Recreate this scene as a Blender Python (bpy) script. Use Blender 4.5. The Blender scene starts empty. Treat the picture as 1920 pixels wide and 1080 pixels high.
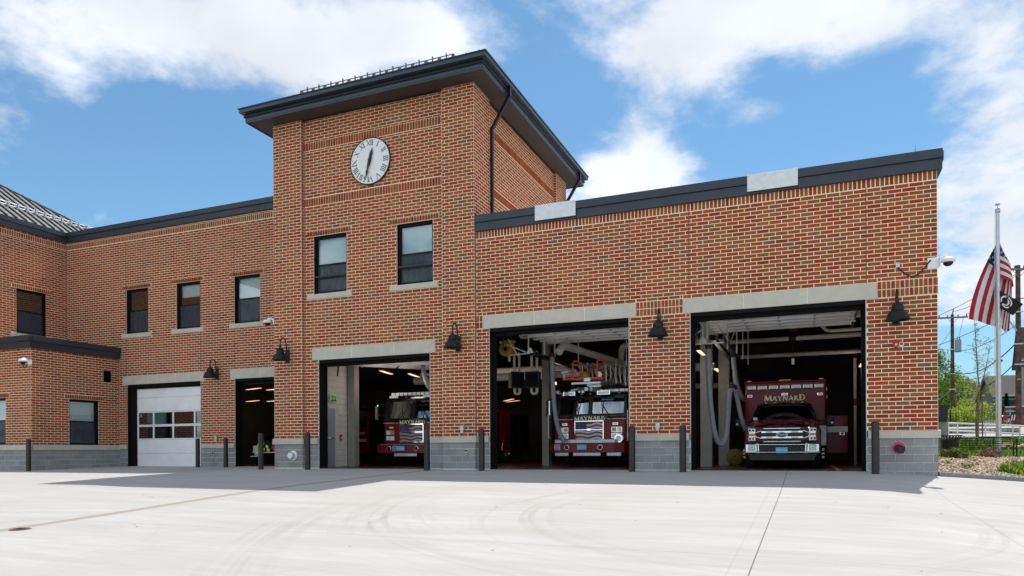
import bpy, math, random
from mathutils import Vector, Matrix
random.seed(7)
R = math.radians
scn = bpy.context.scene
COL = scn.collection

# ------------------------------------------------------------------ camera
D, EYE = 19.7, 0.537
cd = bpy.data.cameras.new('camera'); cam = bpy.data.objects.new('camera', cd)
COL.objects.link(cam); scn.camera = cam
cd.sensor_width = 36.0; cd.lens = 1339.0/1920*36
cd.shift_y = (845.4-540)/1920
cd.clip_start = 0.1; cd.clip_end = 5000
cam.matrix_world = Matrix.Translation((0, -D, EYE)) @ Matrix.Rotation(0.39333, 4, 'Z') @ Matrix.Rotation(R(90), 4, 'X') @ Matrix.Rotation(-0.004769, 4, 'Z')

# ------------------------------------------------------------------ world + sun
SUN_EL, SUN_AZ = 64.6, 7.0          # azimuth from +Y towards +X
W = bpy.data.worlds.new("World"); scn.world = W; W.use_nodes = True
nt = W.node_tree; N = nt.nodes; L = nt.links
for n in list(N): N.remove(n)
def wn(t, **k):
    n = N.new(t)
    for a, b in k.items(): setattr(n, a, b)
    return n
def wm(op, a, b=None, c=None, clamp=False):
    n = wn('ShaderNodeMath', operation=op, use_clamp=clamp)
    for i, v in enumerate((a, b, c)):
        if v is None: continue
        if isinstance(v, (int, float)): n.inputs[i].default_value = v
        else: L.new(v, n.inputs[i])
    return n.outputs[0]
sky = wn('ShaderNodeTexSky', sky_type='NISHITA'); sky.sun_disc = False
sky.sun_elevation = R(SUN_EL); sky.sun_rotation = R(SUN_AZ); sky.air_density = 1.0; sky.dust_density = 0.3; sky.ozone_density = 2.5
tc = wn('ShaderNodeTexCoord')
sep = wn('ShaderNodeSeparateXYZ'); L.new(tc.outputs['Generated'], sep.inputs[0])
az = wm('MULTIPLY', wm('ARCTAN2', sep.outputs[0], sep.outputs[1]), 57.2958)
el = wm('MULTIPLY', wm('ARCSINE', sep.outputs[2]), 57.2958)
# cloud noise on the direction, flattened like a layer overhead
den = wm('ADD', wm('MAXIMUM', sep.outputs[2], 0.0), 0.30)
cmb = wn('ShaderNodeCombineXYZ')
L.new(wm('DIVIDE', sep.outputs[0], den), cmb.inputs[0]); L.new(wm('DIVIDE', sep.outputs[1], den), cmb.inputs[1]); cmb.inputs[2].default_value = 3.1
def noise(scale, det, rough, dist, vec=None, z=None):
    n = wn('ShaderNodeTexNoise'); n.inputs['Scale'].default_value = scale; n.inputs['Detail'].default_value = det
    n.inputs['Roughness'].default_value = rough; n.inputs['Distortion'].default_value = dist
    L.new(vec or cmb.outputs[0], n.inputs['Vector']); return n.outputs['Fac']
nz = noise(3.6, 12, 0.60, 0.25)
nz2 = noise(9.0, 8, 0.6, 0.2)
blobs = [  # azimuth, elevation, half-widths, weight : the cumulus banks in this sky
 (-44, 29.5, 13, 3.2, .34), (-54, 26.5, 6, 2.6, .20), (-38, 27.0, 5.5, 2.6, .26), (-30, 31.0, 5, 2.4, .30),
 (-54.2, 23.6, 1.6, 1.4, .16), (-20, 33.5, 7, 2.0, .25), (-8.5, 28.2, 6.2, 2.7, .40), (-1.5, 30.5, 7, 2.2, .30), (6, 27.6, 7, 2.0, .30),
 (-12.6, 24.2, 1.5, 1.2, .13), (-13, 21.0, 4.6, 2.8, .38), (-9, 19.0, 4.0, 2.2, .30), (11.5, 21.0, 3.4, 3.4, .30), (14, 24.5, 4, 2.2, .25), (6.8, 24.6, 1.6, .7, .16),
 (4.3, 24.6, 3.2, 1.5, -.34), (2.5, 20.5, 4.5, 2.2, -.22), (-17.5, 26.5, 2.4, 2.6, -.30), (-32, 29.8, 5, 1.8, .30), (-27.5, 29.6, 3, 1.5, .22), (-21, 24.5, 5, 3, -.2), (11.5, 13.0, 5.5, 3.4, .36), (17, 11.0, 6, 4, .30), (-3.5, 23.6, 3.0, .9, .10), (-46, 20.3, 7, 3.0, -.40), (-34, 23, 4, 2, -.2), (1.5, 22.3, 5.5, 1.6, -.26), (11, 6.6, 6, 2.0, -.22), (0, 18, 5, 2.2, -.25),(-25,26.6,3.2,1.3,-.14)]
acc = None
for a, e, sa, se, w in blobs:
    da = wm('DIVIDE', wm('SUBTRACT', az, a), sa); de = wm('DIVIDE', wm('SUBTRACT', el, e), se)
    q = wm('ADD', wm('MULTIPLY', da, da), wm('MULTIPLY', de, de))
    g = wm('MULTIPLY', wm('EXPONENT', wm('MULTIPLY', q, -0.8)), w)
    acc = g if acc is None else wm('ADD', acc, g)
# outside the picture: extra cumulus added as whiter fill for the shaded front
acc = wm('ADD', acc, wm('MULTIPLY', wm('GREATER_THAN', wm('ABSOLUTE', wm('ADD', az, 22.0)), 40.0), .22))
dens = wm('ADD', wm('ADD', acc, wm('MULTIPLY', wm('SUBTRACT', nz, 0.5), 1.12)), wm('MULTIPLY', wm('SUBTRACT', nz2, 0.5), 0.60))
fac = wn('ShaderNodeMapRange'); fac.interpolation_type = 'SMOOTHSTEP'
fac.inputs['From Min'].default_value = 0.02; fac.inputs['From Max'].default_value = 0.42
L.new(dens, fac.inputs['Value'])
# cloud brightness: denser = brighter top, grey bellies
bel = wn('ShaderNodeMapRange'); bel.inputs['From Min'].default_value = 0.25; bel.inputs['From Max'].default_value = 0.75
bel.inputs['To Min'].default_value = 0.72; bel.inputs['To Max'].default_value = 1.08
L.new(noise(3.2, 6, 0.5, 0.1), bel.inputs['Value'])
# cumulus away from the sun, mostly out of view, brightened to fill the shade
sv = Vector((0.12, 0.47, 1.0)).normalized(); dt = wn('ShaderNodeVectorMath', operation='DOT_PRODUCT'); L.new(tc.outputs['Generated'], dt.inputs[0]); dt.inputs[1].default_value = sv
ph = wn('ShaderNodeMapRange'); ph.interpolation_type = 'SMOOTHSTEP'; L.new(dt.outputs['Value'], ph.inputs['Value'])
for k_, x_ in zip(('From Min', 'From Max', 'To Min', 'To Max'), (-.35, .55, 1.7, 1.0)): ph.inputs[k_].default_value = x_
cr = wn('ShaderNodeCombineColor')
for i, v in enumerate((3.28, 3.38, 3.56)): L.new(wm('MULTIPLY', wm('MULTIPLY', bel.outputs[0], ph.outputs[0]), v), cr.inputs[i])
mix = wn('ShaderNodeMix', data_type='RGBA')
L.new(wm('MULTIPLY', fac.outputs[0], 0.90), mix.inputs[0])
sc = wn('ShaderNodeMix', data_type='RGBA', blend_type='MULTIPLY'); sc.inputs[0].default_value = 1.0
L.new(sky.outputs[0], sc.inputs[6]); sc.inputs[7].default_value = (0.28, 0.39, 0.42, 1)
hz = wn('ShaderNodeMix', data_type='RGBA')   # paler air towards the horizon
hf = wn('ShaderNodeMapRange'); hf.inputs['From Min'].default_value = 0.0; hf.inputs['From Max'].default_value = 24; hf.inputs['To Min'].default_value = 0.45; hf.inputs['To Max'].default_value = 0.12
L.new(el, hf.inputs['Value']); L.new(hf.outputs[0], hz.inputs[0])
L.new(sc.outputs[2], hz.inputs[6]); hz.inputs[7].default_value = (1.05, 1.90, 2.65, 1)
L.new(hz.outputs[2], mix.inputs[6]); L.new(cr.outputs[0], mix.inputs[7])
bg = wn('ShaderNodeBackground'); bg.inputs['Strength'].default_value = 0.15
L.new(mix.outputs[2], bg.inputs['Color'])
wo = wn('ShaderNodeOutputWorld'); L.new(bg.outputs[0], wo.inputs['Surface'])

sd = bpy.data.lights.new('sun', 'SUN'); so = bpy.data.objects.new('sun', sd); COL.objects.link(so)
sd.energy = 2.0; sd.angle = R(0.5); sd.color = (1.0, 0.95, 0.88)
# direction towards the sun: horizontal share dx:dy = .06:.47 per metre of height
sdir = Vector((0.12, 0.470, 1.0)).normalized()
so.rotation_euler = sdir.to_track_quat('Z', 'Y').to_euler(); so.location = (0, 0, 60)
vs = scn.view_settings
vs.view_transform = 'Standard'; vs.look = 'None'; vs.exposure = 1.12; vs.gamma = 1.0; vs.use_curve_mapping = False

# ------------------------------------------------------------------ materials
M = {}
def nodes(name):
    m = bpy.data.materials.new(name); m.use_nodes = True
    t = m.node_tree; b = t.nodes['Principled BSDF']; M[name] = m
    return m, t, b
class NT:
    def __init__(s, t): s.t = t
    def n(s, ty, **k):
        o = s.t.nodes.new(ty)
        for a, b in k.items(): setattr(o, a, b)
        return o
    def l(s, a, b): s.t.links.new(a, b)
    def m(s, op, a, b=None, clamp=False):
        o = s.n('ShaderNodeMath', operation=op, use_clamp=clamp)
        for i, v in enumerate((a, b)):
            if v is None: continue
            if isinstance(v, (int, float)): o.inputs[i].default_value = v
            else: s.l(v, o.inputs[i])
        return o.outputs[0]
    def noise(s, scale, det=4, rough=.5, vec=None, dist=0):
        o = s.n('ShaderNodeTexNoise'); o.inputs['Scale'].default_value = scale; o.inputs['Detail'].default_value = det
        o.inputs['Roughness'].default_value = rough; o.inputs['Distortion'].default_value = dist
        if vec: s.l(vec, o.inputs['Vector'])
        return o.outputs['Fac']
    def pos(s): return s.n('ShaderNodeNewGeometry').outputs['Position']
    def scaled(s, vec, sc):
        o = s.n('ShaderNodeMapping'); o.inputs['Scale'].default_value = sc; s.l(vec, o.inputs['Vector']); return o.outputs[0]
    def rng(s, v, a, b, c, d):
        o = s.n('ShaderNodeMapRange'); s.l(v, o.inputs['Value'])
        for k, x in zip(('From Min', 'From Max', 'To Min', 'To Max'), (a, b, c, d)): o.inputs[k].default_value = x
        return o.outputs[0]
    def ramp(s, v, stops, const=False):
        o = s.n('ShaderNodeValToRGB'); e = o.color_ramp.elements
        if const: o.color_ramp.interpolation = 'CONSTANT'
        while len(e) < len(stops): e.new(0.5)
        for i, (p, c) in enumerate(stops): e[i].position = p; e[i].color = (*c, 1)
        s.l(v, o.inputs[0]); return o.outputs[0]
    def mix(s, f, a, b, mode='MIX'):
        o = s.n('ShaderNodeMix', data_type='RGBA', blend_type=mode)
        for i, v in ((0, f), (6, a), (7, b)):
            if isinstance(v, (int, float)): o.inputs[i].default_value = v
            elif isinstance(v, tuple): o.inputs[i].default_value = (*v, 1)
            else: s.l(v, o.inputs[i])
        return o.outputs[2]
    def bump(s, h, b, st=.3, dist=.01):
        o = s.n('ShaderNodeBump'); o.inputs['Strength'].default_value = st; o.inputs['Distance'].default_value = dist
        s.l(h, o.inputs['Height']); s.l(o.outputs[0], b.inputs['Normal'])
def pm(name, c, rough=.5, metal=0., var=.12, scale=6., bump=0., coat=0., c2=None, emit=None, es=0., spec=None):
    """plain procedural surface: base colour broken up by two noises, fine bump"""
    m, t, b = nodes(name); k = NT(t)
    p = k.pos(); f = k.noise(scale, 5, .6, p)
    if c2 is None: c2 = tuple(max(0, x*(1-var*2)) for x in c)
    f2 = k.rng(f, .35, .65, 0, 1)
    k.l(k.mix(f2, c2, tuple(min(1, x*(1+var*.5)) for x in c)), b.inputs['Base Color'])
    k.l(k.rng(k.noise(scale*4, 3, .5, p), .3, .7, max(0, rough-.08), min(1, rough+.08)), b.inputs['Roughness'])
    b.inputs['Metallic'].default_value = metal
    if coat: b.inputs['Coat Weight'].default_value = coat; b.inputs['Coat Roughness'].default_value = .04
    if spec is not None: b.inputs['Specular IOR Level'].default_value = spec
    if bump: k.bump(k.noise(scale*8, 4, .6, p), b, bump, .006)
    if emit: b.inputs['Emission Color'].default_value = (*emit, 1); b.inputs['Emission Strength'].default_value = es
    return m
def brickmat():
    m, t, b = nodes('brick'); k = NT(t); p = k.pos()
    at = k.n('ShaderNodeAttribute', attribute_name='tone'); oi = k.n('ShaderNodeObjectInfo')
    sp = k.n('ShaderNodeSeparateColor'); k.l(oi.outputs['Color'], sp.inputs[0])
    tone = k.m('ADD', at.outputs['Fac'], sp.outputs[0])
    base = k.ramp(tone, [(0, (.39, .056, .022)), (.12, (.29, .036, .016)), (.24, (.37, .072, .025)), (.38, (.37, .106, .034)), (.56, (.34, .112, .037)),
                         (.74, (.30, .115, .042)), (.88, (.24, .117, .056)), (.94, (.165, .112, .070))], True)
    hs = k.m('FRACT', k.m('MULTIPLY', tone, 61.7))
    vv = k.rng(hs, 0, 1, .78, 1.22); cv = k.n('ShaderNodeCombineColor')
    for i in range(3): k.l(vv, cv.inputs[i])
    base = k.mix(1.0, base, cv.outputs[0], 'MULTIPLY')
    f = k.noise(14, 5, .65, k.scaled(p, (1, 1, 2.5)))
    c = k.mix(k.rng(f, .3, .72, 0, .55), base, (.40, .088, .038))
    big = k.noise(.55, 3, .5, p)
    c = k.mix(1.0, c, k.ramp(k.rng(big, .3, .7, 0, 1), [(0, (.86, .86, .87)), (1, (1.08, 1.05, 1.0))]), 'MULTIPLY')
    fine = k.noise(160, 3, .7, p)
    c = k.mix(1.0, c, (1.0, .93, .90), 'MULTIPLY'); c = k.mix(.5, c, k.ramp(fine, [(.3, (.78, .76, .74)), (.7, (1.15, 1.15, 1.15))]), 'MULTIPLY')
    k.l(c, b.inputs['Base Color']); b.inputs['Roughness'].default_value = .86; b.inputs['Specular IOR Level'].default_value = .15
    k.bump(fine, b, .35, .004)
brickmat()
pm('mortar', (.99, .86, .60), .95, var=.06, scale=9, bump=.4)
pm('block_mortar', (.95, .88, .70), .95, var=.10, scale=9, bump=.4)
def blockmat():
    m, t, b = nodes('block'); k = NT(t); p = k.pos()
    at = k.n('ShaderNodeObjectInfo')
    sp = k.noise(220, 2, .8, p); f = k.noise(2.2, 5, .65, p)
    v = k.ramp(at.outputs['Random'], [(0, (.27, .27, .265)), (1, (.38, .38, .37))])
    c = k.mix(k.rng(sp, .52, .70, 0, .65), v, (.55, .55, .55))
    c = k.mix(k.rng(sp, .28, .42, .6, 0), c, (.05, .055, .06))
    sx = k.n('ShaderNodeSeparateXYZ'); k.l(p, sx.inputs[0])
    # efflorescence runs and a pale bloom, dampness near the ground
    run = k.noise(1.0, 4, .6, k.scaled(p, (9, 9, .5)))
    c = k.mix(k.rng(run, .62, .80, 0, .45), c, (.58, .58, .56))
    c = k.mix(k.rng(f, .35, .7, .3, 0), c, (.17, .175, .18))
    k.l(c, b.inputs['Base Color']); b.inputs['Roughness'].default_value = .8
    k.bump(sp, b, .5, .006)
blockmat()
pm('cast_stone', (.61, .565, .465), .85, var=.045, scale=3.5, bump=.25)
pm('parapet_metal', (.050, .058, .074), .42, .35, var=.05, scale=1.5)
pm('eave_metal', (.060, .078, .105), .35, .4, var=.05, scale=1.5)
pm('soffit', (.055, .046, .042), .5, .2, var=.06)
pm('black_metal', (.012, .012, .013), .42, .3, var=.1)
pm('jamb_steel', (.011, .010, .010), .75, .0, var=.1, scale=2, spec=.12)
pm('bollard_paint', (.030, .025, .022), .38, .1, var=.12, scale=3, bump=.1)
pm('window_frame', (.008, .008, .009), .5, .0, var=.05, spec=.2)
pm('galvanized', (.62, .63, .65), .42, .55, var=.10, scale=10, c2=(.44, .47, .51))
pm('plate_metal', (.78, .79, .80), .5, .25, var=.05, scale=9)
pm('aluminium', (.60, .61, .62), .35, .85, var=.06)
pm('chrome', (.80, .80, .80), .10, 1.0, var=.03)
pm('white_paint', (.88, .88, .88), .4, var=.03)
pm('door_white', (.95, .95, .95), .42, var=.04, scale=1.2)
pm('door_panel_grey', (.50, .53, .57), .4, .3, var=.06, scale=1.5)
pm('red_paint', (.19, .006, .009), .38, .0, var=.04, coat=.12, spec=.25)
pm('black_gloss', (.006, .006, .007), .25, var=.05, coat=.1, spec=.3)
pm('rubber', (.018, .018, .019), .85, var=.15, scale=30, bump=.3)
pm('dark_plastic', (.025, .026, .028), .6, var=.1)
pm('orange_paint', (.80, .085, .03), .4, var=.05)
pm('amber', (.75, .28, .02), .25, var=.05, coat=.5)
pm('lens_white', (.88, .90, .92), .15, var=.06, scale=40, coat=.6)
pm('door_back', (.20, .21, .225), .5, .2, var=.1)
pm('yellow_dull', (.24, .19, .02), .6, var=.1)
pm('yellow_paint', (.65, .40, .02), .45, var=.08)
pm('cream_letter', (1.0, .90, .55), .3, var=.03, scale=20)
pm('letter_white', (.80, .80, .78), .4, var=.02)
pm('letter_dark', (.02, .02, .022), .5, var=.02)
pm('plate_blue', (.16, .50, .80), .45, var=.04)
pm('oval_blue', (.015, .03, .14), .25, var=.03, coat=.5)
pm('mark_blue', (.04, .12, .55), .4, var=.05)
pm('flag_red', (.50, .012, .03), .8, var=.10, scale=5)
pm('flag_white', (.80, .80, .82), .8, var=.06, scale=5)
pm('flag_blue', (.015, .03, .14), .8, var=.1, scale=5)
pm('flag_black', (.01, .01, .012), .8, var=.05)
pm('decal_red', (.20, .012, .015), .45, var=.05)
pm('decal_silver', (.42, .42, .44), .35, .5, var=.1, scale=14)
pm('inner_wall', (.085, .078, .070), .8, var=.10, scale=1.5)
pm('inner_block', (.80, .75, .67), .7, var=.06, scale=2.5, bump=.1)
pm('inner_column', (.36, .33, .29), .6, var=.06)
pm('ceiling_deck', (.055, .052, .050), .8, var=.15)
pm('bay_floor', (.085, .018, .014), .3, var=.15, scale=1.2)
pm('pipe_grey', (.72, .69, .64), .55, var=.08)
pm('pipe_white', (.75, .72, .66), .5, var=.06)
pm('hose_grey', (.28, .29, .32), .6, var=.08, scale=12)
pm('steel_dark', (.035, .033, .032), .45, .5, var=.1)
pm('lamp_warm', (.9, .6, .35), .5, emit=(1, .50, .20), es=.58)
pm('exit_green', (.01, .25, .04), .5, emit=(.02, .75, .10), es=.25)
pm('pink_ring', (.75, .08, .22), .5, var=.2, scale=30)
pm('red_device', (.55, .02, .02), .35, var=.05)
pm('neon', (.55, .85, .02), .7, var=.1)
pm('gear_black', (.015, .014, .013), .9, var=.3, scale=20)
pm('blind', (.78, .90, .87), .8, var=.02)
pm('screen_grey', (.055, .060, .068), .7, var=.12, scale=8)
pm('room_dark', (.03, .028, .025), .9, var=.1)
pm('granite', (.26, .27, .28), .8, var=.18, scale=25, bump=.4)
pm('wood_pole', (.17, .085, .045), .9, var=.35, scale=2.5, bump=.5)
pm('wood_grey', (.26, .24, .21), .9, var=.2, scale=4, bump=.4)
pm('transformer', (.34, .37, .40), .5, .2, var=.05)
pm('cable', (.02, .02, .022), .6, var=.05)
pm('bark_birch', (.30, .20, .14), .85, var=.3, scale=18, bump=.3)
pm('bark', (.10, .075, .055), .9, var=.3, scale=12, bump=.4)
for i, (n_, c_) in enumerate([('leaf_lime', (.46, .52, .035)), ('leaf_green', (.15, .29, .030)), ('leaf_mid', (.065, .135, .018)), ('leaf_dark', (.020, .050, .022)),
                              ('leaf_brown', (.165, .085, .035)), ('leaf_cover', (.10, .22, .028)), ('leaf_olive', (.17, .17, .03))]):
    m, t, b = nodes(n_); k = NT(t); p = k.pos()
    f = k.noise(3.0 if i else 9, 3, .6, p)
    k.l(k.mix(k.rng(f, .35, .65, 0, 1), tuple(x*.7 for x in c_), tuple(x*1.25 for x in c_)), b.inputs['Base Color'])
    b.inputs['Roughness'].default_value = .6
    tr = k.n('ShaderNodeBsdfTranslucent'); tr.inputs[0].default_value = (*[x*1.3 for x in c_], 1)
    ms = k.n('ShaderNodeMixShader'); ms.inputs[0].default_value = .3
    k.l(b.outputs[0], ms.inputs[1]); k.l(tr.outputs[0], ms.inputs[2]); k.l(ms.outputs[0], t.nodes['Material Output'].inputs[0])
pm('mulch_base', (.50, .39, .28), .95, var=.3, scale=30, bump=.8)
pm('chip_light', (.74, .62, .48), .9, var=.2, scale=14)
pm('chip_mid', (.50, .37, .25), .9, var=.25, scale=14)
pm('chip_dark', (.13, .075, .045), .9, var=.25, scale=14)
pm('grass', (.07, .14, .022), .9, var=.35, scale=3, bump=.8)
pm('asphalt', (.16, .16, .165), .9, var=.15, scale=8, bump=.3)
pm('walk', (.44, .42, .40), .9, var=.08, scale=2, bump=.2)
pm('paver_red', (.30, .11, .07), .9, var=.2, scale=10, bump=.3)
pm('stone_wall', (.34, .34, .33), .9, var=.25, scale=3.5, bump=.6)
pm('shingle', (.105, .088, .080), .95, var=.18, scale=6, bump=.5)
pm('siding_grey', (.40, .43, .45), .7, var=.04)
pm('siding_olive', (.13, .15, .105), .7, var=.05)
pm('siding_blue', (.07, .13, .22), .7, var=.05)
pm('siding_white', (.62, .66, .68), .6, var=.04)
pm('window_dark', (.03, .04, .05), .12, var=.1, coat=.6)
pm('car_red', (.18, .012, .015), .3, .2, var=.05, coat=.8)
pm('car_grey', (.14, .16, .19), .3, .4, var=.05, coat=.8)
pm('car_glass', (.015, .018, .02), .08, var=.05, coat=.8)
pm('sign_green', (.02, .22, .14), .5, var=.05)
pm('guard_metal', (.20, .19, .17), .5, .3, var=.1)
pm('roof_membrane', (.82, .82, .80), .7, var=.05, scale=2)
pm('roof_bronze', (.27, .275, .27), .42, .35, var=.08, scale=2)
pm('roof_seam', (.035, .027, .022), .5, .3, var=.05)
pm('gasket', (.15, .045, .035), .8, var=.1)
# window glass: clear with a mirror-like skin
def glass(name, tint, r0):
    m, t, b = nodes(name); k = NT(t)
    tr = k.n('ShaderNodeBsdfTransparent'); tr.inputs[0].default_value = (*tint, 1)
    gl = k.n('ShaderNodeBsdfGlossy'); gl.inputs['Roughness'].default_value = .012; gl.inputs[0].default_value = (.92, .97, 1, 1)
    nb = k.n('ShaderNodeBump'); nb.inputs['Strength'].default_value = .03; nb.inputs['Distance'].default_value = .05
    k.l(k.noise(1.2, 2, .5, k.pos()), nb.inputs['Height']); k.l(nb.outputs[0], gl.inputs['Normal'])
    fr = k.n('ShaderNodeFresnel'); fr.inputs[0].default_value = 1.5
    ms = k.n('ShaderNodeMixShader'); k.l(k.m('ADD', fr.outputs[0], r0, True), ms.inputs[0])
    k.l(tr.outputs[0], ms.inputs[1]); k.l(gl.outputs[0], ms.inputs[2]); k.l(ms.outputs[0], t.nodes['Material Output'].inputs[0])
glass('glass', (.86, .90, .90), .14); glass('glass_dark', (.35, .40, .42), .14); glass('windshield', (.40, .55, .56), .30)
def pavemat():
    m, t, b = nodes('apron_concrete'); k = NT(t); p = k.pos()
    sx = k.n('ShaderNodeSeparateXYZ'); k.l(p, sx.inputs[0]); X, Y = sx.outputs[0], sx.outputs[1]
    # broom finish streaks run along the facade
    st = k.noise(1.0, 6, .6, k.scaled(p, (.35, 2.2, 1))); st2 = k.noise(1.0, 5, .7, k.scaled(p, (1.3, 9, 1)), .6); bl = k.noise(.35, 5, .6, p)
    c = k.mix(k.rng(st, .34, .66, 0, 1), (.455, .432, .405), (.545, .53, .508))
    c = k.mix(k.rng(st2, .42, .72, 0, .45), c, (.40, .378, .355))
    c = k.mix(k.rng(bl, .36, .66, 0, .55), c, (.435, .408, .376))
    spk = k.noise(30, 2, .5, p); c = k.mix(k.rng(spk, .70, .76, 0, .25), c, (.30, .28, .26))
    # tyre scuffs: parts of wide turning circles
    for gi, (cx, cy, r0, r1, amt, a0, aw) in enumerate([(.3, -6.2, 6.6, 8.3, .62, 215, 62), (1.0, -7.6, 4.6, 6.4, .50, 205, 60), (9, -3.5, 17.4, 18.4, .55, 212, 18), (-2.83, -8.2, 4.7, 5.6, .40, 345, 45), (-3.1, -14.4, 1.2, 2.0, .50, 190, 60), (-15.5, -9.5, 4.2, 5.4, .45, 330, 60), (-3.6, -9.6, 1.6, 3.4, .40, 190, 75), (-12.0, -15.5, 4.0, 5.2, .35, 60, 60)]):
        dx = k.m('SUBTRACT', X, cx); dy = k.m('SUBTRACT', Y, cy)
        d = k.m('SQRT', k.m('ADD', k.m('MULTIPLY', dx, dx), k.m('MULTIPLY', dy, dy)))
        cm = k.n('ShaderNodeCombineXYZ'); k.l(k.m('MULTIPLY', d, 5.5), cm.inputs[0]); cm.inputs[1].default_value = gi*7.3; k.l(k.m('MULTIPLY', k.m('ARCTAN2', dy, dx), .8), cm.inputs[2])
        ln = k.rng(k.noise(1.0, 4, .65, cm.outputs[0]), .50, .66, 0, 1)
        mid, hw = (r0+r1)/2, (r1-r0)/2
        win = k.m('SUBTRACT', 1.0, k.m('POWER', k.m('DIVIDE', k.m('ABSOLUTE', k.m('SUBTRACT', d, mid)), hw), 3), True)
        ca, sa = math.cos(R(a0)), math.sin(R(a0))
        cosang = k.m('DIVIDE', k.m('ADD', k.m('MULTIPLY', dx, ca), k.m('MULTIPLY', dy, sa)), d)
        ang = k.rng(cosang, math.cos(R(aw)), math.cos(R(aw*.4)), 0, 1)
        fd = k.rng(k.noise(.5, 3, .5, p), .38, .62, .3, 1)
        c = k.mix(k.m('MULTIPLY', k.m('MULTIPLY', ln, win), k.m('MULTIPLY', k.m('MULTIPLY', ang, fd), amt*.95)), c, (.34, .30, .265))
    def line(x0, y0, x1, y1, w, amt, col, wob=0., lo=None):
        nonlocal c
        ln = math.hypot(x1-x0, y1-y0); nx, ny = -(y1-y0)/ln, (x1-x0)/ln; ux, uy = (x1-x0)/ln, (y1-y0)/ln
        s = k.m('ADD', k.m('MULTIPLY', k.m('SUBTRACT', X, x0), nx), k.m('MULTIPLY', k.m('SUBTRACT', Y, y0), ny))
        u = k.m('ADD', k.m('MULTIPLY', k.m('SUBTRACT', X, x0), ux), k.m('MULTIPLY', k.m('SUBTRACT', Y, y0), uy))
        if wob: s = k.m('ADD', s, k.m('MULTIPLY', k.m('SUBTRACT', k.noise(.8, 4, .6, p), .5), wob))
        f = k.m('MULTIPLY', k.m('LESS_THAN', k.m('ABSOLUTE', s), w), k.m('MULTIPLY', k.m('GREATER_THAN', u, 0), k.m('LESS_THAN', u, ln)))
        c = k.mix(k.m('MULTIPLY', f, amt), c, col)
    for q in ((-10.65, -.2, -11.15, -2.2), (-11.15, -2.2, -11.60, -5.2), (-11.60, -5.2, -11.62, -6.9), (-11.62, -6.9, -11.10, -11.1), (-11.10, -11.1, -10.9, -13.2), (-10.9, -13.2, -10.6, -20)):
        line(*q, .15, .75, (.36, .305, .25), .05); line(*q, .10, .30, (.22, .18, .145), .16)      # patched drain trench
    line(-.50, -.02, -.55, -30, .0075, .8, (.11, .10, .09))               # saw-cut joints
    line(-.72, -3.4, -.72, -30, .010, .22, (.30, .28, .26)); line(2.4, -2.2, 2.2, -30, .012, .4, (.28, .26, .24))
    line(-40, -11.9, 6, -11.7, .009, .55, (.25, .23, .21)); line(-12.5, -18, -4.5, -7.2, .009, .3, (.25, .23, .21))
    k.l(c, b.inputs['Base Color']); b.inputs['Roughness'].default_value = .9
    k.bump(k.m('ADD', st2, k.m('MULTIPLY', spk, .3)), b, .25, .01)
pavemat()

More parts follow.
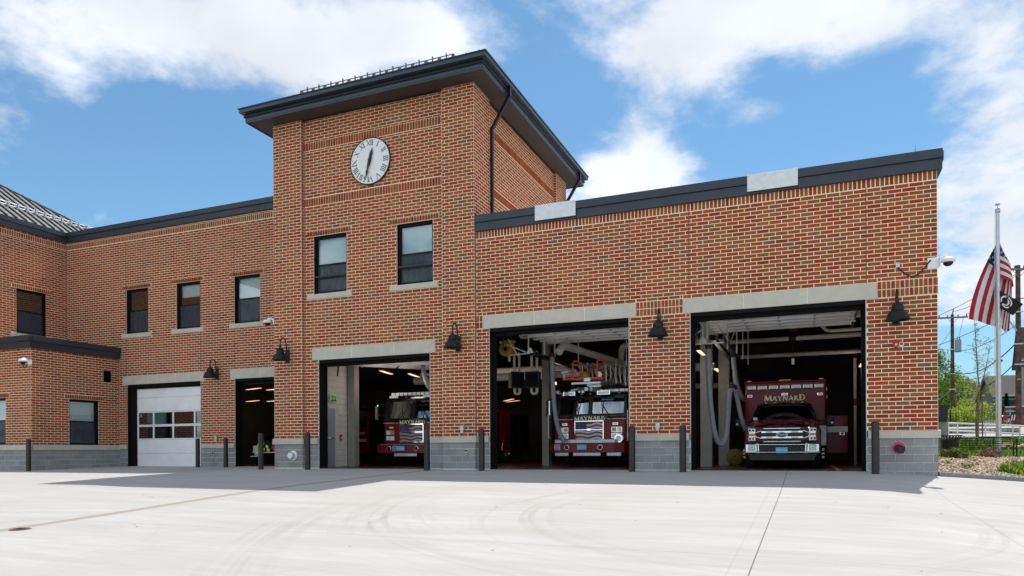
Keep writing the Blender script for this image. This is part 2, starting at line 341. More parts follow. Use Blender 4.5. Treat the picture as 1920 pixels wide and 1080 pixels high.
# ------------------------------------------------------------------ mesh builder
class MB:
    def __init__(s): s.v = []; s.f = []; s.m = []; s.s = []; s.tone = None; s.mats = []
    def mi(s, m):
        if m not in s.mats: s.mats.append(m)
        return s.mats.index(m)
    def add(s, vs, fs, m, smooth=False, mx=None):
        o = len(s.v)
        if mx is not None: vs = [tuple(mx @ Vector(v)) for v in vs]
        s.v += [tuple(v) for v in vs]; k = s.mi(m)
        for f in fs: s.f.append(tuple(o+i for i in f)); s.m.append(k); s.s.append(smooth)
        return s
    def box(s, x0, x1, y0, y1, z0, z1, m, mx=None, back=True):
        if x0 > x1: x0, x1 = x1, x0
        if y0 > y1: y0, y1 = y1, y0
        if z0 > z1: z0, z1 = z1, z0
        v = [(x0, y0, z0), (x1, y0, z0), (x1, y1, z0), (x0, y1, z0), (x0, y0, z1), (x1, y0, z1), (x1, y1, z1), (x0, y1, z1)]
        f = [(0, 1, 5, 4), (1, 2, 6, 5), (3, 0, 4, 7), (4, 5, 6, 7), (3, 2, 1, 0), (2, 3, 7, 6)]
        return s.add(v, f, m, False, mx)
    def bbox(s, x0, x1, y0, y1, z0, z1, m, b=.01, mx=None):
        """box with chamfered edges: three nested slabs as one hull ring"""
        if x0 > x1: x0, x1 = x1, x0
        if y0 > y1: y0, y1 = y1, y0
        def ring(z, i): return [(x0+i, y0+b, z), (x0+b, y0+i, z), (x1-b, y0+i, z), (x1-i, y0+b, z), (x1-i, y1-b, z), (x1-b, y1-i, z), (x0+b, y1-i, z), (x0+i, y1-b, z)]
        rs = [ring(z0, b*.7), ring(z0+b, 0), ring(z1-b, 0), ring(z1, b*.7)]
        v = sum(rs, []); f = [tuple(range(7, -1, -1)), tuple(range(24, 32))]
        for k in range(3):
            for i in range(8): j = (i+1) % 8; f.append((k*8+i, k*8+j, k*8+8+j, k*8+8+i))
        return s.add(v, f, m, False, mx)
    def quad(s, a, b, c, d, m): return s.add([a, b, c, d], [(0, 1, 2, 3)], m)
    def prism(s, poly, axis, a, b, m, mx=None, smooth=False):
        """poly = 2D outline in the plane across 'axis' (x: (y,z)  y: (x,z)  z: (x,y)), extruded a..b"""
        def P(q, t): return (t, q[0], q[1]) if axis == 'x' else (q[0], t, q[1]) if axis == 'y' else (q[0], q[1], t)
        n = len(poly); v = [P(q, a) for q in poly] + [P(q, b) for q in poly]
        s.add(v, [tuple(range(n)), tuple(range(2*n-1, n-1, -1))], m, False, mx)
        return s.add(v, [(i, n+i, n+(i+1) % n, (i+1) % n) for i in range(n)], m, smooth, mx)
    def cyl(s, p0, p1, r0, r1, m, n=12, caps=True, smooth=True):
        p0 = Vector(p0); p1 = Vector(p1); d = (p1-p0).normalized()
        a = d.orthogonal().normalized(); b = d.cross(a)
        r = lambda p, q: [tuple(p + (a*math.cos(2*math.pi*i/n) + b*math.sin(2*math.pi*i/n))*q) for i in range(n)]
        v = r(p0, r0)+r(p1, r1)
        s.add(v, [(i, (i+1) % n, n+(i+1) % n, n+i) for i in range(n)], m, smooth)
        if caps:
            if r0 > 1e-4: s.add(v[:n], [tuple(range(n-1, -1, -1))], m)
            if r1 > 1e-4: s.add(v[n:], [tuple(range(n))], m)
        return s
    def tube(s, pts, r, m, n=8, rf=None, caps=True):
        pts = [Vector(p) for p in pts]; K = len(pts); rings = []
        prev = None
        for i, p in enumerate(pts):
            d = (pts[min(i+1, K-1)]-pts[max(i-1, 0)])
            if d.length < 1e-9: d = Vector((0, 0, 1))
            d.normalize()
            if prev is None: a = d.orthogonal().normalized()
            else:
                a = prev - d*prev.dot(d)
                a = a.normalized() if a.length > 1e-6 else d.orthogonal().normalized()
            prev = a; b = d.cross(a); q = r if rf is None else rf(i, K)
            rings.append([tuple(p+(a*math.cos(2*math.pi*j/n)+b*math.sin(2*math.pi*j/n))*q) for j in range(n)])
        v = sum(rings, []); f = []
        for i in range(K-1):
            for j in range(n): f.append((i*n+j, i*n+(j+1) % n, (i+1)*n+(j+1) % n, (i+1)*n+j))
        s.add(v, f, m, True)
        if caps: s.add(rings[0], [tuple(range(n-1, -1, -1))], m); s.add(rings[-1], [tuple(range(n))], m)
        return s
    def lathe(s, prof, m, c=(0, 0, 0), n=24, axis='z', a0=0, a1=2*math.pi):
        """prof: (radius, height) list, turned about an axis through c"""
        K = len(prof); full = abs(a1-a0-2*math.pi) < 1e-6; cnt = n if full else n+1; v = []
        for r_, h in prof:
            for i in range(cnt):
                t = a0+(a1-a0)*i/n; x, y = r_*math.cos(t), r_*math.sin(t)
                q = (x, y, h) if axis == 'z' else (x, h, y) if axis == 'y' else (h, x, y)
                v.append((q[0]+c[0], q[1]+c[1], q[2]+c[2]))
        f = []
        for k in range(K-1):
            for i in range(n):
                j = (i+1) % cnt; f.append((k*cnt+i, k*cnt+j, (k+1)*cnt+j, (k+1)*cnt+i))
        return s.add(v, f, m, True)
    def sphere(s, c, r, m, sc=(1, 1, 1), n=12):
        pr = [(r*math.sin(math.pi*i/(n//2+2)), -r*math.cos(math.pi*i/(n//2+2))) for i in range(n//2+3)]
        o = MB(); o.lathe(pr, m, (0, 0, 0), n)
        return s.add([(c[0]+x*sc[0], c[1]+y*sc[1], c[2]+z*sc[2]) for x, y, z in o.v], o.f, m, True)
    def grid(s, P, nu, nv, m, smooth=True):
        v = [P(i/nu, j/nv) for j in range(nv+1) for i in range(nu+1)]
        f = [(j*(nu+1)+i, j*(nu+1)+i+1, (j+1)*(nu+1)+i+1, (j+1)*(nu+1)+i) for j in range(nv) for i in range(nu)]
        return s.add(v, f, m, smooth)
    def mesh(s, name):
        me = bpy.data.meshes.new(name); me.from_pydata(s.v, [], s.f)
        for m in s.mats: me.materials.append(M[m])
        me.polygons.foreach_set('material_index', s.m); me.polygons.foreach_set('use_smooth', s.s)
        if s.tone:
            a = me.attributes.new('tone', 'FLOAT', 'FACE'); a.data.foreach_set('value', s.tone)
        me.update(); return me

LOCS = {}
def thing(name, label, cat, loc=(0, 0, 0), rz=0., group=None):
    o = bpy.data.objects.new(name, None); COL.objects.link(o); o.empty_display_size = .1
    o.location = loc; o.rotation_euler = (0, 0, rz); o['label'] = label; o['category'] = cat
    if group: o['group'] = group
    return o
def tag(o, label, cat, group=None):
    o['label'] = label; o['category'] = cat
    if group: o['group'] = group
    return o
def link(name, mb, parent=None, world=False, label=None, kind=None, loc=None):
    me = mb.mesh(name) if isinstance(mb, MB) else mb
    o = bpy.data.objects.new(name, me); COL.objects.link(o)
    if parent is not None:
        o.parent = parent
        if world:
            w = Vector((0, 0, 0)); q = parent
            while q is not None: w += q.location; q = q.parent
            o.location = -w
    if loc is not None: o.location = Vector(o.location)+Vector(loc)
    if label: o['label'] = label
    if kind: o['kind'] = kind
    return o
def copy_thing(o, loc, label, rz=None):
    r = o.copy(); COL.objects.link(r); r.location = loc; r['label'] = label
    if rz is not None: r.rotation_euler = (0, 0, rz)
    for ch in list(o.children):
        c = ch.copy(); COL.objects.link(c); c.parent = r
        for g in list(ch.children):
            d = g.copy(); COL.objects.link(d); d.parent = c
    return r
def textmesh(txt, size, mat, ext=.004, shear=0., align='CENTER', xs=1.):
    c = bpy.data.curves.new('t', 'FONT'); c.body = txt; c.size = size; c.extrude = ext; c.shear = shear; c.align_x = align; c.align_y = 'CENTER'; c.resolution_u = 3
    o = bpy.data.objects.new('t', c); COL.objects.link(o); bpy.context.view_layer.update()
    me = bpy.data.meshes.new_from_object(o.evaluated_get(bpy.context.evaluated_depsgraph_get())); bpy.data.objects.remove(o)
    me.materials.clear(); me.materials.append(M[mat])
    # text lies in XY; stand it up facing -Y
    me.transform(Matrix.Scale(xs, 4, (1, 0, 0))); me.transform(Matrix.Rotation(R(90), 4, 'X')); return me
# ------------------------------------------------------------------ ground
def lerp(a, b, t): return a+(b-a)*max(0., min(1., t))
def pw(x, pts):
    if x <= pts[0][0]: return pts[0][1]
    for (a, p), (b, q) in zip(pts, pts[1:]):
        if x <= b: return p+(q-p)*(x-a)/(b-a)
    return pts[-1][1]
def gz(x, y):
    """apron: falls away from the thresholds, a little more towards the right"""
    base = pw(x, [(-60, -.16), (-20.5, -.12), (-17.2, -.03), (1.3, -.01), (2.9, -.115), (5.5, -.30), (14, -.75)])
    sl = pw(x, [(-20, .022), (-16, .045), (-9, .050), (0, .062), (3, .078), (8, .07)])
    if y >= 0: return base + (.02*y if x < -17.2 else 0)
    n = min(-y, 4.5)
    return base - sl*n - .042*max(0, -y-4.5)
def frange(a, b, st):
    n = max(1, int(round((b-a)/st))); return [a+(b-a)*i/n for i in range(n+1)]
def sheet(name, xs, ys, fz, mat, thick=0, kind='structure'):
    mb = MB(); v = [(x, y, fz(x, y)) for y in ys for x in xs]; n = len(xs)
    mb.add(v, [(j*n+i, j*n+i+1, (j+1)*n+i+1, (j+1)*n+i) for j in range(len(ys)-1) for i in range(n-1)], mat, True)
    return link(name, mb, kind=kind)
sheet('apron', frange(-60, -22, 2)[:-1]+frange(-22, 8, .5)+frange(9, 30, 3), frange(-40, -8, 1)[:-1]+frange(-8, 1, .25)+frange(1.5, 3.5, .5), gz, 'apron_concrete')
def terrain(x, y):
    t = pw(y, [(-4, -.16), (.9, -.12), (3, .10), (5.4, .27), (6.6, .22), (9.5, .09), (12.5, .12), (14.5, .35), (16.6, 1.02), (19.2, 1.13), (22.5, 1.62), (27, 1.60), (39, 1.78), (47, 2.14), (58, 3.2), (80, 4.0), (140, 9), (300, 14), (700, 16)])
    k = max(0, min(1, (8-y)/8)); return t - .085*max(0, x-3)*k*.6
sheet('ground', frange(2.95, 30, .75)+frange(34, 90, 6)+[140, 300, 600], frange(.95, 24, .5)+frange(26, 60, 2)+frange(66, 150, 7)+[300, 600], terrain, 'grass')
mbg = MB(); mbg.box(-700, 700, -700, 700, -3.4, -3.3, 'grass'); link('far_ground', mbg, kind='structure')
# street climbing behind the garden
sheet('street', frange(6.5, 60, 1.5), frange(24, 54, 1.0), lambda x, y: terrain(x, y)+.03, 'asphalt')
sheet('pavement', frange(5.0, 40, 1.0), frange(16.8, 24, .6), lambda x, y: terrain(x, y)+.035, 'walk')
sheet('brick_path', frange(3.2, 11, .5), frange(8.2, 11.2, .5), lambda x, y: terrain(x, y)+.02, 'paver_red')

# ------------------------------------------------------------------ the station
ST = thing('fire_station', 'red brick fire station with a clock tower and open garage bays', 'building', (-13, 0, 0))
ST_O = Vector((-13, 0, 0))
CH, BL, JT = .1016, .3048, .0195
BRICKS = []       # every brick: (wall, centre, half-sizes, direction key, tone)
def rects_minus(a0, a1, z0, z1, ops):
    A = sorted(set([a0, a1]+[min(max(o[i], a0), a1) for o in ops for i in (0, 1)]))
    Z = sorted(set([z0, z1]+[min(max(o[i], z0), z1) for o in ops for i in (2, 3)]))
    out = []
    for i in range(len(A)-1):
        for j in range(len(Z)-1):
            ca, cz = (A[i]+A[i+1])/2, (Z[j]+Z[j+1])/2
            if A[i+1]-A[i] < 1e-5 or Z[j+1]-Z[j] < 1e-5: continue
            if not any(o[0] < ca < o[1] and o[2] < cz < o[3] for o in ops): out.append((A[i], A[i+1], Z[j], Z[j+1]))
    return out
class Wall:
    def __init__(s, name, ox, oy, d, mat='mortar'):
        """d: 'x' faces -Y, running along +X;  'y' faces +X, running along +Y"""
        s.ox, s.oy, s.d = ox, oy, d; s.mb = MB(); s.name = name; s.mat = mat
        s.obj = bpy.data.objects.new(name, bpy.data.meshes.new(name)); COL.objects.link(s.obj); s.obj.parent = ST; s.obj.location = -ST_O
        s.bricks = []
    def P(s, a, out, z): return (s.ox+a, s.oy-out, z) if s.d == 'x' else (s.ox+out, s.oy+a, z)
    def back(s, a0, a1, z0, z1, ops, mat=None, rec=.0035):
        for r in rects_minus(a0, a1, z0, z1, ops):
            s.mb.quad(s.P(r[0], -rec, r[2]), s.P(r[1], -rec, r[2]), s.P(r[1], -rec, r[3]), s.P(r[0], -rec, r[3]), mat or s.mat)
    def course(s, a0, a1, z0, z1, ops, shift=0., odd=0):
        """running bond, cut where openings are"""
        k = 0; z = z0
        while z < z1-.02:
            zt = min(z+CH, z1); off = shift + (.5*BL if (k+odd) % 2 else 0)
            a = a0 - BL + (off % BL)
            while a < a1:
                l, r = max(a, a0), min(a+BL, a1)
                if r-l > .03:
                    segs = [(l, r, z, zt)]
                    for o in ops:
                        n = []
                        for (p, q, lo, hi) in segs:
                            if o[1] <= p+1e-4 or o[0] >= q-1e-4 or o[3] <= lo+.012 or o[2] >= hi-.012: n.append((p, q, lo, hi)); continue
                            if o[0]-p > .03: n.append((p, min(q, o[0]), lo, hi))
                            if q-o[1] > .03: n.append((max(p, o[1]), q, lo, hi))
                            m0, m1 = max(p, o[0]), min(q, o[1])
                            if hi-o[3] > .022: n.append((m0, m1, o[3], hi))
                            if o[2]-lo > .022: n.append((m0, m1, lo, o[2]))
                        segs = n
                    for (p, q, lo, hi) in segs:
                        if q-p > .035: s.brick(p, q, lo, hi)
                a += BL
            z += CH; k += 1
    def soldiers(s, a0, a1, z0, z1, out=.0, mod=.1016):
        n = max(1, round((a1-a0)/mod)); w = (a1-a0)/n
        for i in range(n): s.brick(a0+i*w, a0+(i+1)*w, z0, z1, out, soldier=True)
    def brick(s, a0, a1, z0, z1, out=0., soldier=False):
        j = (.026 if soldier else JT)/2; t = random.random()
        if soldier: t = t*.92
        s.bricks.append((a0+j, a1-j, z0+j, z1-j, out+random.uniform(-.0015, .0015), t))
    def done(s):
        for b in s.bricks:
            c = Vector(s.P((b[0]+b[1])/2, b[4], (b[2]+b[3])/2)); v = c-Vector((0, -D, EYE))
            nrm = Vector((0, -1, 0)) if s.d == 'x' else Vector((1, 0, 0))
            sc = (b[1]-b[0])*(b[3]-b[2])*abs(v.normalized().dot(nrm))/v.length_squared
            BRICKS.append([sc, s, b])
        if s.mb.v: s.obj.data = s.mb.mesh(s.name)
BM = {}
def brick_mesh(d, w, h):
    key = (d, round(w, 3), round(h, 3))
    if key not in BM:
        mb = MB(); t = .012
        if d == 'x': mb.box(-w/2, w/2, 0, t, -h/2, h/2, 'brick')
        else: mb.box(-t, 0, -w/2, w/2, -h/2, h/2, 'brick')
        mb.f.pop(5 if d == 'x' else 2); mb.m.pop(); mb.s.pop()
        BM[key] = mb.mesh('brick')
    return BM[key]
def finish_bricks():
    vis = sorted(BRICKS, key=lambda r: -r[0])
    single = set(id(r[2]) for r in vis[:300])
    per = {}
    for r in BRICKS: per.setdefault(id(r[1]), (r[1], []))[1].append(r[2])
    for w, bs in per.values():
        mb = MB(); tones = []
        for b in bs:
            a0, a1, z0, z1, out, t = b
            if id(b) in single:
                o = bpy.data.objects.new('brick', brick_mesh(w.d, a1-a0, z1-z0)); COL.objects.link(o); o.parent = w.obj
                o.location = Vector(w.P((a0+a1)/2, out, (z0+z1)/2)); o.color = (t, 0, 0, 1)
            else:
                P = w.P; i = out-.012
                v = [P(a0, out, z0), P(a1, out, z0), P(a1, out, z1), P(a0, out, z1), P(a0, i, z0), P(a1, i, z0), P(a1, i, z1), P(a0, i, z1)]
                f = [(0, 1, 2, 3), (1, 5, 6, 2), (4, 0, 3, 7), (3, 2, 6, 7), (4, 5, 1, 0)]
                mb.add(v, f, 'brick'); tones += [t]*5
        if mb.v:
            mb.tone = tones; o = link('brick_courses', mb, w.obj, kind='stuff'); o.color = (0, 0, 0, 1)
BKM = {}
def blocks(w, a0, a1, z0, shift=0., rows=4, zb=None, ops=(), out=0.):
    """split-face concrete blocks, every one its own piece"""
    for k in range(rows):
        z = z0+k*.2032; zl = z
        off = (.2032 if k % 2 else 0)+shift; a = a0-.4064+(off % .4064)
        while a < a1:
            l, r = max(a, a0)+.007, min(a+.4064, a1)-.007; a += .4064
            if r-l < .03: continue
            key = (w.d, round(r-l, 3))
            if key not in BKM:
                mb = MB(); h = .1016-.007; ww = (r-l)/2
                if w.d == 'x': mb.box(-ww, ww, 0, .03, -h, h, 'block')
                else: mb.box(-.03, 0, -ww, ww, -h, h, 'block')
                BKM[key] = mb.mesh('concrete_block')
            o = bpy.data.objects.new('concrete_block', BKM[key]); COL.objects.link(o); o.parent = w.obj
            o.location = Vector(w.P((l+r)/2, out+random.uniform(-.001, .001), z+.1016))
def boxw(mb, w, a0, a1, o0, o1, z0, z1, m, b=None):
    p = w.P(a0, o0, z0); q = w.P(a1, o1, z1)
    (mb.bbox(p[0], q[0], p[1], q[1], z0, z1, m, b) if b else mb.box(p[0], q[0], p[1], q[1], z0, z1, m))
def cap(w, a0, a1, z0=.80, z1=.985, joints=(), out=.05, l_end=0., r_end=0.):
    """cast-stone water table: stones butted with mortar"""
    js = [a0-l_end]+[j for j in joints]+[a1+r_end]
    for p, q in zip(js, js[1:]):
        mb = MB(); g = .006
        x0, y0, _ = w.P(p+(g if p != js[0] else 0), out, 0); x1, y1, _ = w.P(q-(g if q != js[-1] else 0), -.03, 0)
        if x0 > x1: x0, x1 = x1, x0
        if y0 > y1: y0, y1 = y1, y0
        # sloped top (wash)
        if w.d == 'x': mb.prism([(y0, z0), (y1, z0), (y1, z1+.012), (y0, z1-.012)], 'x', x0, x1, 'cast_stone')
        else: mb.prism([(x0, z0), (x1, z0), (x1, z1-.012), (x0, z1+.012)], 'y', y0, y1, 'cast_stone')
        link('cap_stone', mb, w.obj)
    for j in joints:
        mb = MB(); boxw(mb, w, j-.006, j+.006, -.02, out-.004, z0+.002, z1-.016, 'mortar'); link('cap_joint', mb, w.obj)
def lintel(w, a0, a1, z0, z1, joints, out=.022):
    js = [a0]+list(joints)+[a1]
    for p, q in zip(js, js[1:]):
        mb = MB(); g = .008
        boxw(mb, w, p+(g if p != a0 else 0), q-(g if q != a1 else 0), -.10, out, z0, z1, 'cast_stone', .006)
        link('lintel_stone', mb, w.obj)
    for j in joints:
        mb = MB(); boxw(mb, w, j-.008, j+.008, -.09, out-.004, z0+.003, z1-.003, 'mortar'); link('lintel_joint', mb, w.obj)
def exp_joint(w, a, z0, z1):
    mb = MB(); boxw(mb, w, a-.007, a+.007, -.008, .0035, z0, z1, 'gasket'); link('expansion_joint', mb, w.obj)

ZP0, ZP1 = 7.205, 7.675          # garage parapet metal
# ---- garage front
G = Wall('garage_wall', 0, 0, 'x')
B3 = (-8.90, -4.615, 0, 4.245); B4 = (-2.94, 1.335, 0, 4.245)
L3 = (-9.12, -4.41, 4.245, 4.635); L4 = (-3.13, 1.585, 4.245, 4.635)
gx0, gx1 = -9.33, 2.875
sold = [(gx0, L3[0], 4.245, 4.66), (L3[1], L4[0], 4.245, 4.66), (L4[1], gx1, 4.245, 4.66)]
ops = [B3, B4, L3, L4]+sold
G.back(gx0, gx1, .99, ZP1, ops[:4]); G.course(gx0, gx1, .990, 7.0, ops, .03)
for s_ in sold:
    for q in (0, 1): G.soldiers(s_[0], s_[1], 4.255+q*.2, 4.455+q*.2, .012)
    for q in (s_[2],): pass
G.soldiers(gx0, gx1, 6.99, 7.22, 0)
for a0, a1, sh in ((gx0, B3[0], .1), (B3[1], B4[0], .22), (B4[1], gx1, .02)):
    G.back(a0, a1, -.5, .82, [], 'block_mortar', .012); blocks(G, a0, a1, -.0, sh)
blocks(G, B4[1], gx1, -.2032, .223, 1)
cap(G, gx0, B3[0]-.03, joints=()); cap(G, B3[1]+.03, B4[0]-.03, joints=(-3.73,), ); cap(G, B4[1]+.03, gx1, joints=(2.11,), r_end=.05)
lintel(G, L3[0], L3[1], L3[2], L3[3], (-7.44, -5.895)); lintel(G, L4[0], L4[1], L4[2], L4[3], (-1.555, -.01))
for a in (-4.59, -2.965, 1.345): exp_joint(G, a, 4.64 if a != 1.345 else 4.64, 7.0)
G.done()
# ---- garage right end (turns the corner, faces +X)
GE = Wall('garage_end_wall', gx1, 0, 'y')
GE.back(0, 20.8, .99, ZP1, []); GE.course(0, 9, .990, 7.0, [], .15); GE.soldiers(0, 3, 7.0, 7.22); GE.soldiers(0, 9, 4.255, 4.455, .012); GE.soldiers(0, 9, 4.455, 4.655, .012)
GE.back(0, 20.8, -.6, .82, [], 'block_mortar', .012); blocks(GE, 0, 6, -.2032, .1, 5); cap(GE, 0, 6, l_end=0)
GE.done()
# ---- tower
TX0, TX1, PW = -16.97, -9.33, .13
PLx, PRx = -15.785, -10.43        # inner edges of the corner piers
TZ = 11.735
def tower_front():
    P1 = Wall('tower_left_pier', 0, -PW, 'x')
    P1.back(TX0, PLx, .99, TZ, []); P1.course(TX0, PLx, .99, TZ, [], .08, 1); P1.back(TX0, PLx, -.4, .82, [], 'block_mortar', .012)
    blocks(P1, TX0, PLx, 0, .16); cap(P1, TX0, PLx, l_end=.05, r_end=.05); P1.done()
    P2 = Wall('tower_right_pier', 0, -PW, 'x')
    P2.back(PRx, TX1, .99, TZ, []); P2.course(PRx, TX1, .99, TZ, [], .1, 1); P2.back(PRx, TX1, -.4, .82, [], 'block_mortar', .012)
    blocks(P2, PRx, TX1, 0, .05); cap(P2, PRx, TX1, joints=(-10.38,), l_end=.05, r_end=.05); P2.done()
    # narrow pier returns that face +X
    for nm, x, y0, y1 in (('pier_return', PLx, -PW, 0), ('pier_return', TX1, -PW, 0)):
        q = Wall(nm, x, y0, 'y'); q.back(0, y1-y0, .99, TZ if x == PLx else 7.2, [])
        z = .99; k = 0
        while z < (TZ if x == PLx else 7.2)-.03:
            q.brick(0 if k % 2 else .0, (y1-y0)+.02, z, z+CH); z += CH; k += 1
        q.back(0, y1-y0, -.3, .82, [], 'block_mortar', .012); blocks(q, 0, y1-y0+.1, 0, 0); q.done()
    F = Wall('tower_wall', 0, 0, 'x')
    door = (-15.20, -10.94, 0, 3.62); lt = (-15.46, -10.76, 3.62, 4.01)
    w1 = (-15.375, -14.06, 5.85, 7.79); w2 = (-12.12, -10.82, 5.85, 7.79)
    s1 = (-15.63, -13.87, 5.68, 5.85); s2 = (-12.385, -10.63, 5.68, 5.85)
    h1 = (-15.63, -13.87, 7.79, 7.97); h2 = (-12.385, -10.60, 7.79, 7.97)
    b1 = (PLx, PRx, 8.82, 9.10); b2 = (PLx, PRx, 10.71, 10.98)
    F.back(PLx, PRx, .99, TZ, [door, lt, w1, w2]); F.course(PLx, PRx, .99, TZ, [door, lt, w1, w2, s1, s2, h1, h2, b1, b2], .1)
    for h in (h1, h2): F.soldiers(h[0], h[1], h[2]+.005, h[3], .03)
    for b in (b1, b2): F.soldiers(b[0], b[1], b[2], b[3], .015)
    for a0, a1, sh in ((PLx, door[0], .3), (door[1], PRx, .05)):
        F.back(a0, a1, -.4, .82, [], 'block_mortar', .012); blocks(F, a0, a1, 0, sh)
    cap(F, PLx+.05, door[0]-.03); cap(F, door[1]+.03, PRx-.05)
    lintel(F, lt[0], lt[1], lt[2], lt[3], (-13.88, -12.25)); F.done()
    return F, (w1, w2), (s1, s2), door
TF, TW, TS, B2 = tower_front()
# tower right side, above the garage roof
def tower_side():
    Y0, Y1 = -PW, 8.84
    A = Wall('tower_side_pier', TX1, 0, 'y'); A.back(Y0, 1.05, 7.2, TZ, []); A.course(Y0, 1.05, 6.99+.1016*2, TZ, [], .1); A.done()
    Bk = Wall('tower_side_pier', TX1, 0, 'y'); Bk.back(7.6, Y1, 7.2, TZ, []); Bk.course(7.6, Y1, 7.19, TZ, [], .2); Bk.done()
    C = Wall('tower_side_wall', TX1-PW, 0, 'y'); b1 = (1.05, 7.6, 8.82, 9.10); b2 = (1.05, 7.6, 10.71, 10.98)
    C.back(1.05, 7.6, 7.2, TZ, []); C.course(1.05, 7.6, 7.19, TZ, [b1, b2], .1)
    for b in (b1, b2): C.soldiers(b[0], b[1], b[2], b[3], .015)
    C.done()
    q = Wall('pier_return', TX1-PW, 7.6, 'x'); q.back(0, PW, 7.2, TZ, [])
    z = 7.19
    while z < TZ-.03: q.brick(0, PW, z, z+CH); z += CH
    q.done()
tower_side()
mb = MB(); mb.box(TX0+.02, TX0+.05, 3.1, 8.84, 8, TZ, 'brick'); mb.box(TX0, TX1-PW-.02, 8.8, 8.84, 7, TZ, 'mortar'); mb.box(TX0+.02, TX0+.05, -PW+.03, 3.1, -.3, TZ, 'brick'); link('tower_rear_wall', mb, ST, True)

# ---- two-storey wing, set back
WY = 3.1; WX0 = -31.84; WZ0, WZ1 = 10.285, 10.74
Wg = Wall('wing_wall', 0, WY, 'x'); wb = -.09
d1 = (-27.98, -23.66, wb, 3.55); l1 = (-28.25, -23.48, 3.55, 3.94); d2 = (-21.80, -17.3, wb, 3.555); l2 = (-22.04, -17.0, 3.555, 3.96)
wA = (-28.00, -26.69, 5.82, 7.775); wB = (-25.0, -23.68, 5.82, 7.785); wC = (-21.80, -20.47, 5.83, 7.77)
sA = (-28.29, -26.49, 5.63, 5.82); sB = (-25.3, -23.48, 5.63, 5.82); sC = (-22.05, -20.28, 5.64, 5.83)
heads = [(s[0]+.03, s[1]-.02, w[3], w[3]+.17) for s, w in ((sA, wA), (sB, wB), (sC, wC))]
band = (WX0, TX0, 9.955, 10.19)
opw = [d1, l1, d2, l2, wA, wB, wC]
Wg.back(WX0-.2, TX0, .90, WZ1, opw); Wg.course(WX0, TX0, .895, WZ0+.02, opw+[sA, sB, sC]+heads+[band], .2)
for h in heads: Wg.soldiers(h[0], h[1], h[2], h[3], .03)
Wg.soldiers(band[0], band[1], band[2], band[3], .006)
Wg.back(-28.5, d1[0], -.4, .74, [], 'block_mortar', .012); Wg.back(d1[1], d2[0], -.4, .74, [], 'block_mortar', .012)
blocks(Wg, -28.46, d1[0], wb, .2); blocks(Wg, d1[1], d2[0], wb, .1)
cap(Wg, -28.42, d1[0]-.02, .715, .90); cap(Wg, d1[1]+.03, d2[0]-.03, .715, .90, (-22.75,))
lintel(Wg, *l1, (-26.70, -25.10)); lintel(Wg, *l2, (-20.48,))
for a in (-28.035, -23.675, -21.845): exp_joint(Wg, a, 4.0, 9.95)
Wg.done()
XWl = Wall('left_wing_wall', WX0, -6, 'y')
wD = (6+.775, 6+2.08, 5.80, 7.745); sD = (6+.55, 6+2.33, 5.62, 5.80); hD = (6+.565, 6+2.345, 7.745, 7.925); bD = (0, 9.1, 9.955, 10.19)
XWl.back(0, 9.12, 4.6, WZ1, [wD]); XWl.course(0, 9.1, 4.6+.0, WZ0+.02, [wD, sD, hD, bD], .1)
XWl.soldiers(hD[0], hD[1], hD[2], hD[3], .03); XWl.soldiers(0, 9.1, bD[2], bD[3], .006); exp_joint(XWl, 9.088, 4.9, 9.95); XWl.done()
# ---- single-storey box at the far left
BXX, BY = -28.47, -.855
VB = Wall('low_wing_side_wall', BXX, BY, 'y'); hb = -.16
wE = (1.602, 2.918, .87, 2.795); hE = (1.39, 3.19, 2.795, 2.985); vent = (3.17, 3.53, 3.63, 4.15)
VB.back(0, 3.955, .8, 5.2, [wE, vent]); VB.course(0, 3.955, .865, 4.78, [wE, hE, vent], .04)
VB.soldiers(hE[0], hE[1], hE[2], hE[3], .03); VB.back(0, 3.955, -.5, .7, [], 'block_mortar', .012); blocks(VB, 0, 3.955, hb+.013, .18); cap(VB, 0, 3.955, .665, .865, (.15, 1.43, 3.2, 3.85)); VB.done()
VF = Wall('low_wing_front_wall', 0, BY, 'x'); wF = (-31.3, -30.0, .88, 2.785); hF = (-31.6, -29.77, 2.785, 2.975)
VF.back(-36, BXX, .8, 5.2, [wF]); VF.course(-36, BXX, .865, 4.78, [wF, hF], .1); VF.soldiers(hF[0], hF[1], hF[2], hF[3], .03)
VF.back(-36, BXX, -.5, .7, [], 'block_mortar', .012); blocks(VF, -33, BXX, hb+.013, 0); cap(VF, -33, BXX, .665, .865, (-28.75,), r_end=.05); VF.done()

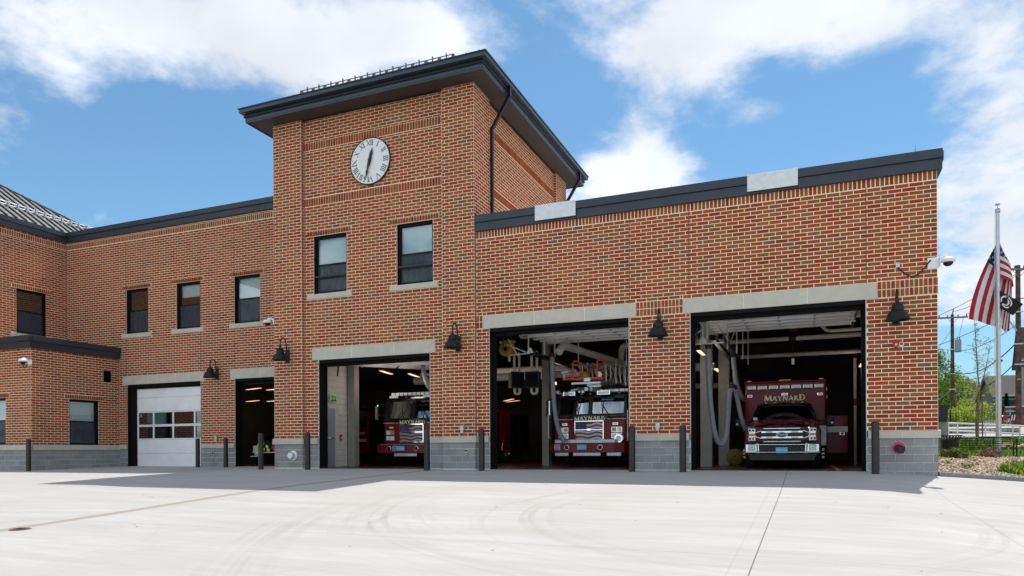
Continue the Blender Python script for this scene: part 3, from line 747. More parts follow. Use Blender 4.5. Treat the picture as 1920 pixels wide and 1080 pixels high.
# ---- parapets: folded metal, an upper and a lower face with a shadow line, in lengths
def parapet(segs_mat='parapet_metal'):
    P = lambda mb, **k: link('parapet', mb, ST, True)
    def run_x(x0, x1, y, z0, z1, zs, lens, out=.10):
        n = max(1, round((x1-x0)/lens))
        for i in range(n):
            a, b = x0+(x1-x0)*i/n, x0+(x1-x0)*(i+1)/n; mb = MB(); g = .0015
            mb.box(a+g, b-g, y-out, y+.02, z0, zs-.012, 'parapet_metal'); mb.box(a+g, b-g, y-out-.045, y+.35, zs, z1, 'parapet_metal')
            mb.box(a, b, y-out+.02, y+.02, zs-.013, zs, 'black_metal'); P(mb)
    def run_y(y0, y1, x, z0, z1, zs, lens, out=.10):
        n = max(1, round((y1-y0)/lens))
        for i in range(n):
            a, b = y0+(y1-y0)*i/n, y0+(y1-y0)*(i+1)/n; mb = MB(); g = .0015
            mb.box(x-.02, x+out, a+g, b-g, z0, zs-.012, 'parapet_metal'); mb.box(x-.35, x+out+.045, a+g, b-g, zs, z1, 'parapet_metal')
            mb.box(x-.02, x+out-.02, a, b, zs-.013, zs, 'black_metal'); P(mb)
    run_x(gx0+.02, gx1+.1, 0, ZP0, ZP1, 7.46, 3.1); run_y(.03, 20.8, gx1, ZP0, ZP1, 7.46, 3.4)
    run_x(WX0+.15, TX0, WY, WZ0, WZ1, 10.53, 3.2); run_y(-6, WY, WX0, WZ0, WZ1, 10.53, 3.2)
    run_y(BY, 3.08, BXX, 4.72, 5.215, 4.99, 4.2, .09); run_x(-36, BXX+.09, BY, 4.722, 5.213, 4.99, 3.0, .09)
parapet()
# white metal plates fixed over the parapet
for a0, a1 in ((-7.35, -6.11), (-1.44, -.215)):
    mb = MB(); y = -.158
    mb.box(a0, a1, y-.004, y, 7.255, 7.70, 'plate_metal')
    for i in range(4):
        for q in (0, 1): mb.cyl((a0+.04+(a1-a0-.08)*i/3, y-.008, 7.30+q*.34), (a0+.04+(a1-a0-.08)*i/3, y-.003, 7.30+q*.34), .008, .008, 'steel_dark', 6)
    link('parapet_plate', mb, ST, True)
for x, h in ((2.42, .17), (-3.42, .08)):
    mb = MB(); mb.cyl((x, .02, 7.67), (x, .02, 7.67+h+.05), .007, .003, 'steel_dark', 6); link('lightning_rod', mb, ST, True)
# roofs and hidden shell so that no sky shows through the windows
for r_ in ((TX1, gx1-.02, .3, 20.7, 7.18, 7.2), (WX0+.02, TX0, WY+.3, 20.7, 10.4, 10.45), (-36, BXX-.02, BY+.1, WY, 4.9, 4.95), (-44, WX0-.36, -6, 12, 10.3, 10.5)): mb = MB(); mb.box(*r_, 'roof_membrane'); link('flat_roof', mb, ST, True)

# ---- tower roof: low hip, box gutter, fascia, boarded soffit
def tower_roof():
    ex0, ex1, ey0, ey1 = -17.62, -8.74, -.735, 9.44
    rf = MB(); z = 12.17; cx0, cx1 = ex0-.16, ex1+.16; cy0, cy1 = ey0-.16, ey1+.16; h = 1.35; r = 4.6
    ym = (cy0+cy1)/2; xm = (cx0+cx1)/2
    v = [(cx0, cy0, z), (cx1, cy0, z), (cx1, cy1, z), (cx0, cy1, z), (xm, ym-.6, z+h), (xm, ym+.6, z+h)]
    rf.add(v, [(0, 1, 4), (1, 2, 5, 4), (2, 3, 5), (3, 0, 4, 5)], 'roof_bronze')
    for i in range(22):   # standing seams on the front slope and right slope
        x = cx0+(cx1-cx0)*(i+.5)/22; f = 1-abs(x-xm)/((cx1-cx0)/2); rf.tube([(x, cy0, z+.02), (x, cy0+(ym-cy0-.6)*f, z+.02+h*f)], .014, 'roof_seam', 4)
        y = cy0+(cy1-cy0)*(i+.5)/22; f = 1-abs(y-ym)/((cy1-cy0)/2); rf.tube([(cx1, y, z+.02), (cx1-(cx1-xm)*f, y, z+.02+h*f)], .014, 'roof_seam', 4)
    roof = link('roof', rf, ST, True)
    # soffit boards
    def bd(a0, a1, b0, b1, alongx):
        n = 46 if alongx else 44
        return
    sm = []
    w = .20; x = ex0+.03
    while x < ex1-.03:
        x2 = min(x+w, ex1-.03)
        def lim(xx): return min(.62, max(.0, min(xx-ex0, ex1-xx)))
        mbb = MB(); g = .006; m0, m1 = lim(x), lim(x2)
        mbb.add([(x+g, ey0+.03, TZ+.004), (x2-g, ey0+.03, TZ+.004), (x2-g, ey0+m1, TZ+.004), (x+g, ey0+m0, TZ+.004)], [(3, 2, 1, 0)], 'soffit')
        link('soffit_board', mbb, roof); mbb = MB()
        mbb.add([(x+g, ey1-.03, TZ+.004), (x2-g, ey1-.03, TZ+.004), (x2-g, ey1-m1, TZ+.004), (x+g, ey1-m0, TZ+.004)], [(0, 1, 2, 3)], 'soffit')
        link('soffit_board', mbb, roof); x = x2
    y = ey0+.03
    while y < ey1-.03:
        y2 = min(y+w, ey1-.03)
        def lim2(yy): return min(.62, max(.0, min(yy-ey0, ey1-yy)))
        g = .006; m0, m1 = lim2(y), lim2(y2)
        for sx, e in ((1, ex1), (-1, ex0)):
            mbb = MB()
            vv = [(e-sx*.03, y+g, TZ+.004), (e-sx*.03, y2-g, TZ+.004), (e-sx*m1, y2-g, TZ+.004), (e-sx*m0, y+g, TZ+.004)]
            mbb.add(vv, [(3, 2, 1, 0) if sx > 0 else (0, 1, 2, 3)], 'soffit'); link('soffit_board', mbb, roof)
        y = y2
    mb = MB(); mb.box(ex0, ex1, ey0, ey1, TZ+.02, TZ+.04, 'black_metal'); link('soffit_backing', mb, roof)
    def ring(name, o0, o1, z0, z1, m, lens=None):
        # four sides; outer offset o1, inner o0 from the eave line
        segs = []
        def cut(a, b):
            n = max(1, round((b-a)/lens)) if lens else 1
            return [(a+(b-a)*i/n, a+(b-a)*(i+1)/n) for i in range(n)]
        for a, b in cut(ex0-o1, ex1+o1): segs += [(a, b, ey0-o1, ey0-o0), (a, b, ey1+o0, ey1+o1)]
        for a, b in cut(ey0-o0, ey1+o0): segs += [(ex0-o1, ex0-o0, a, b), (ex1+o0, ex1+o1, a, b)]
        for s_ in segs:
            mb = MB(); g = .0015 if lens else 0
            mb.box(s_[0]+g, s_[1]-g, s_[2]+g, s_[3]-g, z0, z1, m); link(name, mb, roof)
    ring('fascia', -.03, 0, TZ-.015, 11.885, 'eave_metal', 3.0)
    ring('cornice', -.03, .045, 11.885, 11.93, 'black_metal'); ring('cornice', -.03, .015, 11.93, 12.02, 'black_metal')
    ring('gutter', .015, .15, 12.02, 12.16, 'eave_metal', 2.4)
    mb = MB()
    for (p, q) in (((ex0-.17, ey0-.17), (ex1+.17, ey0-.17)), ((ex1+.17, ey0-.17), (ex1+.17, ey1+.17)), ((ex0-.17, ey0-.17), (ex0-.17, ey1+.17))):
        mb.tube([(p[0], p[1], 12.155), (q[0], q[1], 12.155)], .018, 'eave_metal', 6)
    link('gutter_lip', mb, roof)
    # snow guard: two rails on posts
    yg = -.25; gb = MB(); x0, x1 = -15.65, -9.95; zg = 12.30
    for k, zz in enumerate((zg+.17, zg+.35)): gb.tube([(x0-.05*k, yg, zz), (x1, yg, zz)], .016, 'guard_metal', 6)
    n = 24
    for i in range(n+1):
        x = x0+(x1-x0)*i/n
        gb.box(x-.010, x+.010, yg-.03, yg+.03, zg-.1, zg+(.42 if i % 2 else .33), 'guard_metal')
        if i % 2 == 0: gb.box(x-.045, x+.045, yg-.03, yg+.03, zg+.12, zg+.34, 'guard_metal')
    link('snow_guard', gb, roof)
    mb = MB(); mb.cyl((-11.2, .4, 12.3), (-11.2, .4, 13.05), .008, .004, 'steel_dark', 6); link('lightning_rod', mb, roof)
tower_roof()
# downspouts
def downspout(x_e, y, x_w, zlow, side=1):
    mb = MB(); s = .045
    def seg(p, q):
        p = Vector(p); q = Vector(q); d = (q-p).normalized(); n = Vector((0, 1, 0)); u = d.cross(n).normalized()
        v = []
        for c in (p, q):
            for a, b in ((-1, -1), (1, -1), (1, 1), (-1, 1)): v.append(tuple(c+u*a*s+n*b*s*1.25))
        mb.add(v, [(0, 1, 5, 4), (1, 2, 6, 5), (2, 3, 7, 6), (3, 0, 4, 7), (4, 5, 6, 7), (3, 2, 1, 0)], 'black_metal')
    seg((x_e, y, 12.05), (x_e, y, 11.70)); seg((x_e, y, 11.74), (x_w, y, 10.78)); seg((x_w, y, 10.82), (x_w, y, zlow))
    for z in (zlow+.8, zlow+2.2): mb.box(min(x_w, x_w-side*.10), max(x_w, x_w-side*.10), y-.07, y+.07, z-.015, z+.015, 'black_metal')
    link('downspout', mb, ST, True)
downspout(-8.66, 1.10, -9.27, 7.6); downspout(-8.66, 8.6, -9.27, 7.6); downspout(-17.70, 1.6, -17.04, 9.5, -1)

# ---- metal hip roof at the far left
def left_roof():
    x0, z0, yc, pit = -31.95, 10.80, 7.0, .65; ln = 9.0
    P = lambda t, y: (x0-t, y, z0+pit*t)
    mb = MB(); mb.add([P(0, -14), P(0, yc), P(ln, yc-ln), P(ln, -14)], [(0, 1, 2, 3)], 'roof_bronze')
    mb.add([P(0, yc), (x0-2*ln, yc, z0), P(ln, yc-ln)], [(0, 1, 2)], 'roof_bronze')
    roof = link('hip_roof', mb, ST, True)
    y = -13.8
    while y < yc-.1:
        tt = min(ln, yc-y); q = MB(); d = .028
        a = P(0, y); b = P(tt, y)
        q.add([(a[0], a[1]-.028, a[2]), (a[0], a[1]+.028, a[2]), (b[0], b[1]+.028, b[2]), (b[0], b[1]-.028, b[2]),
               (a[0], a[1]-.028, a[2]+.08), (a[0], a[1]+.028, a[2]+.08), (b[0], b[1]+.028, b[2]+.08), (b[0], b[1]-.028, b[2]+.08)],
              [(4, 5, 6, 7), (0, 4, 7, 3), (1, 2, 6, 5), (0, 1, 5, 4)], 'roof_seam')
        link('standing_seam', q, roof); y += .42
    q = MB(); q.tube([P(0, yc), P(ln, yc-ln)], .07, 'roof_seam', 6); link('hip_cap', q, roof)
    g = MB()
    for dz in (.10, .22): g.tube([(x0-1.25, -14, z0+pit*1.25+dz), (x0-1.25, yc-1.5, z0+pit*1.25+dz)], .02, 'galvanized', 6)
    yy = -13.8
    while yy < yc-1.4: g.box(x0-1.30, x0-1.20, yy-.04, yy+.04, z0+pit*1.2, z0+pit*1.25+.27, 'galvanized'); yy += .42
    link('snow_guard', g, roof)
left_roof()

# ---- windows
def window(w, r, sill=None, mid=None, kind='blind', rec=.09, blind_to=None):
    """double-hung window in wall w, opening r=(a0,a1,z0,z1): frame, two sashes with panes, insect screen below, blind, sill"""
    a0, a1, z0, z1 = r; mid = mid or (z0+z1)/2+.02
    fr = MB(); f = .055
    for (p, q, lo, hi) in ((a0, a0+f, z0, z1), (a1-f, a1, z0, z1), (a0+f, a1-f, z0, z0+f), (a0+f, a1-f, z1-f, z1)): boxw(fr, w, p, q, -.19, -rec, lo, hi, 'window_frame')
    # steel-lined reveal
    for (p, q, lo, hi) in ((a0-.004, a0+.006, z0, z1), (a1-.006, a1+.004, z0, z1), (a0, a1, z1-.006, z1+.004)): boxw(fr, w, p, q, -.20, -.012, lo, hi, 'window_frame')
    root = link('window', fr, ST, True)
    g = .045
    for nm, lo, hi, dp in (('upper_sash', mid-.03, z1-f, -.125), ('lower_sash', z0+f, mid+.03, -.165)):
        sb = MB()
        for (p, q, l_, h_) in ((a0+f, a0+f+g, lo, hi), (a1-f-g, a1-f, lo, hi), (a0+f+g, a1-f-g, lo, lo+g+.01), (a0+f+g, a1-f-g, hi-g, hi)): boxw(sb, w, p, q, dp-.03, dp, l_, h_, 'window_frame')
        link(nm, sb, root)
        pn = MB(); pp = [w.P(a0+f+g, dp-.015, lo+g), w.P(a1-f-g, dp-.015, lo+g), w.P(a1-f-g, dp-.015, hi-g), w.P(a0+f+g, dp-.015, hi-g)]
        pn.quad(*pp, 'glass'); link('pane', pn, root)
    if kind != 'dark':
        bt = blind_to if blind_to is not None else mid
        mb = MB(); boxw(mb, w, a0+f, a1-f, -.245, -.240, bt, z1-.05, 'blind'); link('blind', mb, root)
    if kind != 'plain_dark':
        mb = MB(); pp = [w.P(a0+f+.02, -.130, z0+f+.02), w.P(a1-f-.02, -.130, z0+f+.02), w.P(a1-f-.02, -.130, mid-.03), w.P(a0+f+.02, -.130, mid-.03)]
        mb.quad(*pp, 'insect_screen'); link('insect_screen', mb, root)
    mb = MB(); boxw(mb, w, a0-.3, a1+.3, -1.5, -1.48, z0-.3, z1+.3, 'room_dark'); boxw(mb, w, a0-.3, a0-.28, -1.48, -.2, z0-.3, z1+.3, 'inner_wall'); boxw(mb, w, a1+.28, a1+.3, -1.48, -.2, z0-.3, z1+.3, 'inner_wall')
    boxw(mb, w, a0-.3, a1+.3, -1.48, -.2, z1+.1, z1+.12, 'inner_wall'); boxw(mb, w, a0-.3, a1+.3, -1.48, -.2, z0-.3, z0-.28, 'inner_wall'); link('room', mb, root)
    if sill:
        mb = MB(); p = w.P(sill[0], .045, 0); q = w.P(sill[1], -.09, 0)
        if w.d == 'x': mb.prism([(p[1], sill[2]), (q[1], sill[2]), (q[1], sill[3]+.01), (p[1], sill[3]-.012)], 'x', p[0], q[0], 'cast_stone')
        else: mb.prism([(p[0], sill[2]), (q[0], sill[2]), (q[0], sill[3]+.01), (p[0], sill[3]-.012)], 'y', p[1], q[1], 'cast_stone')
        link('sill', mb, root)
def screenmat():
    m, t, b = nodes('insect_screen'); k = NT(t)
    tr = k.n('ShaderNodeBsdfTransparent'); df = k.n('ShaderNodeBsdfDiffuse'); df.inputs[0].default_value = (.07, .085, .10, 1)
    wv = k.n('ShaderNodeTexWave'); wv.inputs['Scale'].default_value = 1.2; wv.inputs['Distortion'].default_value = 9; wv.inputs['Detail'].default_value = 1.5; k.l(k.pos(), wv.inputs['Vector'])
    ms = k.n('ShaderNodeMixShader'); k.l(k.rng(wv.outputs['Fac'], 0, 1, .55, .68), ms.inputs[0]); k.l(tr.outputs[0], ms.inputs[1]); k.l(df.outputs[0], ms.inputs[2]); k.l(ms.outputs[0], t.nodes['Material Output'].inputs[0])
screenmat()
window(TF, TW[0], TS[0], 6.83); window(TF, TW[1], TS[1], 6.83)
window(Wg, wA, sA, 6.84, 'dark'); window(Wg, wB, sB, 6.84, blind_to=7.2); window(Wg, wC, sC, 6.84)
window(XWl, wD, sD, 6.8, 'dark'); window(VB, wE, None, 1.87, blind_to=1.9); window(VF, wF, None, 1.87)
# louvred vent
mb = MB(); boxw(mb, VB, vent[0], vent[1], -.10, -.09, vent[2], vent[3], 'black_metal')
for p, q, lo, hi in ((vent[0], vent[0]+.025, vent[2], vent[3]), (vent[1]-.025, vent[1], vent[2], vent[3]), (vent[0], vent[1], vent[2], vent[2]+.025), (vent[0], vent[1], vent[3]-.025, vent[3])): boxw(mb, VB, p, q, -.09, .012, lo, hi, 'black_metal')
vo = link('vent', mb, ST, True)
for i in range(7):
    z = vent[2]+.05+i*.066; q = MB(); a, b, c, d = VB.P(vent[0]+.025, -.06, z+.045), VB.P(vent[1]-.025, -.06, z+.045), VB.P(vent[1]-.025, .005, z), VB.P(vent[0]+.025, .005, z)
    q.quad(a, b, c, d, 'black_metal'); link('louvre', q, vo)

# ---- bay linings: steel jambs and head on each opening
def jambs(w, r, depth=.36, zb=None, m='jamb_steel'):
    a0, a1, z0, z1 = r; z0 = zb if zb is not None else z0-.05
    mb = MB()
    boxw(mb, w, a0, a0+.018, -depth, -.004, z0, z1-.10, m); boxw(mb, w, a1-.018, a1, -depth, -.004, z0, z1-.10, m); boxw(mb, w, a0, a1, -depth, -.02, z1-.10, z1+.0, m)
    boxw(mb, w, a0-.3, a0+.0, -depth-.02, -depth+.02, z0, z1+.5, m); boxw(mb, w, a1, a1+.3, -depth-.02, -depth+.02, z0, z1+.5, m); boxw(mb, w, a0+.018, a1-.018, -depth, -depth+.10, z1-.20, z1-.10, m)
    boxw(mb, w, a0, a0+.09, -depth, -depth+.03, z0, z1-.1, m); boxw(mb, w, a1-.09, a1, -depth, -depth+.03, z0, z1-.1, m)
    boxw(mb, w, a0-.006, a0+.010, -.02, .006, max(z0, .0), z1, 'galvanized'); boxw(mb, w, a1-.010, a1+.006, -.02, .006, max(z0, .0), z1, 'galvanized')
    link('bay_frame', mb, ST, True)
jambs(G, B3); jambs(G, B4); jambs(TF, B2); jambs(Wg, d1, .24, -.2); _m = MB(); _m.box(-27.96, -27.60, WY+.16, WY+.24, -.2, 3.45, 'jamb_steel'); _m.box(-27.97, -23.66, WY+.10, WY+.16, 3.40, 3.50, 'jamb_steel'); link('door_jamb', _m, ST, True); jambs(Wg, d2, .40, -.2)
# ---- closed overhead door with glazed sections in the wing
def closed_door():
    y = WY+.20; x0, x1 = -27.60, -23.66
    mb = MB(); mb.box(x0, x1, y-.012, y+.012, -.13, -.115, 'rubber'); root = link('overhead_door', mb, ST, True); zs = [-.12, .505, 1.11, 1.725, 2.345, 2.955, 3.58]
    for i in range(6):
        mb = MB(); z0, z1 = zs[i]+.004, zs[i+1]-.004
        if i in (2, 3):
            n = 4; cw = [(-27.60, -26.62), (-26.62, -25.46), (-25.46, -24.22), (-24.22, -23.0)]
            mb.box(x0, x1, y-.01, y+.03, z0, z0+.045, 'door_white'); mb.box(x0, x1, y-.01, y+.03, z1-.045, z1, 'door_white')
            for a, b in cw: mb.box(a-.035 if a != x0 else a, a+.035+(.04 if a == x0 else 0), y-.012, y+.03, z0+.045, z1-.045, 'door_white')
            po = link('door_panel', mb, root)
            for a, b in cw:
                q = MB(); a_ = a+.04; b_ = min(b-.04, x1)
                q.quad((a_, y+.01, z0+.05), (b_, y+.01, z0+.05), (b_, y+.01, z1-.05), (a_, y+.01, z1-.05), 'glass_dark'); link('door_pane', q, root)
        else:
            mb.bbox(x0, x1, y-.012, y+.03, z0, z1, 'door_white', .008); link('door_panel', mb, root)
    t = textmesh('1', .2, 'letter_white', .003); o = link('door_number', t, root, loc=(-27.36, y-.02, 2.16))
closed_door()
finish_bricks()
# ------------------------------------------------------------------ inside of the garage
def interior():
    mb = MB()
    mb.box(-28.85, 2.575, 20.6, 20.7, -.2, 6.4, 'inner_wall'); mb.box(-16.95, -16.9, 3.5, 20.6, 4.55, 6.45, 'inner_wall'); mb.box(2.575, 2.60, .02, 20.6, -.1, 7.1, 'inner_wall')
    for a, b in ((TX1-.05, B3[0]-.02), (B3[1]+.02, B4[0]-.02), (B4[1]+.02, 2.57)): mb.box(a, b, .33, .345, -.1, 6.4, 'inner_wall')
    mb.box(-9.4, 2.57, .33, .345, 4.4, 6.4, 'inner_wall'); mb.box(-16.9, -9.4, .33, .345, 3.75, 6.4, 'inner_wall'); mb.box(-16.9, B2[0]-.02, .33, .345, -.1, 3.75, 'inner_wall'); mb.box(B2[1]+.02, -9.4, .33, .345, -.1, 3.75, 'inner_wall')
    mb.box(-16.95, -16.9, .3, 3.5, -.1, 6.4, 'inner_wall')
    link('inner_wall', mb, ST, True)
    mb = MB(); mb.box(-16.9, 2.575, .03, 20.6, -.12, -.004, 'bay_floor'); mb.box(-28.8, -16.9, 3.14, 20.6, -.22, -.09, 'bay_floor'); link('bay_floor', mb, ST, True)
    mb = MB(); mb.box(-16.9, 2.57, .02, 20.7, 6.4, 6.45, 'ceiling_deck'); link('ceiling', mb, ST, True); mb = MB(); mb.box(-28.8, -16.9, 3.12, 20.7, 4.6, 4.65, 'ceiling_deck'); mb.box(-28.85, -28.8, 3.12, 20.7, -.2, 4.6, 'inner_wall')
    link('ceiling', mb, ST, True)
    for i in range(12):
        y = 1.4+i*1.65; mb = MB(); mb.box(-16.8, 2.57, y-.06, y+.06, 5.98, 6.0, 'ceiling_deck'); mb.box(-16.8, 2.57, y-.06, y+.06, 6.33, 6.35, 'ceiling_deck')
        for j in range(38):
            x = -16.6+j*.5; mb.add([(x, y, 6.0), (x+.03, y, 6.0), (x+.28, y, 6.34), (x+.25, y, 6.34)], [(0, 1, 2, 3)], 'ceiling_deck'); mb.add([(x+.5, y, 6.0), (x+.47, y, 6.0), (x+.25, y, 6.34), (x+.28, y, 6.34)], [(0, 1, 2, 3)], 'ceiling_deck')
        link('roof_joist', mb, ST, True)
    # painted block partition beside the second bay, with column, door and exit sign
    mb = MB(); mb.box(-15.66, -15.60, .36, 2.15, -.01, 5.2, 'inner_column'); pw_ = link('partition', mb, ST, True)
    for k in range(24):
        z = .005+k*.2032; off = .2 if k % 2 else 0; y = .37-off
        while y < 2.14:
            a, b = max(y, .37)+.004, min(y+.4064, 2.14)-.004; y += .4064
            if b-a < .04: continue
            if z < 2.13 and a > .98 and b < 1.0: continue
            q = MB(); q.box(-15.605, -15.592, a, b, z+.004, z+.199, 'inner_block'); link('painted_block', q, pw_)
    for x, y, w in ((-15.45, 2.32, .30), (-8.86, 5.0, .26), (-3.05, 4.2, .36), (-2.75, 6.6, .36), (1.9, 8.5, .3)):
        mb = MB(); mb.box(x-w/2, x+w/2, y-.15, y+.15, -.01, 6.3, 'inner_column'); link('column', mb, ST, True)
    # grey door in the partition
    mb = MB(); x = -15.585; mb.box(x-.01, x+.03, .55, .62, 0, 2.15, 'inner_block'); mb.box(x-.01, x+.03, 1.40, 1.47, 0, 2.15, 'inner_block'); mb.box(x-.01, x+.03, .62, 1.40, 2.08, 2.15, 'inner_block'); mb.box(x-.01, x+.012, .62, 1.40, 0, 2.08, 'door_panel_grey')
    mb.box(x+.012, x+.03, .60, .78, .9, .95, 'chrome'); dr = link('side_door', mb, ST, True)
    mb = MB(); mb.box(x+.013, x+.05, .55, 1.3, 1.0, 1.05, 'chrome'); link('push_bar', mb, dr)
interior()
# raised overhead doors hanging under the ceiling
def raised_door(x0, x1, z, y0=.42, n=6):
    mb = MB(); mb.box(x0, x1, y0+.02, y0+.10, z+.16, z+.22, 'steel_dark'); root = link('raised_door', mb, ST, True)
    for x in (x0-.03, x1+.03): mb = MB(); mb.tube([(x, y0-.02, z-.6), (x, y0+.05, z-.05), (x, y0+.35, z+.06), (x, y0+n*.62+1.2, z+.14)], .03, 'steel_dark', 6); link('track', mb, root)
    for i in range(n):
        ya, yb = y0+.15+i*.62, y0+.15+(i+1)*.62-.012; za = z+.05*(i > 0)+.012*i; q = MB()
        q.box(x0, x1, ya, yb, za+.07, za+.11, 'door_back')
        for yy in (ya+.07, yb-.07): q.prism([(yy-.06, za+.07), (yy-.04, za-.03), (yy+.04, za-.03), (yy+.06, za+.07)], 'x', x0+.02, x1-.02, 'door_white')
        for k in range(5):
            xx = x0+.1+(x1-x0-.2)*k/4; q.box(xx-.03, xx+.03, ya+.02, yb-.02, za-.005, za+.05, 'galvanized')
        link('door_section', q, root)
raised_door(B4[0]+.15, B4[1]-.1, 4.24); raised_door(B3[0]+.30, B3[1]-.1, 4.24); raised_door(B2[0]+.5, B2[1]-.1, 3.70, n=5)

G_PIPE = 'pipes under the garage ceiling'
def pipe(label, pts, r, m='pipe_grey', coll=(), grp=G_PIPE, cat='pipe', name='ceiling_pipe', n=10):
    mb = MB(); o = Vector(pts[0]); P = [Vector(p)-o for p in pts]
    # rounded elbows
    Q = [P[0]]
    for a, b, c in zip(P, P[1:], P[2:]):
        r1 = min(.22, (b-a).length*.4, (c-b).length*.4); u = (a-b).normalized(); v = (c-b).normalized()
        for t in (0, .25, .5, .75, 1): Q.append((b+u*r1)*(1-t)**2+b*2*t*(1-t)+(b+v*r1)*t*t)
    Q.append(P[-1]); mb.tube(Q, r, m, n)
    for (f, w) in coll:
        p = P[0]+(P[1]-P[0])*f; d = (P[1]-P[0]).normalized(); mb.cyl(p-d*w, p+d*w, r*1.18, r*1.18, 'steel_dark', n)
    t = link(name, mb, None); t.location = o; tag(t, label, cat, grp); return t
pipe('thick grey pipe crossing the ambulance bay just behind the raised door', [(-2.7, 6.0, 4.95), (2.4, 6.0, 4.95)], .13, coll=((.35, .05), (.62, .05)))
pipe('grey pipe spanning the ambulance bay with a dark clamp at its middle', [(-2.9, 8.0, 4.55), (2.4, 8.0, 4.55)], .085, coll=((.45, .12),))
pipe('lowest grey pipe crossing over the ambulance box', [(-2.8, 9.5, 4.15), (2.3, 9.5, 4.15)], .075)
pipe('short bent grey pipe at the right of the ambulance bay', [(.45, 7.2, 4.8), (.62, 7.2, 4.62), (2.4, 7.2, 4.62)], .06)
pipe('large grey duct curving down behind the front left of the ladder truck bay', [(-9.3, 3.6, 4.7), (-8.75, 3.6, 4.7), (-8.3, 3.9, 5.0), (-8.2, 4.4, 6.2)], .24)
pipe('grey pipe running across the ladder truck bay behind the heaters', [(-12.5, 7.0, 3.80), (-6.3, 7.0, 3.80)], .12)
pipe('fat grey pipe running across behind the truck ladder', [(-14, 9.5, 3.85), (-3.4, 9.5, 3.85)], .18)
pipe('grey pipe above the ladder basket that bends down at its left end', [(-3.5, 8.5, 4.75), (-6.9, 8.5, 4.75), (-6.95, 8.5, 4.0)], .12)
pipe('upper grey pipe crossing the engine bay behind the light strip', [(-15.5, 7.4, 3.85), (-10.2, 7.4, 3.85)], .09, coll=((.4, .1),))
pipe('wide pale pipe crossing the engine bay below the narrow one', [(-16.5, 8.6, 3.72), (-10.0, 8.6, 3.72)], .17)
pipe('large grey duct along the engine bay partition', [(-15.4, .5, 3.72), (-14.0, 6.0, 4.02)], .19, coll=((.6, .03),))
pipe('dark grey duct slanting across the back of the ladder truck bay', [(-9.0, 12, 3.3), (-2.8, 12, 3.3)], .12)
pipe('exhaust duct running back beside the ladder truck hose', [(-7.6, 2.7, 3.80), (-7.55, 3.0, 4.05), (-6.6, 9.0, 3.95)], .13, 'pipe_grey')
pipe('exhaust duct running back above the ambulance hose', [(-2.66, 1.6, 3.75), (-2.85, 1.8, 4.40), (-2.9, 12, 4.40)], .12, 'pipe_grey')
# white strut hangers
def hanger(label, segs, w=.022, m='pipe_white', foot=None):
    mb = MB(); o = Vector(segs[0][0])
    for a, b in segs: mb.tube([Vector(a)-o, Vector(b)-o], w, m, 4)
    if foot is not None:
        f = Vector(foot)-o; mb.prism([(f.x-.12, f.z), (f.x+.12, f.z), (f.x+.04, f.z+.16), (f.x-.04, f.z+.16)], 'y', f.y-.01, f.y+.01, m)
    t = link('strut_hanger', mb, None); t.location = o; tag(t, label, 'hanger', 'white steel hangers in the garage bays')
hanger('white steel post and crossbar holding the front end of the ambulance exhaust rail', [((-2.78, 1.3, 4.35), (-2.78, 1.3, 3.60)), ((-3.1, 1.3, 3.58), (-2.2, 1.3, 3.58)), ((-3.0, 1.3, 4.4), (-2.74, 1.3, 4.0)), ((-2.66, 1.3, 4.25), (-2.66, 1.3, 3.7)), ((-3.0, 1.3, 3.85), (-2.78, 1.3, 4.0))], .024, foot=(-2.78, 1.3, 3.60))
for x, y, lb in ((-2.22, 2.5, 'first vertical white hanger behind the raised ambulance bay door'), (-2.05, 3.6, 'second vertical white hanger behind the raised ambulance bay door'), (-2.0, 5.2, 'third vertical white hanger behind the raised ambulance bay door'), (-1.95, 6.8, 'farthest vertical white hanger left of the ambulance box')):
    hanger(lb, [((x, y, 5.9), (x, y, 3.55))], .025)
hanger('slanted white brace left of the ambulance box', [((-1.9, 3.6, 4.7), (-2.25, 3.6, 3.9))], .015)
hanger('slanted white strut under the left edge of the raised ambulance bay door', [((-2.5, 2.0, 4.3), (-2.15, 2.0, 3.75))], .018)
hanger('short white hanger under the right end of the raised ambulance bay door', [((1.12, 1.2, 4.5), (1.12, 1.2, 3.95)), ((1.09, 1.2, 3.95), (1.17, 1.2, 3.92))], .026)
hanger('white steel post and crossbar holding the front end of the ladder truck exhaust rail', [((-8.25, 1.6, 4.25), (-8.25, 1.6, 3.72)), ((-8.95, 1.6, 3.62), (-8.2, 1.6, 3.66)), ((-9.0, 1.6, 3.98), (-8.35, 1.6, 3.70)), ((-8.95, 1.6, 4.15), (-8.62, 1.6, 3.6))], .024, foot=(-8.2, 1.6, 3.66))
for x, y, lb in ((-8.0, 2.4, 'thick white hanger in front of the ladder truck exhaust duct'), (-7.85, 3.0, 'white hanger just right of the thick one over the ladder truck hose'), (-7.3, 3.9, 'white hanger over the left windshield of the ladder truck'), (-6.0, 5.5, 'thin white hanger behind the ladder basket')):
    hanger(lb, [((x, y, 5.8), (x, y, 3.55 if x > -7.5 else 3.7))], .03 if x < -7.7 else .02)
hanger('short white hanger under the first duct of the engine bay', [((-14.3, 1.2, 4.1), (-14.3, 1.2, 3.45))], .022)
hanger('forked white hanger in the upper right of the engine bay', [((-11.4, 2.4, 3.8), (-11.45, 2.4, 3.35)), ((-11.3, 2.4, 3.75), (-11.45, 2.4, 3.35))], .018)
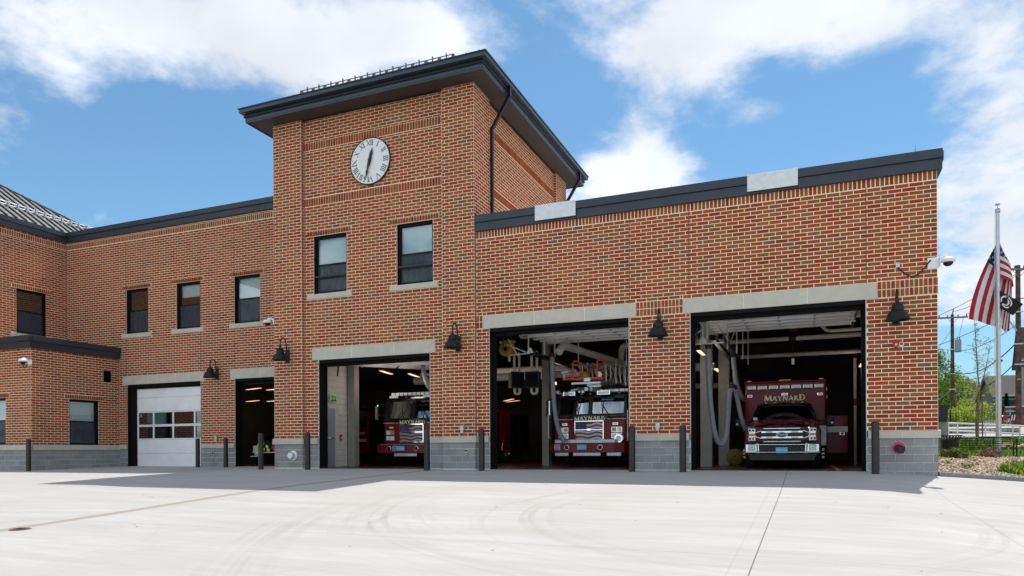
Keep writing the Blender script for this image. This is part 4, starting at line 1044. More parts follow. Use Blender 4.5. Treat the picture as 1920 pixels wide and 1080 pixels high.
# exhaust rails
def rail(label, a, b):
    mb = MB(); o = Vector(a); d = Vector(b)-o
    mb.box(-.06, .06, 0, d.y, -.05, .06, 'black_metal'); mb.box(-.10, .10, 0, .06, -.07, .09, 'steel_dark')
    for k in range(10): y = .3+k*(d.y-.6)/9; mb.box(-.09, .09, y, y+.05, -.02, .10, 'steel_dark')
    t = link('exhaust_rail', mb, None); t.location = o; tag(t, label, 'rail')
rail('black exhaust rail running back over the left side of the ambulance', (-2.50, 1.25, 3.72), (-2.5, 13, 3.72))
rail('second black rail beside the ambulance exhaust rail', (-2.28, 1.25, 3.74), (-2.28, 13, 3.74))
rail('black exhaust rail running back left of the ladder truck', (-8.15, 1.6, 3.64), (-8.15, 12, 3.64))
# corrugated hoses
def hose(label, pts, r, name='exhaust_hose'):
    P = [Vector(p) for p in pts]; Q = []
    for i in range(len(P)-1):   # Catmull-Rom
        p0, p1, p2, p3 = P[max(0, i-1)], P[i], P[i+1], P[min(len(P)-1, i+2)]
        n = max(2, int((p2-p1).length/.022))
        for k in range(n):
            t = k/n; Q.append(.5*((2*p1)+(p2-p0)*t+(2*p0-5*p1+4*p2-p3)*t*t+(3*p1-p0-3*p2+p3)*t**3))
    Q.append(P[-1]); o = Q[0].copy(); mb = MB()
    mb.tube([q-o for q in Q], r, 'hose_grey', 10, rf=lambda i, K: r*(1.05 if i % 2 else .93)); 
    d = (Q[1]-Q[0]).normalized(); mb.cyl((0, 0, 0), -d*.12, r*1.2, r*1.2, 'steel_dark', 12)
    t = link(name, mb, None); t.location = o; tag(t, label, 'hose'); return t
hose('grey corrugated exhaust hose hanging in a deep loop beside the ambulance', [(-2.66, 1.55, 3.45), (-2.65, 1.55, 2.6), (-2.58, 1.6, 1.6), (-2.48, 1.7, .92), (-2.34, 1.85, .70), (-2.22, 2.1, 1.0), (-2.20, 2.5, 1.8), (-2.18, 2.8, 2.30), (-2.07, 2.95, 2.40)], .075)
hose('lower grey exhaust hose leading from the hook down to the ambulance', [(-2.05, 2.95, 2.38), (-1.98, 3.1, 2.0), (-1.88, 3.1, 1.5), (-1.78, 3.3, 1.15)], .065)
hose('dark grey exhaust hose hanging further back beside the ambulance box', [(-2.28, 5.0, 3.6), (-2.2, 5.0, 2.8), (-2.0, 5.2, 2.25), (-1.82, 5.6, 2.3), (-1.75, 5.8, 2.6)], .08)
hose('grey corrugated exhaust hose hanging down to the ladder truck bumper', [(-7.80, 2.6, 3.62), (-7.78, 2.6, 2.8), (-7.72, 2.6, 1.9), (-7.60, 2.65, 1.2), (-7.42, 2.7, .82)], .075)
hose('grey exhaust hose slanting down to the cab roof of the engine', [(-13.6, 4.2, 3.9), (-13.45, 4.2, 3.2), (-13.3, 4.6, 2.7)], .085)
mb = MB(); mb.sphere((0, 0, 0), .11, 'steel_dark', (1, 1, .7)); mb.tube([(0, 0, .05), (0, 0, .55)], .012, 'steel_dark', 5)
o = link('hose_hook', mb, None); o.location = (-2.12, 2.9, 2.46); tag(o, 'small dark balancer hook holding up the ambulance exhaust hose', 'hook')
# light strips
G_LIT = 'warm light strips under the garage ceiling'
mb = MB(); mb.box(-.075, .075, -.62, .62, 0, .05, 'steel_dark'); mb.box(-.055, .055, -.60, .60, -.012, 0, 'lamp_warm')
lt0 = thing('light_strip', 'warm light strip at the top left behind the ambulance bay post', 'light', (-3.0, 2.6, 3.5), 0, G_LIT)
hb_ = MB(); hb_.box(-.075, .075, -.62, .62, 0, .05, 'steel_dark'); link('housing', hb_, lt0)
db_ = MB(); db_.box(-.055, .055, -.60, .60, -.012, -.001, 'lamp_warm'); link('diffuser', db_, lt0)
ld_ = bpy.data.lights.new('lamp_light', 'POINT'); ld_.shadow_soft_size = .25; ld_.energy = 5.5; ld_.color = (1.0, .86, .72)
lo_ = bpy.data.objects.new('lamp_light', ld_); COL.objects.link(lo_); lo_.parent = lt0; lo_.location = (0, 0, -.28)
for loc, rz, lb in [((-3.0, 4.6, 3.45), 0, 'second warm light strip behind the ambulance bay post'), ((-3.0, 6.8, 3.4), 0, 'third warm light strip, left above the ambulance hose hook'), ((1.95, 4.0, 3.75), 0, 'warm light strip nearest the right jamb of the ambulance bay'), ((1.85, 6.2, 3.68), 0, 'middle warm light strip on the right side of the ambulance bay'), ((1.8, 9.2, 3.6), 0, 'farthest warm light strip on the right side of the ambulance bay'),
                    ((-14.2, 2.6, 3.42), .22, 'first warm light strip over the white partition of the engine bay'), ((-13.8, 3.9, 3.42), .22, 'second warm light strip, end to end with the first in the engine bay'), ((-12.0, 4.2, 3.22), .9, 'warm light strip over the engine cab roof'), ((-11.3, 4.8, 3.22), .9, 'warm light strip right of the one over the engine cab'), ((-15.0, 12, 3.0), .3, 'distant warm light strip low behind the engine'), ((-13.5, 13, 3.0), .9, 'farthest warm light strip behind the engine'),
                    ((-11.2, 5.5, 3.55), .5, 'warm light strip at the left edge of the ladder truck bay'), ((-9.4, 7.5, 3.25), .3, 'warm light strip behind the square heater'), ((-11.3, 7.2, 2.62), .7, 'long low warm light strip at the left edge of the ladder truck bay'), ((-8.0, 9.5, 3.1), .2, 'warm light strip just left of the truck monitor'),
                    ((-22.75, 5.2, 3.35), 1.25, 'upper front warm light strip in the narrow wing bay'), ((-21.85, 5.5, 3.32), 1.25, 'upper rear warm light strip in the narrow wing bay'), ((-26.1, 8.8, 3.14), 1.25, 'lower front warm light strip in the narrow wing bay'), ((-25.0, 9.1, 3.13), 1.25, 'lower rear warm light strip in the narrow wing bay')]:
    cp_ = copy_thing(lt0, loc, lb, rz)
    if loc[2] < 3.12:   # the low distant tubes are dimmer
        for c_ in cp_.children:
            if c_.type == 'LIGHT': c_.data = c_.data.copy(); c_.data.energy = 1.2
# exit sign, call point, switch
ex = thing('exit_sign', 'green lit EXIT sign above the grey door inside the engine bay', 'sign', (-15.56, 1.22, 2.42))
mb = MB(); mb.box(0, .05, -.17, .17, -.11, .11, 'pipe_grey'); mb.box(0, .04, -.17, .17, .11, .13, 'white_paint'); link('housing', mb, ex)
mb = MB(); mb.box(.052, .058, -.145, .145, -.09, .09, 'steel_dark'); link('face', mb, ex)
tm = textmesh('EXIT', .17, 'exit_green', .003); tm.transform(Matrix.Rotation(R(90), 4, 'Z')); link('letters', tm, ex, loc=(.064, 0, 0))
mb = MB(); mb.bbox(0, .05, -.06, .06, -.10, .10, 'red_device', .01); mb.box(.05, .056, -.03, .03, -.05, .02, 'white_paint'); o = link('call_point', mb, None); o.location = (-15.585, 1.72, 1.05); tag(o, 'red fire alarm pull box on the white block partition', 'alarm')
mb = MB(); mb.bbox(0, .05, -.08, .08, -.10, .10, 'white_paint', .012); mb.cyl((.05, 0, 0), (.06, 0, 0), .03, .03, 'pipe_grey', 10); o = link('thermostat', mb, None); o.location = (-15.585, 1.70, 1.98); tag(o, 'small white thermostat on the block partition right of the exit sign', 'thermostat')
# yellow hose reel and heaters in the ladder truck bay
hr = thing('hose_reel', 'yellow hose reel hung from the ceiling at the upper left of the ladder truck bay', 'hose reel', (-9.42, 2.5, 3.98))
mb = MB(); mb.lathe([(.0, -.02), (.10, -.02), (.12, -.05), (.30, -.05), (.32, -.02), (.32, .02), (.30, .04), (.12, .04)], 'yellow_paint', (0, 0, 0), 24, 'y'); mb.lathe([(.12, -.04), (.12, .25), (.3, .25), (.32, .27), (.3, .29), (0, .29)], 'yellow_paint', (0, 0, 0), 24, 'y'); link('drum', mb, hr)
mb = MB(); mb.cyl((0, -.04, 0), (0, -.09, 0), .09, .08, 'black_metal', 14); link('hub', mb, hr)
mb = MB(); mb.box(-.3, .35, -.02, .3, .28, .36, 'yellow_paint'); mb.box(.20, .30, .0, .26, -.25, .3, 'yellow_paint'); link('bracket', mb, hr)
mb = MB(); mb.tube([(.28, .1, -.1), (.34, .1, -.35)], .03, 'red_device', 6); mb.box(.10, .22, .0, .02, -.55, -.35, 'lens_white'); link('hose_end', mb, hr); hr.scale = (.78, .78, .78)
def heater(label, loc, rz):
    t = thing('unit_heater', label, 'heater', loc, rz, 'black louvred heaters in the ladder truck bay')
    mb = MB(); mb.box(-.23, .23, .0, .28, -.27, .27, 'dark_plastic'); mb.box(-.25, .25, -.02, .0, .24, .29, 'dark_plastic'); mb.box(-.25, .25, -.02, .0, -.29, -.24, 'dark_plastic'); mb.box(-.25, -.21, -.02, .0, -.24, .24, 'dark_plastic'); mb.box(.21, .25, -.02, .0, -.24, .24, 'dark_plastic'); link('casing', mb, t)
    for i in range(9):
        z = -.23+i*.052; q = MB(); q.add([(-.21, -.005, z), (.21, -.005, z), (.21, -.03, z+.04), (-.21, -.03, z+.04)], [(0, 1, 2, 3)], 'black_metal'); link('louvre', q, t)
    for dx in (-.06, .13):
        q = MB(); q.tube([(dx, .15, .28), (dx, .15, 1.0)], .045, 'pipe_white', 8); link('pipe', q, t)
    q = MB(); q.tube([(-.06, .12, -.28), (-.06, .12, -.42), (-.02, .12, -.48), (.10, .12, -.48), (.14, .12, -.42), (.14, .12, -.28)], .05, 'pipe_white', 8); link('pipe', q, t)
heater('left black louvred heater, turned sideways, in the ladder truck bay', (-9.40, 3.5, 3.02), .8); heater('right black louvred heater facing out of the ladder truck bay', (-8.82, 3.4, 3.00), .05)
# yellow reel standing on the floor
fr_ = thing('floor_cable_reel', 'yellow drum fan standing on the floor left of the ambulance', 'fan', (-2.30, 5.6, 0)); fr_.scale = (.82, .82, .82)
mb = MB(); mb.lathe([(0, -.16), (.30, -.16), (.34, -.12), (.34, .12), (.30, .16), (0, .16)], 'yellow_dull', (0, 0, .36), 24, 'y'); link('drum', mb, fr_)
mb = MB(); mb.box(-.26, .26, -.2, .2, 0, .03, 'black_metal'); mb.tube([(-.2, -.1, .7), (0, -.1, .78), (.2, -.1, .7)], .015, 'black_metal', 6); mb.prism([(-.05, .36), (.05, .36), (0, .46)], 'y', -.17, -.163, 'letter_dark'); link('stand', mb, fr_)
# turnout gear on a folding chair just inside the narrow bay
ch = thing('folding_chair', 'grey metal folding chair just inside the narrow wing bay', 'chair', (-21.50, 4.0, -.09), .5)
mb = MB(); mb.bbox(-.22, .22, -.2, .22, .43, .46, 'pipe_grey', .01); link('seat', mb, ch)
mb = MB(); mb.grid(lambda u, v: (-.2+.4*u, .2+.05*v, .62+.28*v), 4, 3, 'pipe_grey'); link('backrest', mb, ch)
for sx in (-.21, .21):
    mb = MB(); mb.tube([(sx, .28, .92), (sx, -.2, 0)], .013, 'steel_dark', 6); link('leg', mb, ch)
    mb = MB(); mb.tube([(sx, -.1, .45), (sx, .25, 0)], .013, 'steel_dark', 6); link('leg', mb, ch)
tb = thing('bench_table', 'low table holding turnout gear behind the middle bollard', 'table', (-20.75, 4.3, -.09))
mb = MB(); mb.box(-1.0, .6, -.3, .3, .60, .63, 'pipe_grey'); link('tabletop', mb, tb)
for sx in (-.95, .55):
    for sy in (-.27, .27): mb = MB(); mb.cyl((sx, sy, 0), (sx, sy, .6), .015, .015, 'steel_dark', 6); link('leg', mb, tb)
def blob(nm, label, cat, loc, mats, sc, seed):
    rr = random.Random(seed); mb = MB()
    def P(u, v):
        th = 2*math.pi*u; ph = math.pi*v; r_ = 1+.22*math.sin(3*th+seed)*math.sin(2*ph)+.16*math.sin(7*th+2*seed)*math.sin(5*ph); return (sc[0]*r_*math.sin(ph)*math.cos(th), sc[1]*r_*math.sin(ph)*math.sin(th), sc[2]*(1-r_*math.cos(ph)))
    mb.grid(P, 24, 14, mats[0]); t = link(nm, mb, None); t.location = loc; tag(t, label, cat)
    return t
jk = blob('turnout_coat', 'crumpled black firefighter coat with neon yellow stripes on the low table', 'coat', (-21.15, 4.15, .54), ['gear_black'], (.30, .22, .22), 2)
for i, (x, z, rx) in enumerate([(-.22, .28, .3), (.02, .34, -.2), (.22, .22, .5), (.05, .10, 0), (-.28, .12, .2), (.28, .08, .1)]):
    mb = MB(); mb.bbox(-.075, .075, -.02, .02, -.05, .06, 'neon', .012, Matrix.Translation((x, -.20+abs(x)*.15, z)) @ Matrix.Rotation(rx, 4, 'Y')); link('reflective_stripe', mb, jk)
hm = blob('helmet_bag', 'red and black gear bag beside the firefighter coat', 'bag', (-20.78, 4.3, .54), ['red_device'], (.2, .16, .14), 5)
blob('boots_bundle', 'grey bundle of folded gear on the folding chair', 'gear', (-21.45, 4.05, .36), ['pipe_grey'], (.16, .14, .12), 3)

# ------------------------------------------------------------------ hand-cut roman capitals for the truck lettering and the clock
GL = {  # glyph strokes in a unit-high box: (x0,y0,x1,y1,weight)
 'M': (1.08, [(.10, 0, .14, 1, .08), (.14, 1, .54, .06, .17), (.54, .06, .92, 1, .08), (.92, 1, .98, 0, .17)], [(.0, 0, .22), (.86, 0, 1.1)]),
 'A': (.92, [(.08, 0, .46, 1, .08), (.46, 1, .84, 0, .17), (.22, .34, .68, .34, .08)], [(-.02, 0, .2), (.7, 0, .98)]),
 'Y': (.88, [(.04, 1, .44, .5, .17), (.84, 1, .44, .5, .08), (.44, .52, .44, 0, .17)], [(-.04, 1, .18), (.74, 1, .94), (.32, 0, .58)]),
 'N': (.96, [(.12, 0, .12, 1, .08), (.12, 1, .82, 0, .17), (.82, 0, .82, 1, .08)], [(0, 0, .24), (-.02, 1, .2), (.72, 1, .94)]),
 'R': (.84, [(.16, 0, .16, 1, .17), (.38, .52, .80, 0, .17)], [(.02, 0, .3), (.02, 1, .3)]),
 'D': (.94, [(.16, 0, .16, 1, .17)], [(.02, 0, .3), (.02, 1, .3)]),
 'I': (.34, [(.17, 0, .17, 1, .16)], [(.02, 0, .32), (.02, 1, .32)]),
 'V': (.80, [(.04, 1, .42, 0, .17), (.80, 1, .42, 0, .07)], [(-.06, 1, .18), (.68, 1, .92)]),
 'X': (.80, [(.06, 1, .76, 0, .17), (.76, 1, .06, 0, .07)], [(-.04, 1, .18), (.64, 1, .86), (-.04, 0, .18), (.64, 0, .88)])}
BOLD = [1.4, .03]
def glyph(mb, ch, F, m, e=.004):
    def quad2(a, b, c, d, bold=1.0):
        v = [F(*p, 0) for p in (a, b, c, d)]+[F(*p, e) for p in (a, b, c, d)]
        mb.add(v, [(4, 5, 6, 7), (0, 1, 5, 4), (1, 2, 6, 5), (2, 3, 7, 6), (3, 0, 4, 7)], m)
    w, st, se = GL[ch]
    for x0, y0, x1, y1, t in st:
        t = t*BOLD[0]+BOLD[1]
        if abs(y1-y0) < 1e-6: quad2((x0, y0-t/2), (x1, y0-t/2), (x1, y0+t/2), (x0, y0+t/2))
        else: quad2((x0-t/2, y0), (x0+t/2, y0), (x1+t/2, y1), (x1-t/2, y1))
    for x0, y, x1 in se: quad2((x0, y-(.05 if y else 0)), (x1, y-(.05 if y else 0)), (x1, y+(.05 if not y else 0)), (x0, y+(.05 if not y else 0)))
    arcs = {'R': (.16, .76, .46, .24), 'D': (.16, .5, .70, .5)}
    if ch in arcs:
        cx, cy, rx, ry = arcs[ch]
        for i in range(8):
            t0, t1 = -math.pi/2+math.pi*i/8, -math.pi/2+math.pi*(i+1)/8
            def pt(t, k):
                th = .045+.075*math.cos(t)*k
                return (cx+(rx-(.0 if k > 0 else .0))*math.cos(t)-(0 if k else (.06+.11*abs(math.cos(t)))*math.cos(t)), cy+(ry-(0 if k else .075))*math.sin(t))
            quad2(pt(t0, 1), pt(t1, 1), pt(t1, 0), pt(t0, 0))
    return w
def word(mb, txt, h, F, m, big=1.0, sp=.10, tot=None):
    ws = [GL[c][0] for c in txt]; hs = [h*(big if i in (0,) or (big > 1 and i == len(txt)-1 and txt[-1] == 'D') else 1) for i in range(len(txt))]
    W_ = sum(w*q for w, q in zip(ws, hs))+sp*h*(len(txt)-1); k = (tot/W_) if tot else 1; x = -W_/2
    for c, w, q in zip(txt, ws, hs):
        glyph(mb, c, lambda u, v, o, x=x, q=q: F((x+u*q)*k, v*q, o), m); x += w*q+sp*h

# ------------------------------------------------------------------ vehicles
def wheel(parent, x, y, r, w, side, rim='chrome', hub=True):
    mb = MB(); s = side
    prof = [(r*.55, -w/2), (r*.93, -w/2), (r, -w/2+.03), (r, w/2-.03), (r*.93, w/2), (r*.55, w/2)]
    mb.lathe(prof, 'rubber', (0, 0, 0), 28, 'x')
    for a in (-w*.25, 0, w*.25): mb.lathe([(r+.001, a-.006), (r-.014, a), (r+.001, a+.006)], 'black_metal', (0, 0, 0), 24, 'x')
    o = link('wheel', mb, parent, loc=(x, y, r))
    q = MB(); q.lathe([(r*.56, s*w*.45), (r*.50, s*w*.30), (r*.2, s*w*.35), (r*.18, s*w*.62), (0, s*w*.64)], rim, (0, 0, 0), 20, 'x')
    for k in range(10):
        a = 2*math.pi*k/10; q.cyl((s*w*.34, r*.36*math.cos(a), r*.36*math.sin(a)), (s*w*.46, r*.36*math.cos(a), r*.36*math.sin(a)), .014, .014, rim, 6)
    link('rim', q, o)
def disc(mb, x, y, z, r, d, m, ring=None):
    mb.cyl((x, y, z), (x, y-d, z), r, r*.94, m, 18)
    if ring: mb.lathe([(r, -d-.002), (r*1.16, -d-.004), (r*1.22, 0)], ring, (x, y, z), 20, 'y')
def flagpanel(t, xc, w, z0, z1, y):
    """grille with a waving flag print, chrome frame"""
    f = MB()
    for a, b, c, d in ((-w/2-.04, w/2+.04, z1, z1+.045), (-w/2-.04, w/2+.04, z0-.045, z0), (-w/2-.045, -w/2, z0, z1), (w/2, w/2+.045, z0, z1), (-w/2, w/2, z0+.56*(z1-z0)-.02, z0+.56*(z1-z0)+.02)): f.bbox(xc+a, xc+b, y-.05, y, c, d, 'chrome', .008)
    g = link('grille', f, t)
    mb = MB(); n = 30; rows = 9; h = z1-z0
    def wv(u): return .055*h*math.sin(u*9.5+.4)*min(1, .2+u*1.5)
    for r_ in range(rows+1):
        za, zb = z0+h*r_/(rows+1), z0+h*(r_+1)/(rows+1)
        for i in range(n):
            u0, u1 = i/n, (i+1)/n; q = [(xc-w/2+w*u0, y-.02, max(z0, min(z1, za+wv(u0)))), (xc-w/2+w*u1, y-.02, max(z0, min(z1, za+wv(u1)))), (xc-w/2+w*u1, y-.02, max(z0, min(z1, zb+wv(u1)))), (xc-w/2+w*u0, y-.02, max(z0, min(z1, zb+wv(u0))))]
            m = 'flag_blue' if (u0 < .40 and r_ >= 5) else ('decal_red' if r_ % 2 else 'decal_silver')
            mb.quad(*q, m)
    mb.box(xc-w/2, xc+w/2, y-.012, y-.01, z0, z1, 'decal_red')
    link('flag_print', mb, g)
    st = MB(); rr = random.Random(4)
    for i in range(7):
        for j in range(5):
            x = xc-w/2+w*(.03+.055*i); z = z0+h*(.60+.085*j)+.02*(i % 2)
            if z < z1-.02: st.add([(x+.011*math.cos(a*math.pi/5*1+math.pi/2)*(1 if a % 2 == 0 else .42), y-.0235, z+.011*math.sin(a*math.pi/5+math.pi/2)*(1 if a % 2 == 0 else .42)) for a in range(10)], [tuple(range(10))], 'letter_white')
    link('stars', st, g)
    b = MB(); b.cyl((0, 0, 0), (0, -.03, 0), .075, .07, 'chrome', 20); bo = link('badge', b, g); bo.location = (xc, y-.035, z0+.56*h); bo.scale = (1.3, 1, .55)
def fire_truck(label, xc, yf, ladder, zs=1.0, plate='MF 5992', full=True):
    t = thing('ladder_truck' if ladder else 'fire_engine', label, 'fire truck', (xc, yf, 0))
    W_ = 1.235
    # cab shell: lower red front, upper black with two windshields
    mb = MB(); z1 = 1.66
    mb.bbox(-W_, W_, 0, 2.7, .42, z1, 'red_paint', .05); link('lower_cab', mb, t)
    top = 2.42 if ladder else 2.52
    mb = MB()
    # pillars and roof around the glass
    mb.prism([(.145, top-.10), (.16, top-.02), (.30, top+.05), (2.7, top+.05), (2.7, top-.12), (.36, top-.12)], 'x', -W_, W_, 'black_gloss')
    mb.bbox(-W_, W_, -.004, .02, z1-.004, z1+.07, 'black_gloss', .006)
    for x0, x1 in ((-W_, -W_+.09), (-.045, .045), (W_-.09, W_)): mb.prism([(0, z1), (.16, top-.02), (.24, top-.02), (.09, z1)], 'x', x0, x1, 'black_gloss')
    for s in (-1, 1):
        mb.prism([(.55, z1), (.55, top), (.70, top), (.70, z1)], 'x', s*W_-(.02 if s > 0 else 0), s*W_+(.02 if s < 0 else 0), 'black_gloss'); mb.prism([(1.6, z1), (1.6, top), (2.7, top), (2.7, z1)], 'x', s*W_-(.02 if s > 0 else 0), s*W_+(.02 if s < 0 else 0), 'black_gloss')
    mb.box(-W_+.03, W_-.03, .9, .95, z1, top-.1, 'gear_black'); cab = link('upper_cab', mb, t)
    for s in (-1, 1):
        q = MB(); a, b = (s*.05, s*(W_-.08)) if s > 0 else (s*(W_-.08), s*.05)
        zz = [(z1+.09), top-.09]; yy = [.045, .165]; c = .10
        def pt(u, v): return (a+(b-a)*u, .04+(.13)*v+.06*((u if s > 0 else 1-u)**2), zz[0]+(zz[1]-zz[0])*v)
        q.grid(pt, 6, 5, 'windshield'); w_ = link('windshield', q, t)
        # rubber surround with rounded corners
        rb = MB(); P = []
        for k, (cu, cv, a0) in enumerate(((.07, .07, 180), (.93, .07, 270), (.93, .93, 0), (.07, .93, 90))):
            for j in range(4): ang = R(a0+30*j); P.append(Vector(pt(cu+.07*math.cos(ang), cv+.07*math.sin(ang)))+Vector((0, -.006, 0)))
        rb.tube(P+[P[0]], .022, 'rubber', 6); link('gasket', rb, w_)
        wb = MB(); x = s*.42; wb.tube([(s*.78, -.02, z1-.12), (x, .02, z1+.42)], .008, 'black_metal', 5); wb.tube([(s*.74, -.02, z1-.12), (x, .02, z1+.40)], .008, 'black_metal', 5); wb.tube([(x-s*.02, .0, z1+.62), (x+s*.01, .03, z1+.12)], .014, 'black_metal', 5); link('wiper', wb, t)
        # side glass
        q = MB(); q.quad((s*W_, .08, z1+.05), (s*W_, .55, z1+.05), (s*W_, .55, top-.12), (s*W_, .22, top-.12), 'windshield'); link('side_window', q, t); q = MB(); q.quad((s*W_, .70, z1+.05), (s*W_, 1.6, z1+.05), (s*W_, 1.6, top-.12), (s*W_, .70, top-.12), 'windshield'); link('side_window', q, t)
        # mirrors
        mr = MB(); mx = s*(W_+.20); mr.bbox(mx-.075, mx+.075, -.20, -.10, z1+.05, z1+.60, 'chrome', .03); mr.box(mx-.06, mx+.06, -.10, -.09, z1+.08, z1+.57, 'black_gloss'); mr.tube([(s*W_, .1, z1+.62), (mx, -.12, z1+.64), (mx, -.15, z1+.55)], .014, 'black_metal', 6); mr.tube([(s*W_, .1, z1-.05), (mx, -.12, z1-.08), (mx, -.15, z1+.1)], .014, 'black_metal', 6); link('mirror', mr, t)
        # lamp clusters
        x = s*.93
        for z, h, mats in ((1.46, .085, None), (1.235, .13, 1), (1.03, .14, 2)):
            if mats is None: q = MB(); q.bbox(s*.88-.10, s*.88+.10, -.035, 0, z-h, z+.01, 'chrome', .01); q.box(s*.88-.075, s*.88+.075, -.045, -.03, z-h+.02, z-.01, 'lens_white'); link('strobe_light', q, t); continue
            q = MB(); q.bbox(x-.19, x+.19, -.04, 0, z-h/2-.025, z+h/2+.025, 'chrome', .012); hl = link('headlight' if mats == 2 else 'indicator', q, t)
            for k in (-1, 1):
                l_ = MB(); m = 'amber' if (mats == 1 and k*s < 0+0 and False) or (mats == 1 and k == -s*-1*-1) else 'lens_white'
                l_.bbox(x+k*.088-.075, x+k*.088+.075, -.052, -.038, z-h/2, z+h/2, 'amber' if (mats == 1 and k == s*-1) else 'lens_white', .008); link('lens', l_, hl)
    # gold line and hand-set town name
    for a, b in ((-W_, -.56), (.56, W_)): q = MB(); q.box(a, b, -.008, -.003, z1-.075, z1-.06, 'cream_letter'); link('pinstripe', q, t)
    q = MB(); q.bbox(-.60, .60, -.012, .0, z1-.13, z1+.02, 'black_gloss', .006); link('name_band', q, t)
    q = MB(); word(q, 'MAYNARD', .14, lambda u, v, o: (u, -.013-o, z1-.125+v+.02*(1-(u/.55)**2)), 'cream_letter', tot=1.08); link('lettering', q, t)
    flagpanel(t, -.02, .94, .90, 1.50, -.005)
    # bumper
    ybf = -.62; q = MB()
    q.prism([(-W_-.03, 0), (-W_-.03, ybf+.22), (-W_+.25, ybf), (W_-.25, ybf), (W_+.03, ybf+.22), (W_+.03, 0)], 'z', .48, .78, 'red_paint'); bp = link('bumper', q, t)
    q = MB(); q.bbox(-1.05, 1.0, ybf+.05, -.02, .785, .90 if ladder else .80, 'galvanized', .01); link('tread_plate', q, t)
    for a, b in ((-1.05, -.58), (-.42, .52), (.72, 1.2)) if ladder else ((-.45, .5),): q = MB(); q.bbox(a, b, ybf+.06, ybf+.09, .36, .475, 'galvanized', .01); link('lower_plate', q, t)
    for x in (-.62, .52):
        q = MB(); disc(q, x, ybf+.01, .64, .075, .02, 'black_gloss', 'chrome'); q.cyl((x, ybf-.01, .64), (x, ybf-.05, .64), .02, .03, 'steel_dark', 8); link('horn', q, bp)
    sx = -.95 if ladder else -.38
    q = MB(); q.bbox(sx-.10, sx+.10, ybf-.015, ybf+.01, .55, .74, 'galvanized', .008)
    for i in range(4): q.box(sx-.08, sx+.08, ybf-.019, ybf-.015, .57+i*.042, .59+i*.042, 'steel_dark')
    link('siren_grille', q, bp)
    px = -.10 if ladder else -.12
    q = MB(); q.bbox(px-.16, px+.16, ybf-.02, ybf-.008, .56, .73, 'plate_blue', .01); lp = link('license_plate', q, bp)
    link('plate_text', textmesh(plate, .085, 'letter_white', .002), lp, loc=(px, ybf-.022, .64))
    if ladder:
        q = MB(); disc(q, 1.06, -.25, .93, .14, .10, 'chrome', 'chrome'); disc(q, 1.06, -.36, .93, .09, .01, 'lens_white'); link('mechanical_siren', q, t)
    # roof lights
    zt = top+.06
    if ladder:
        for a, b, y in ((-1.25, -.75, .12), (.50, 1.30, .12)):
            q = MB(); q.bbox(a, b, y-.12, y+.12, zt, zt+.10, 'lens_white', .02)
            for k in range(4): xx = a+(b-a)*(k+.5)/4; q.box(xx-.008, xx+.008, y-.125, y+.12, zt, zt+.105, 'steel_dark')
            link('light_bar', q, t)
        for a, b in ((-.90, -.46), (.28, .74)): q = MB(); q.bbox(a, b, -.14, -.06, zt-.10, zt+.05, 'chrome', .012); q.box(a+.04, b-.04, -.145, -.138, zt-.07, zt+.02, 'lens_white'); link('flood_light', q, t)
    else:
        q = MB(); q.bbox(-.9, .9, -.02, .22, zt+.02, zt+.13, 'lens_white', .02)
        for k in range(11): xx = -.9+1.8*(k)/10; q.box(xx-.012, xx+.012, -.025, .22, zt+.02, zt+.134, 'steel_dark')
        link('light_bar', q, t)
        for a, b in ((-.92, -.56), (.5, .9)): q = MB(); q.bbox(a, b, -.10, -.04, zt-.07, zt+.015, 'lens_white', .012); link('flood_light', q, t)
    for x in (-1.0, -.3, 0, .3, 1.0): q = MB(); q.bbox(x-.04, x+.04, .06, .09, zt-.05, zt-.02, 'amber', .006); link('marker_light', q, t)
    # grab rails
    for x, za, zb in ((-W_-.16, .95, 1.75), (W_+.10, .85, 1.85)) if ladder else ((W_+.05, .85, 1.7),): q = MB(); q.tube([(x*.98, -.15, za), (x, -.22, za+.05), (x, -.22, zb)], .018, 'white_paint', 6); link('grab_rail', q, t)
    # body behind
    yb0, yb1 = 2.72, (10.5 if ladder else 8.8); q = MB(); q.bbox(-W_, W_, yb0, yb1, .55, 2.35, 'red_paint', .04); body = link('body', q, t)
    for k in range(5):
        a = yb0+.15+(yb1-yb0-.3)*k/5; b = a+(yb1-yb0-.3)/5-.08
        if k == 2: continue
        q = MB(); q.box(W_+.001, W_+.02, a, b, .62, 2.2, 'black_gloss'); q.box(W_+.02, W_+.03, a+.1, a+.25, .75, .79, 'chrome'); link('locker_door', q, body)
        q = MB(); q.box(-W_-.02, -W_-.001, a, b, .62, 2.2, 'decal_red'); link('locker_door', q, body)
    q = MB(); q.box(W_, W_+.006, .1, 2.6, .98, 1.12, 'letter_white'); link('stripe', q, t)
    tm = textmesh('MAYNARD FIRE DEPT', .17, 'cream_letter', .003); tm.transform(Matrix.Rotation(R(90), 4, 'Z')); link('door_text', tm, t, loc=(W_+.008, 1.7, 1.35))
    for yw in (1.55, (yb0+yb1)/2+.3):
        for s in (-1, 1):
            wheel(t, s*(W_-.18), yw, .52, .34, s)
            q = MB(); q.lathe([(.62, 0), (.66, .03), (.66, .05), (.60, .05)], 'chrome', (s*W_-(.02 if s > 0 else .03), yw, .54), 20, 'x', 0, math.pi); link('wheel_arch', q, t)
    q = MB(); q.box(-1.0, 1.0, .2, yb1-.3, .34, .56, 'black_metal'); link('chassis', q, t)
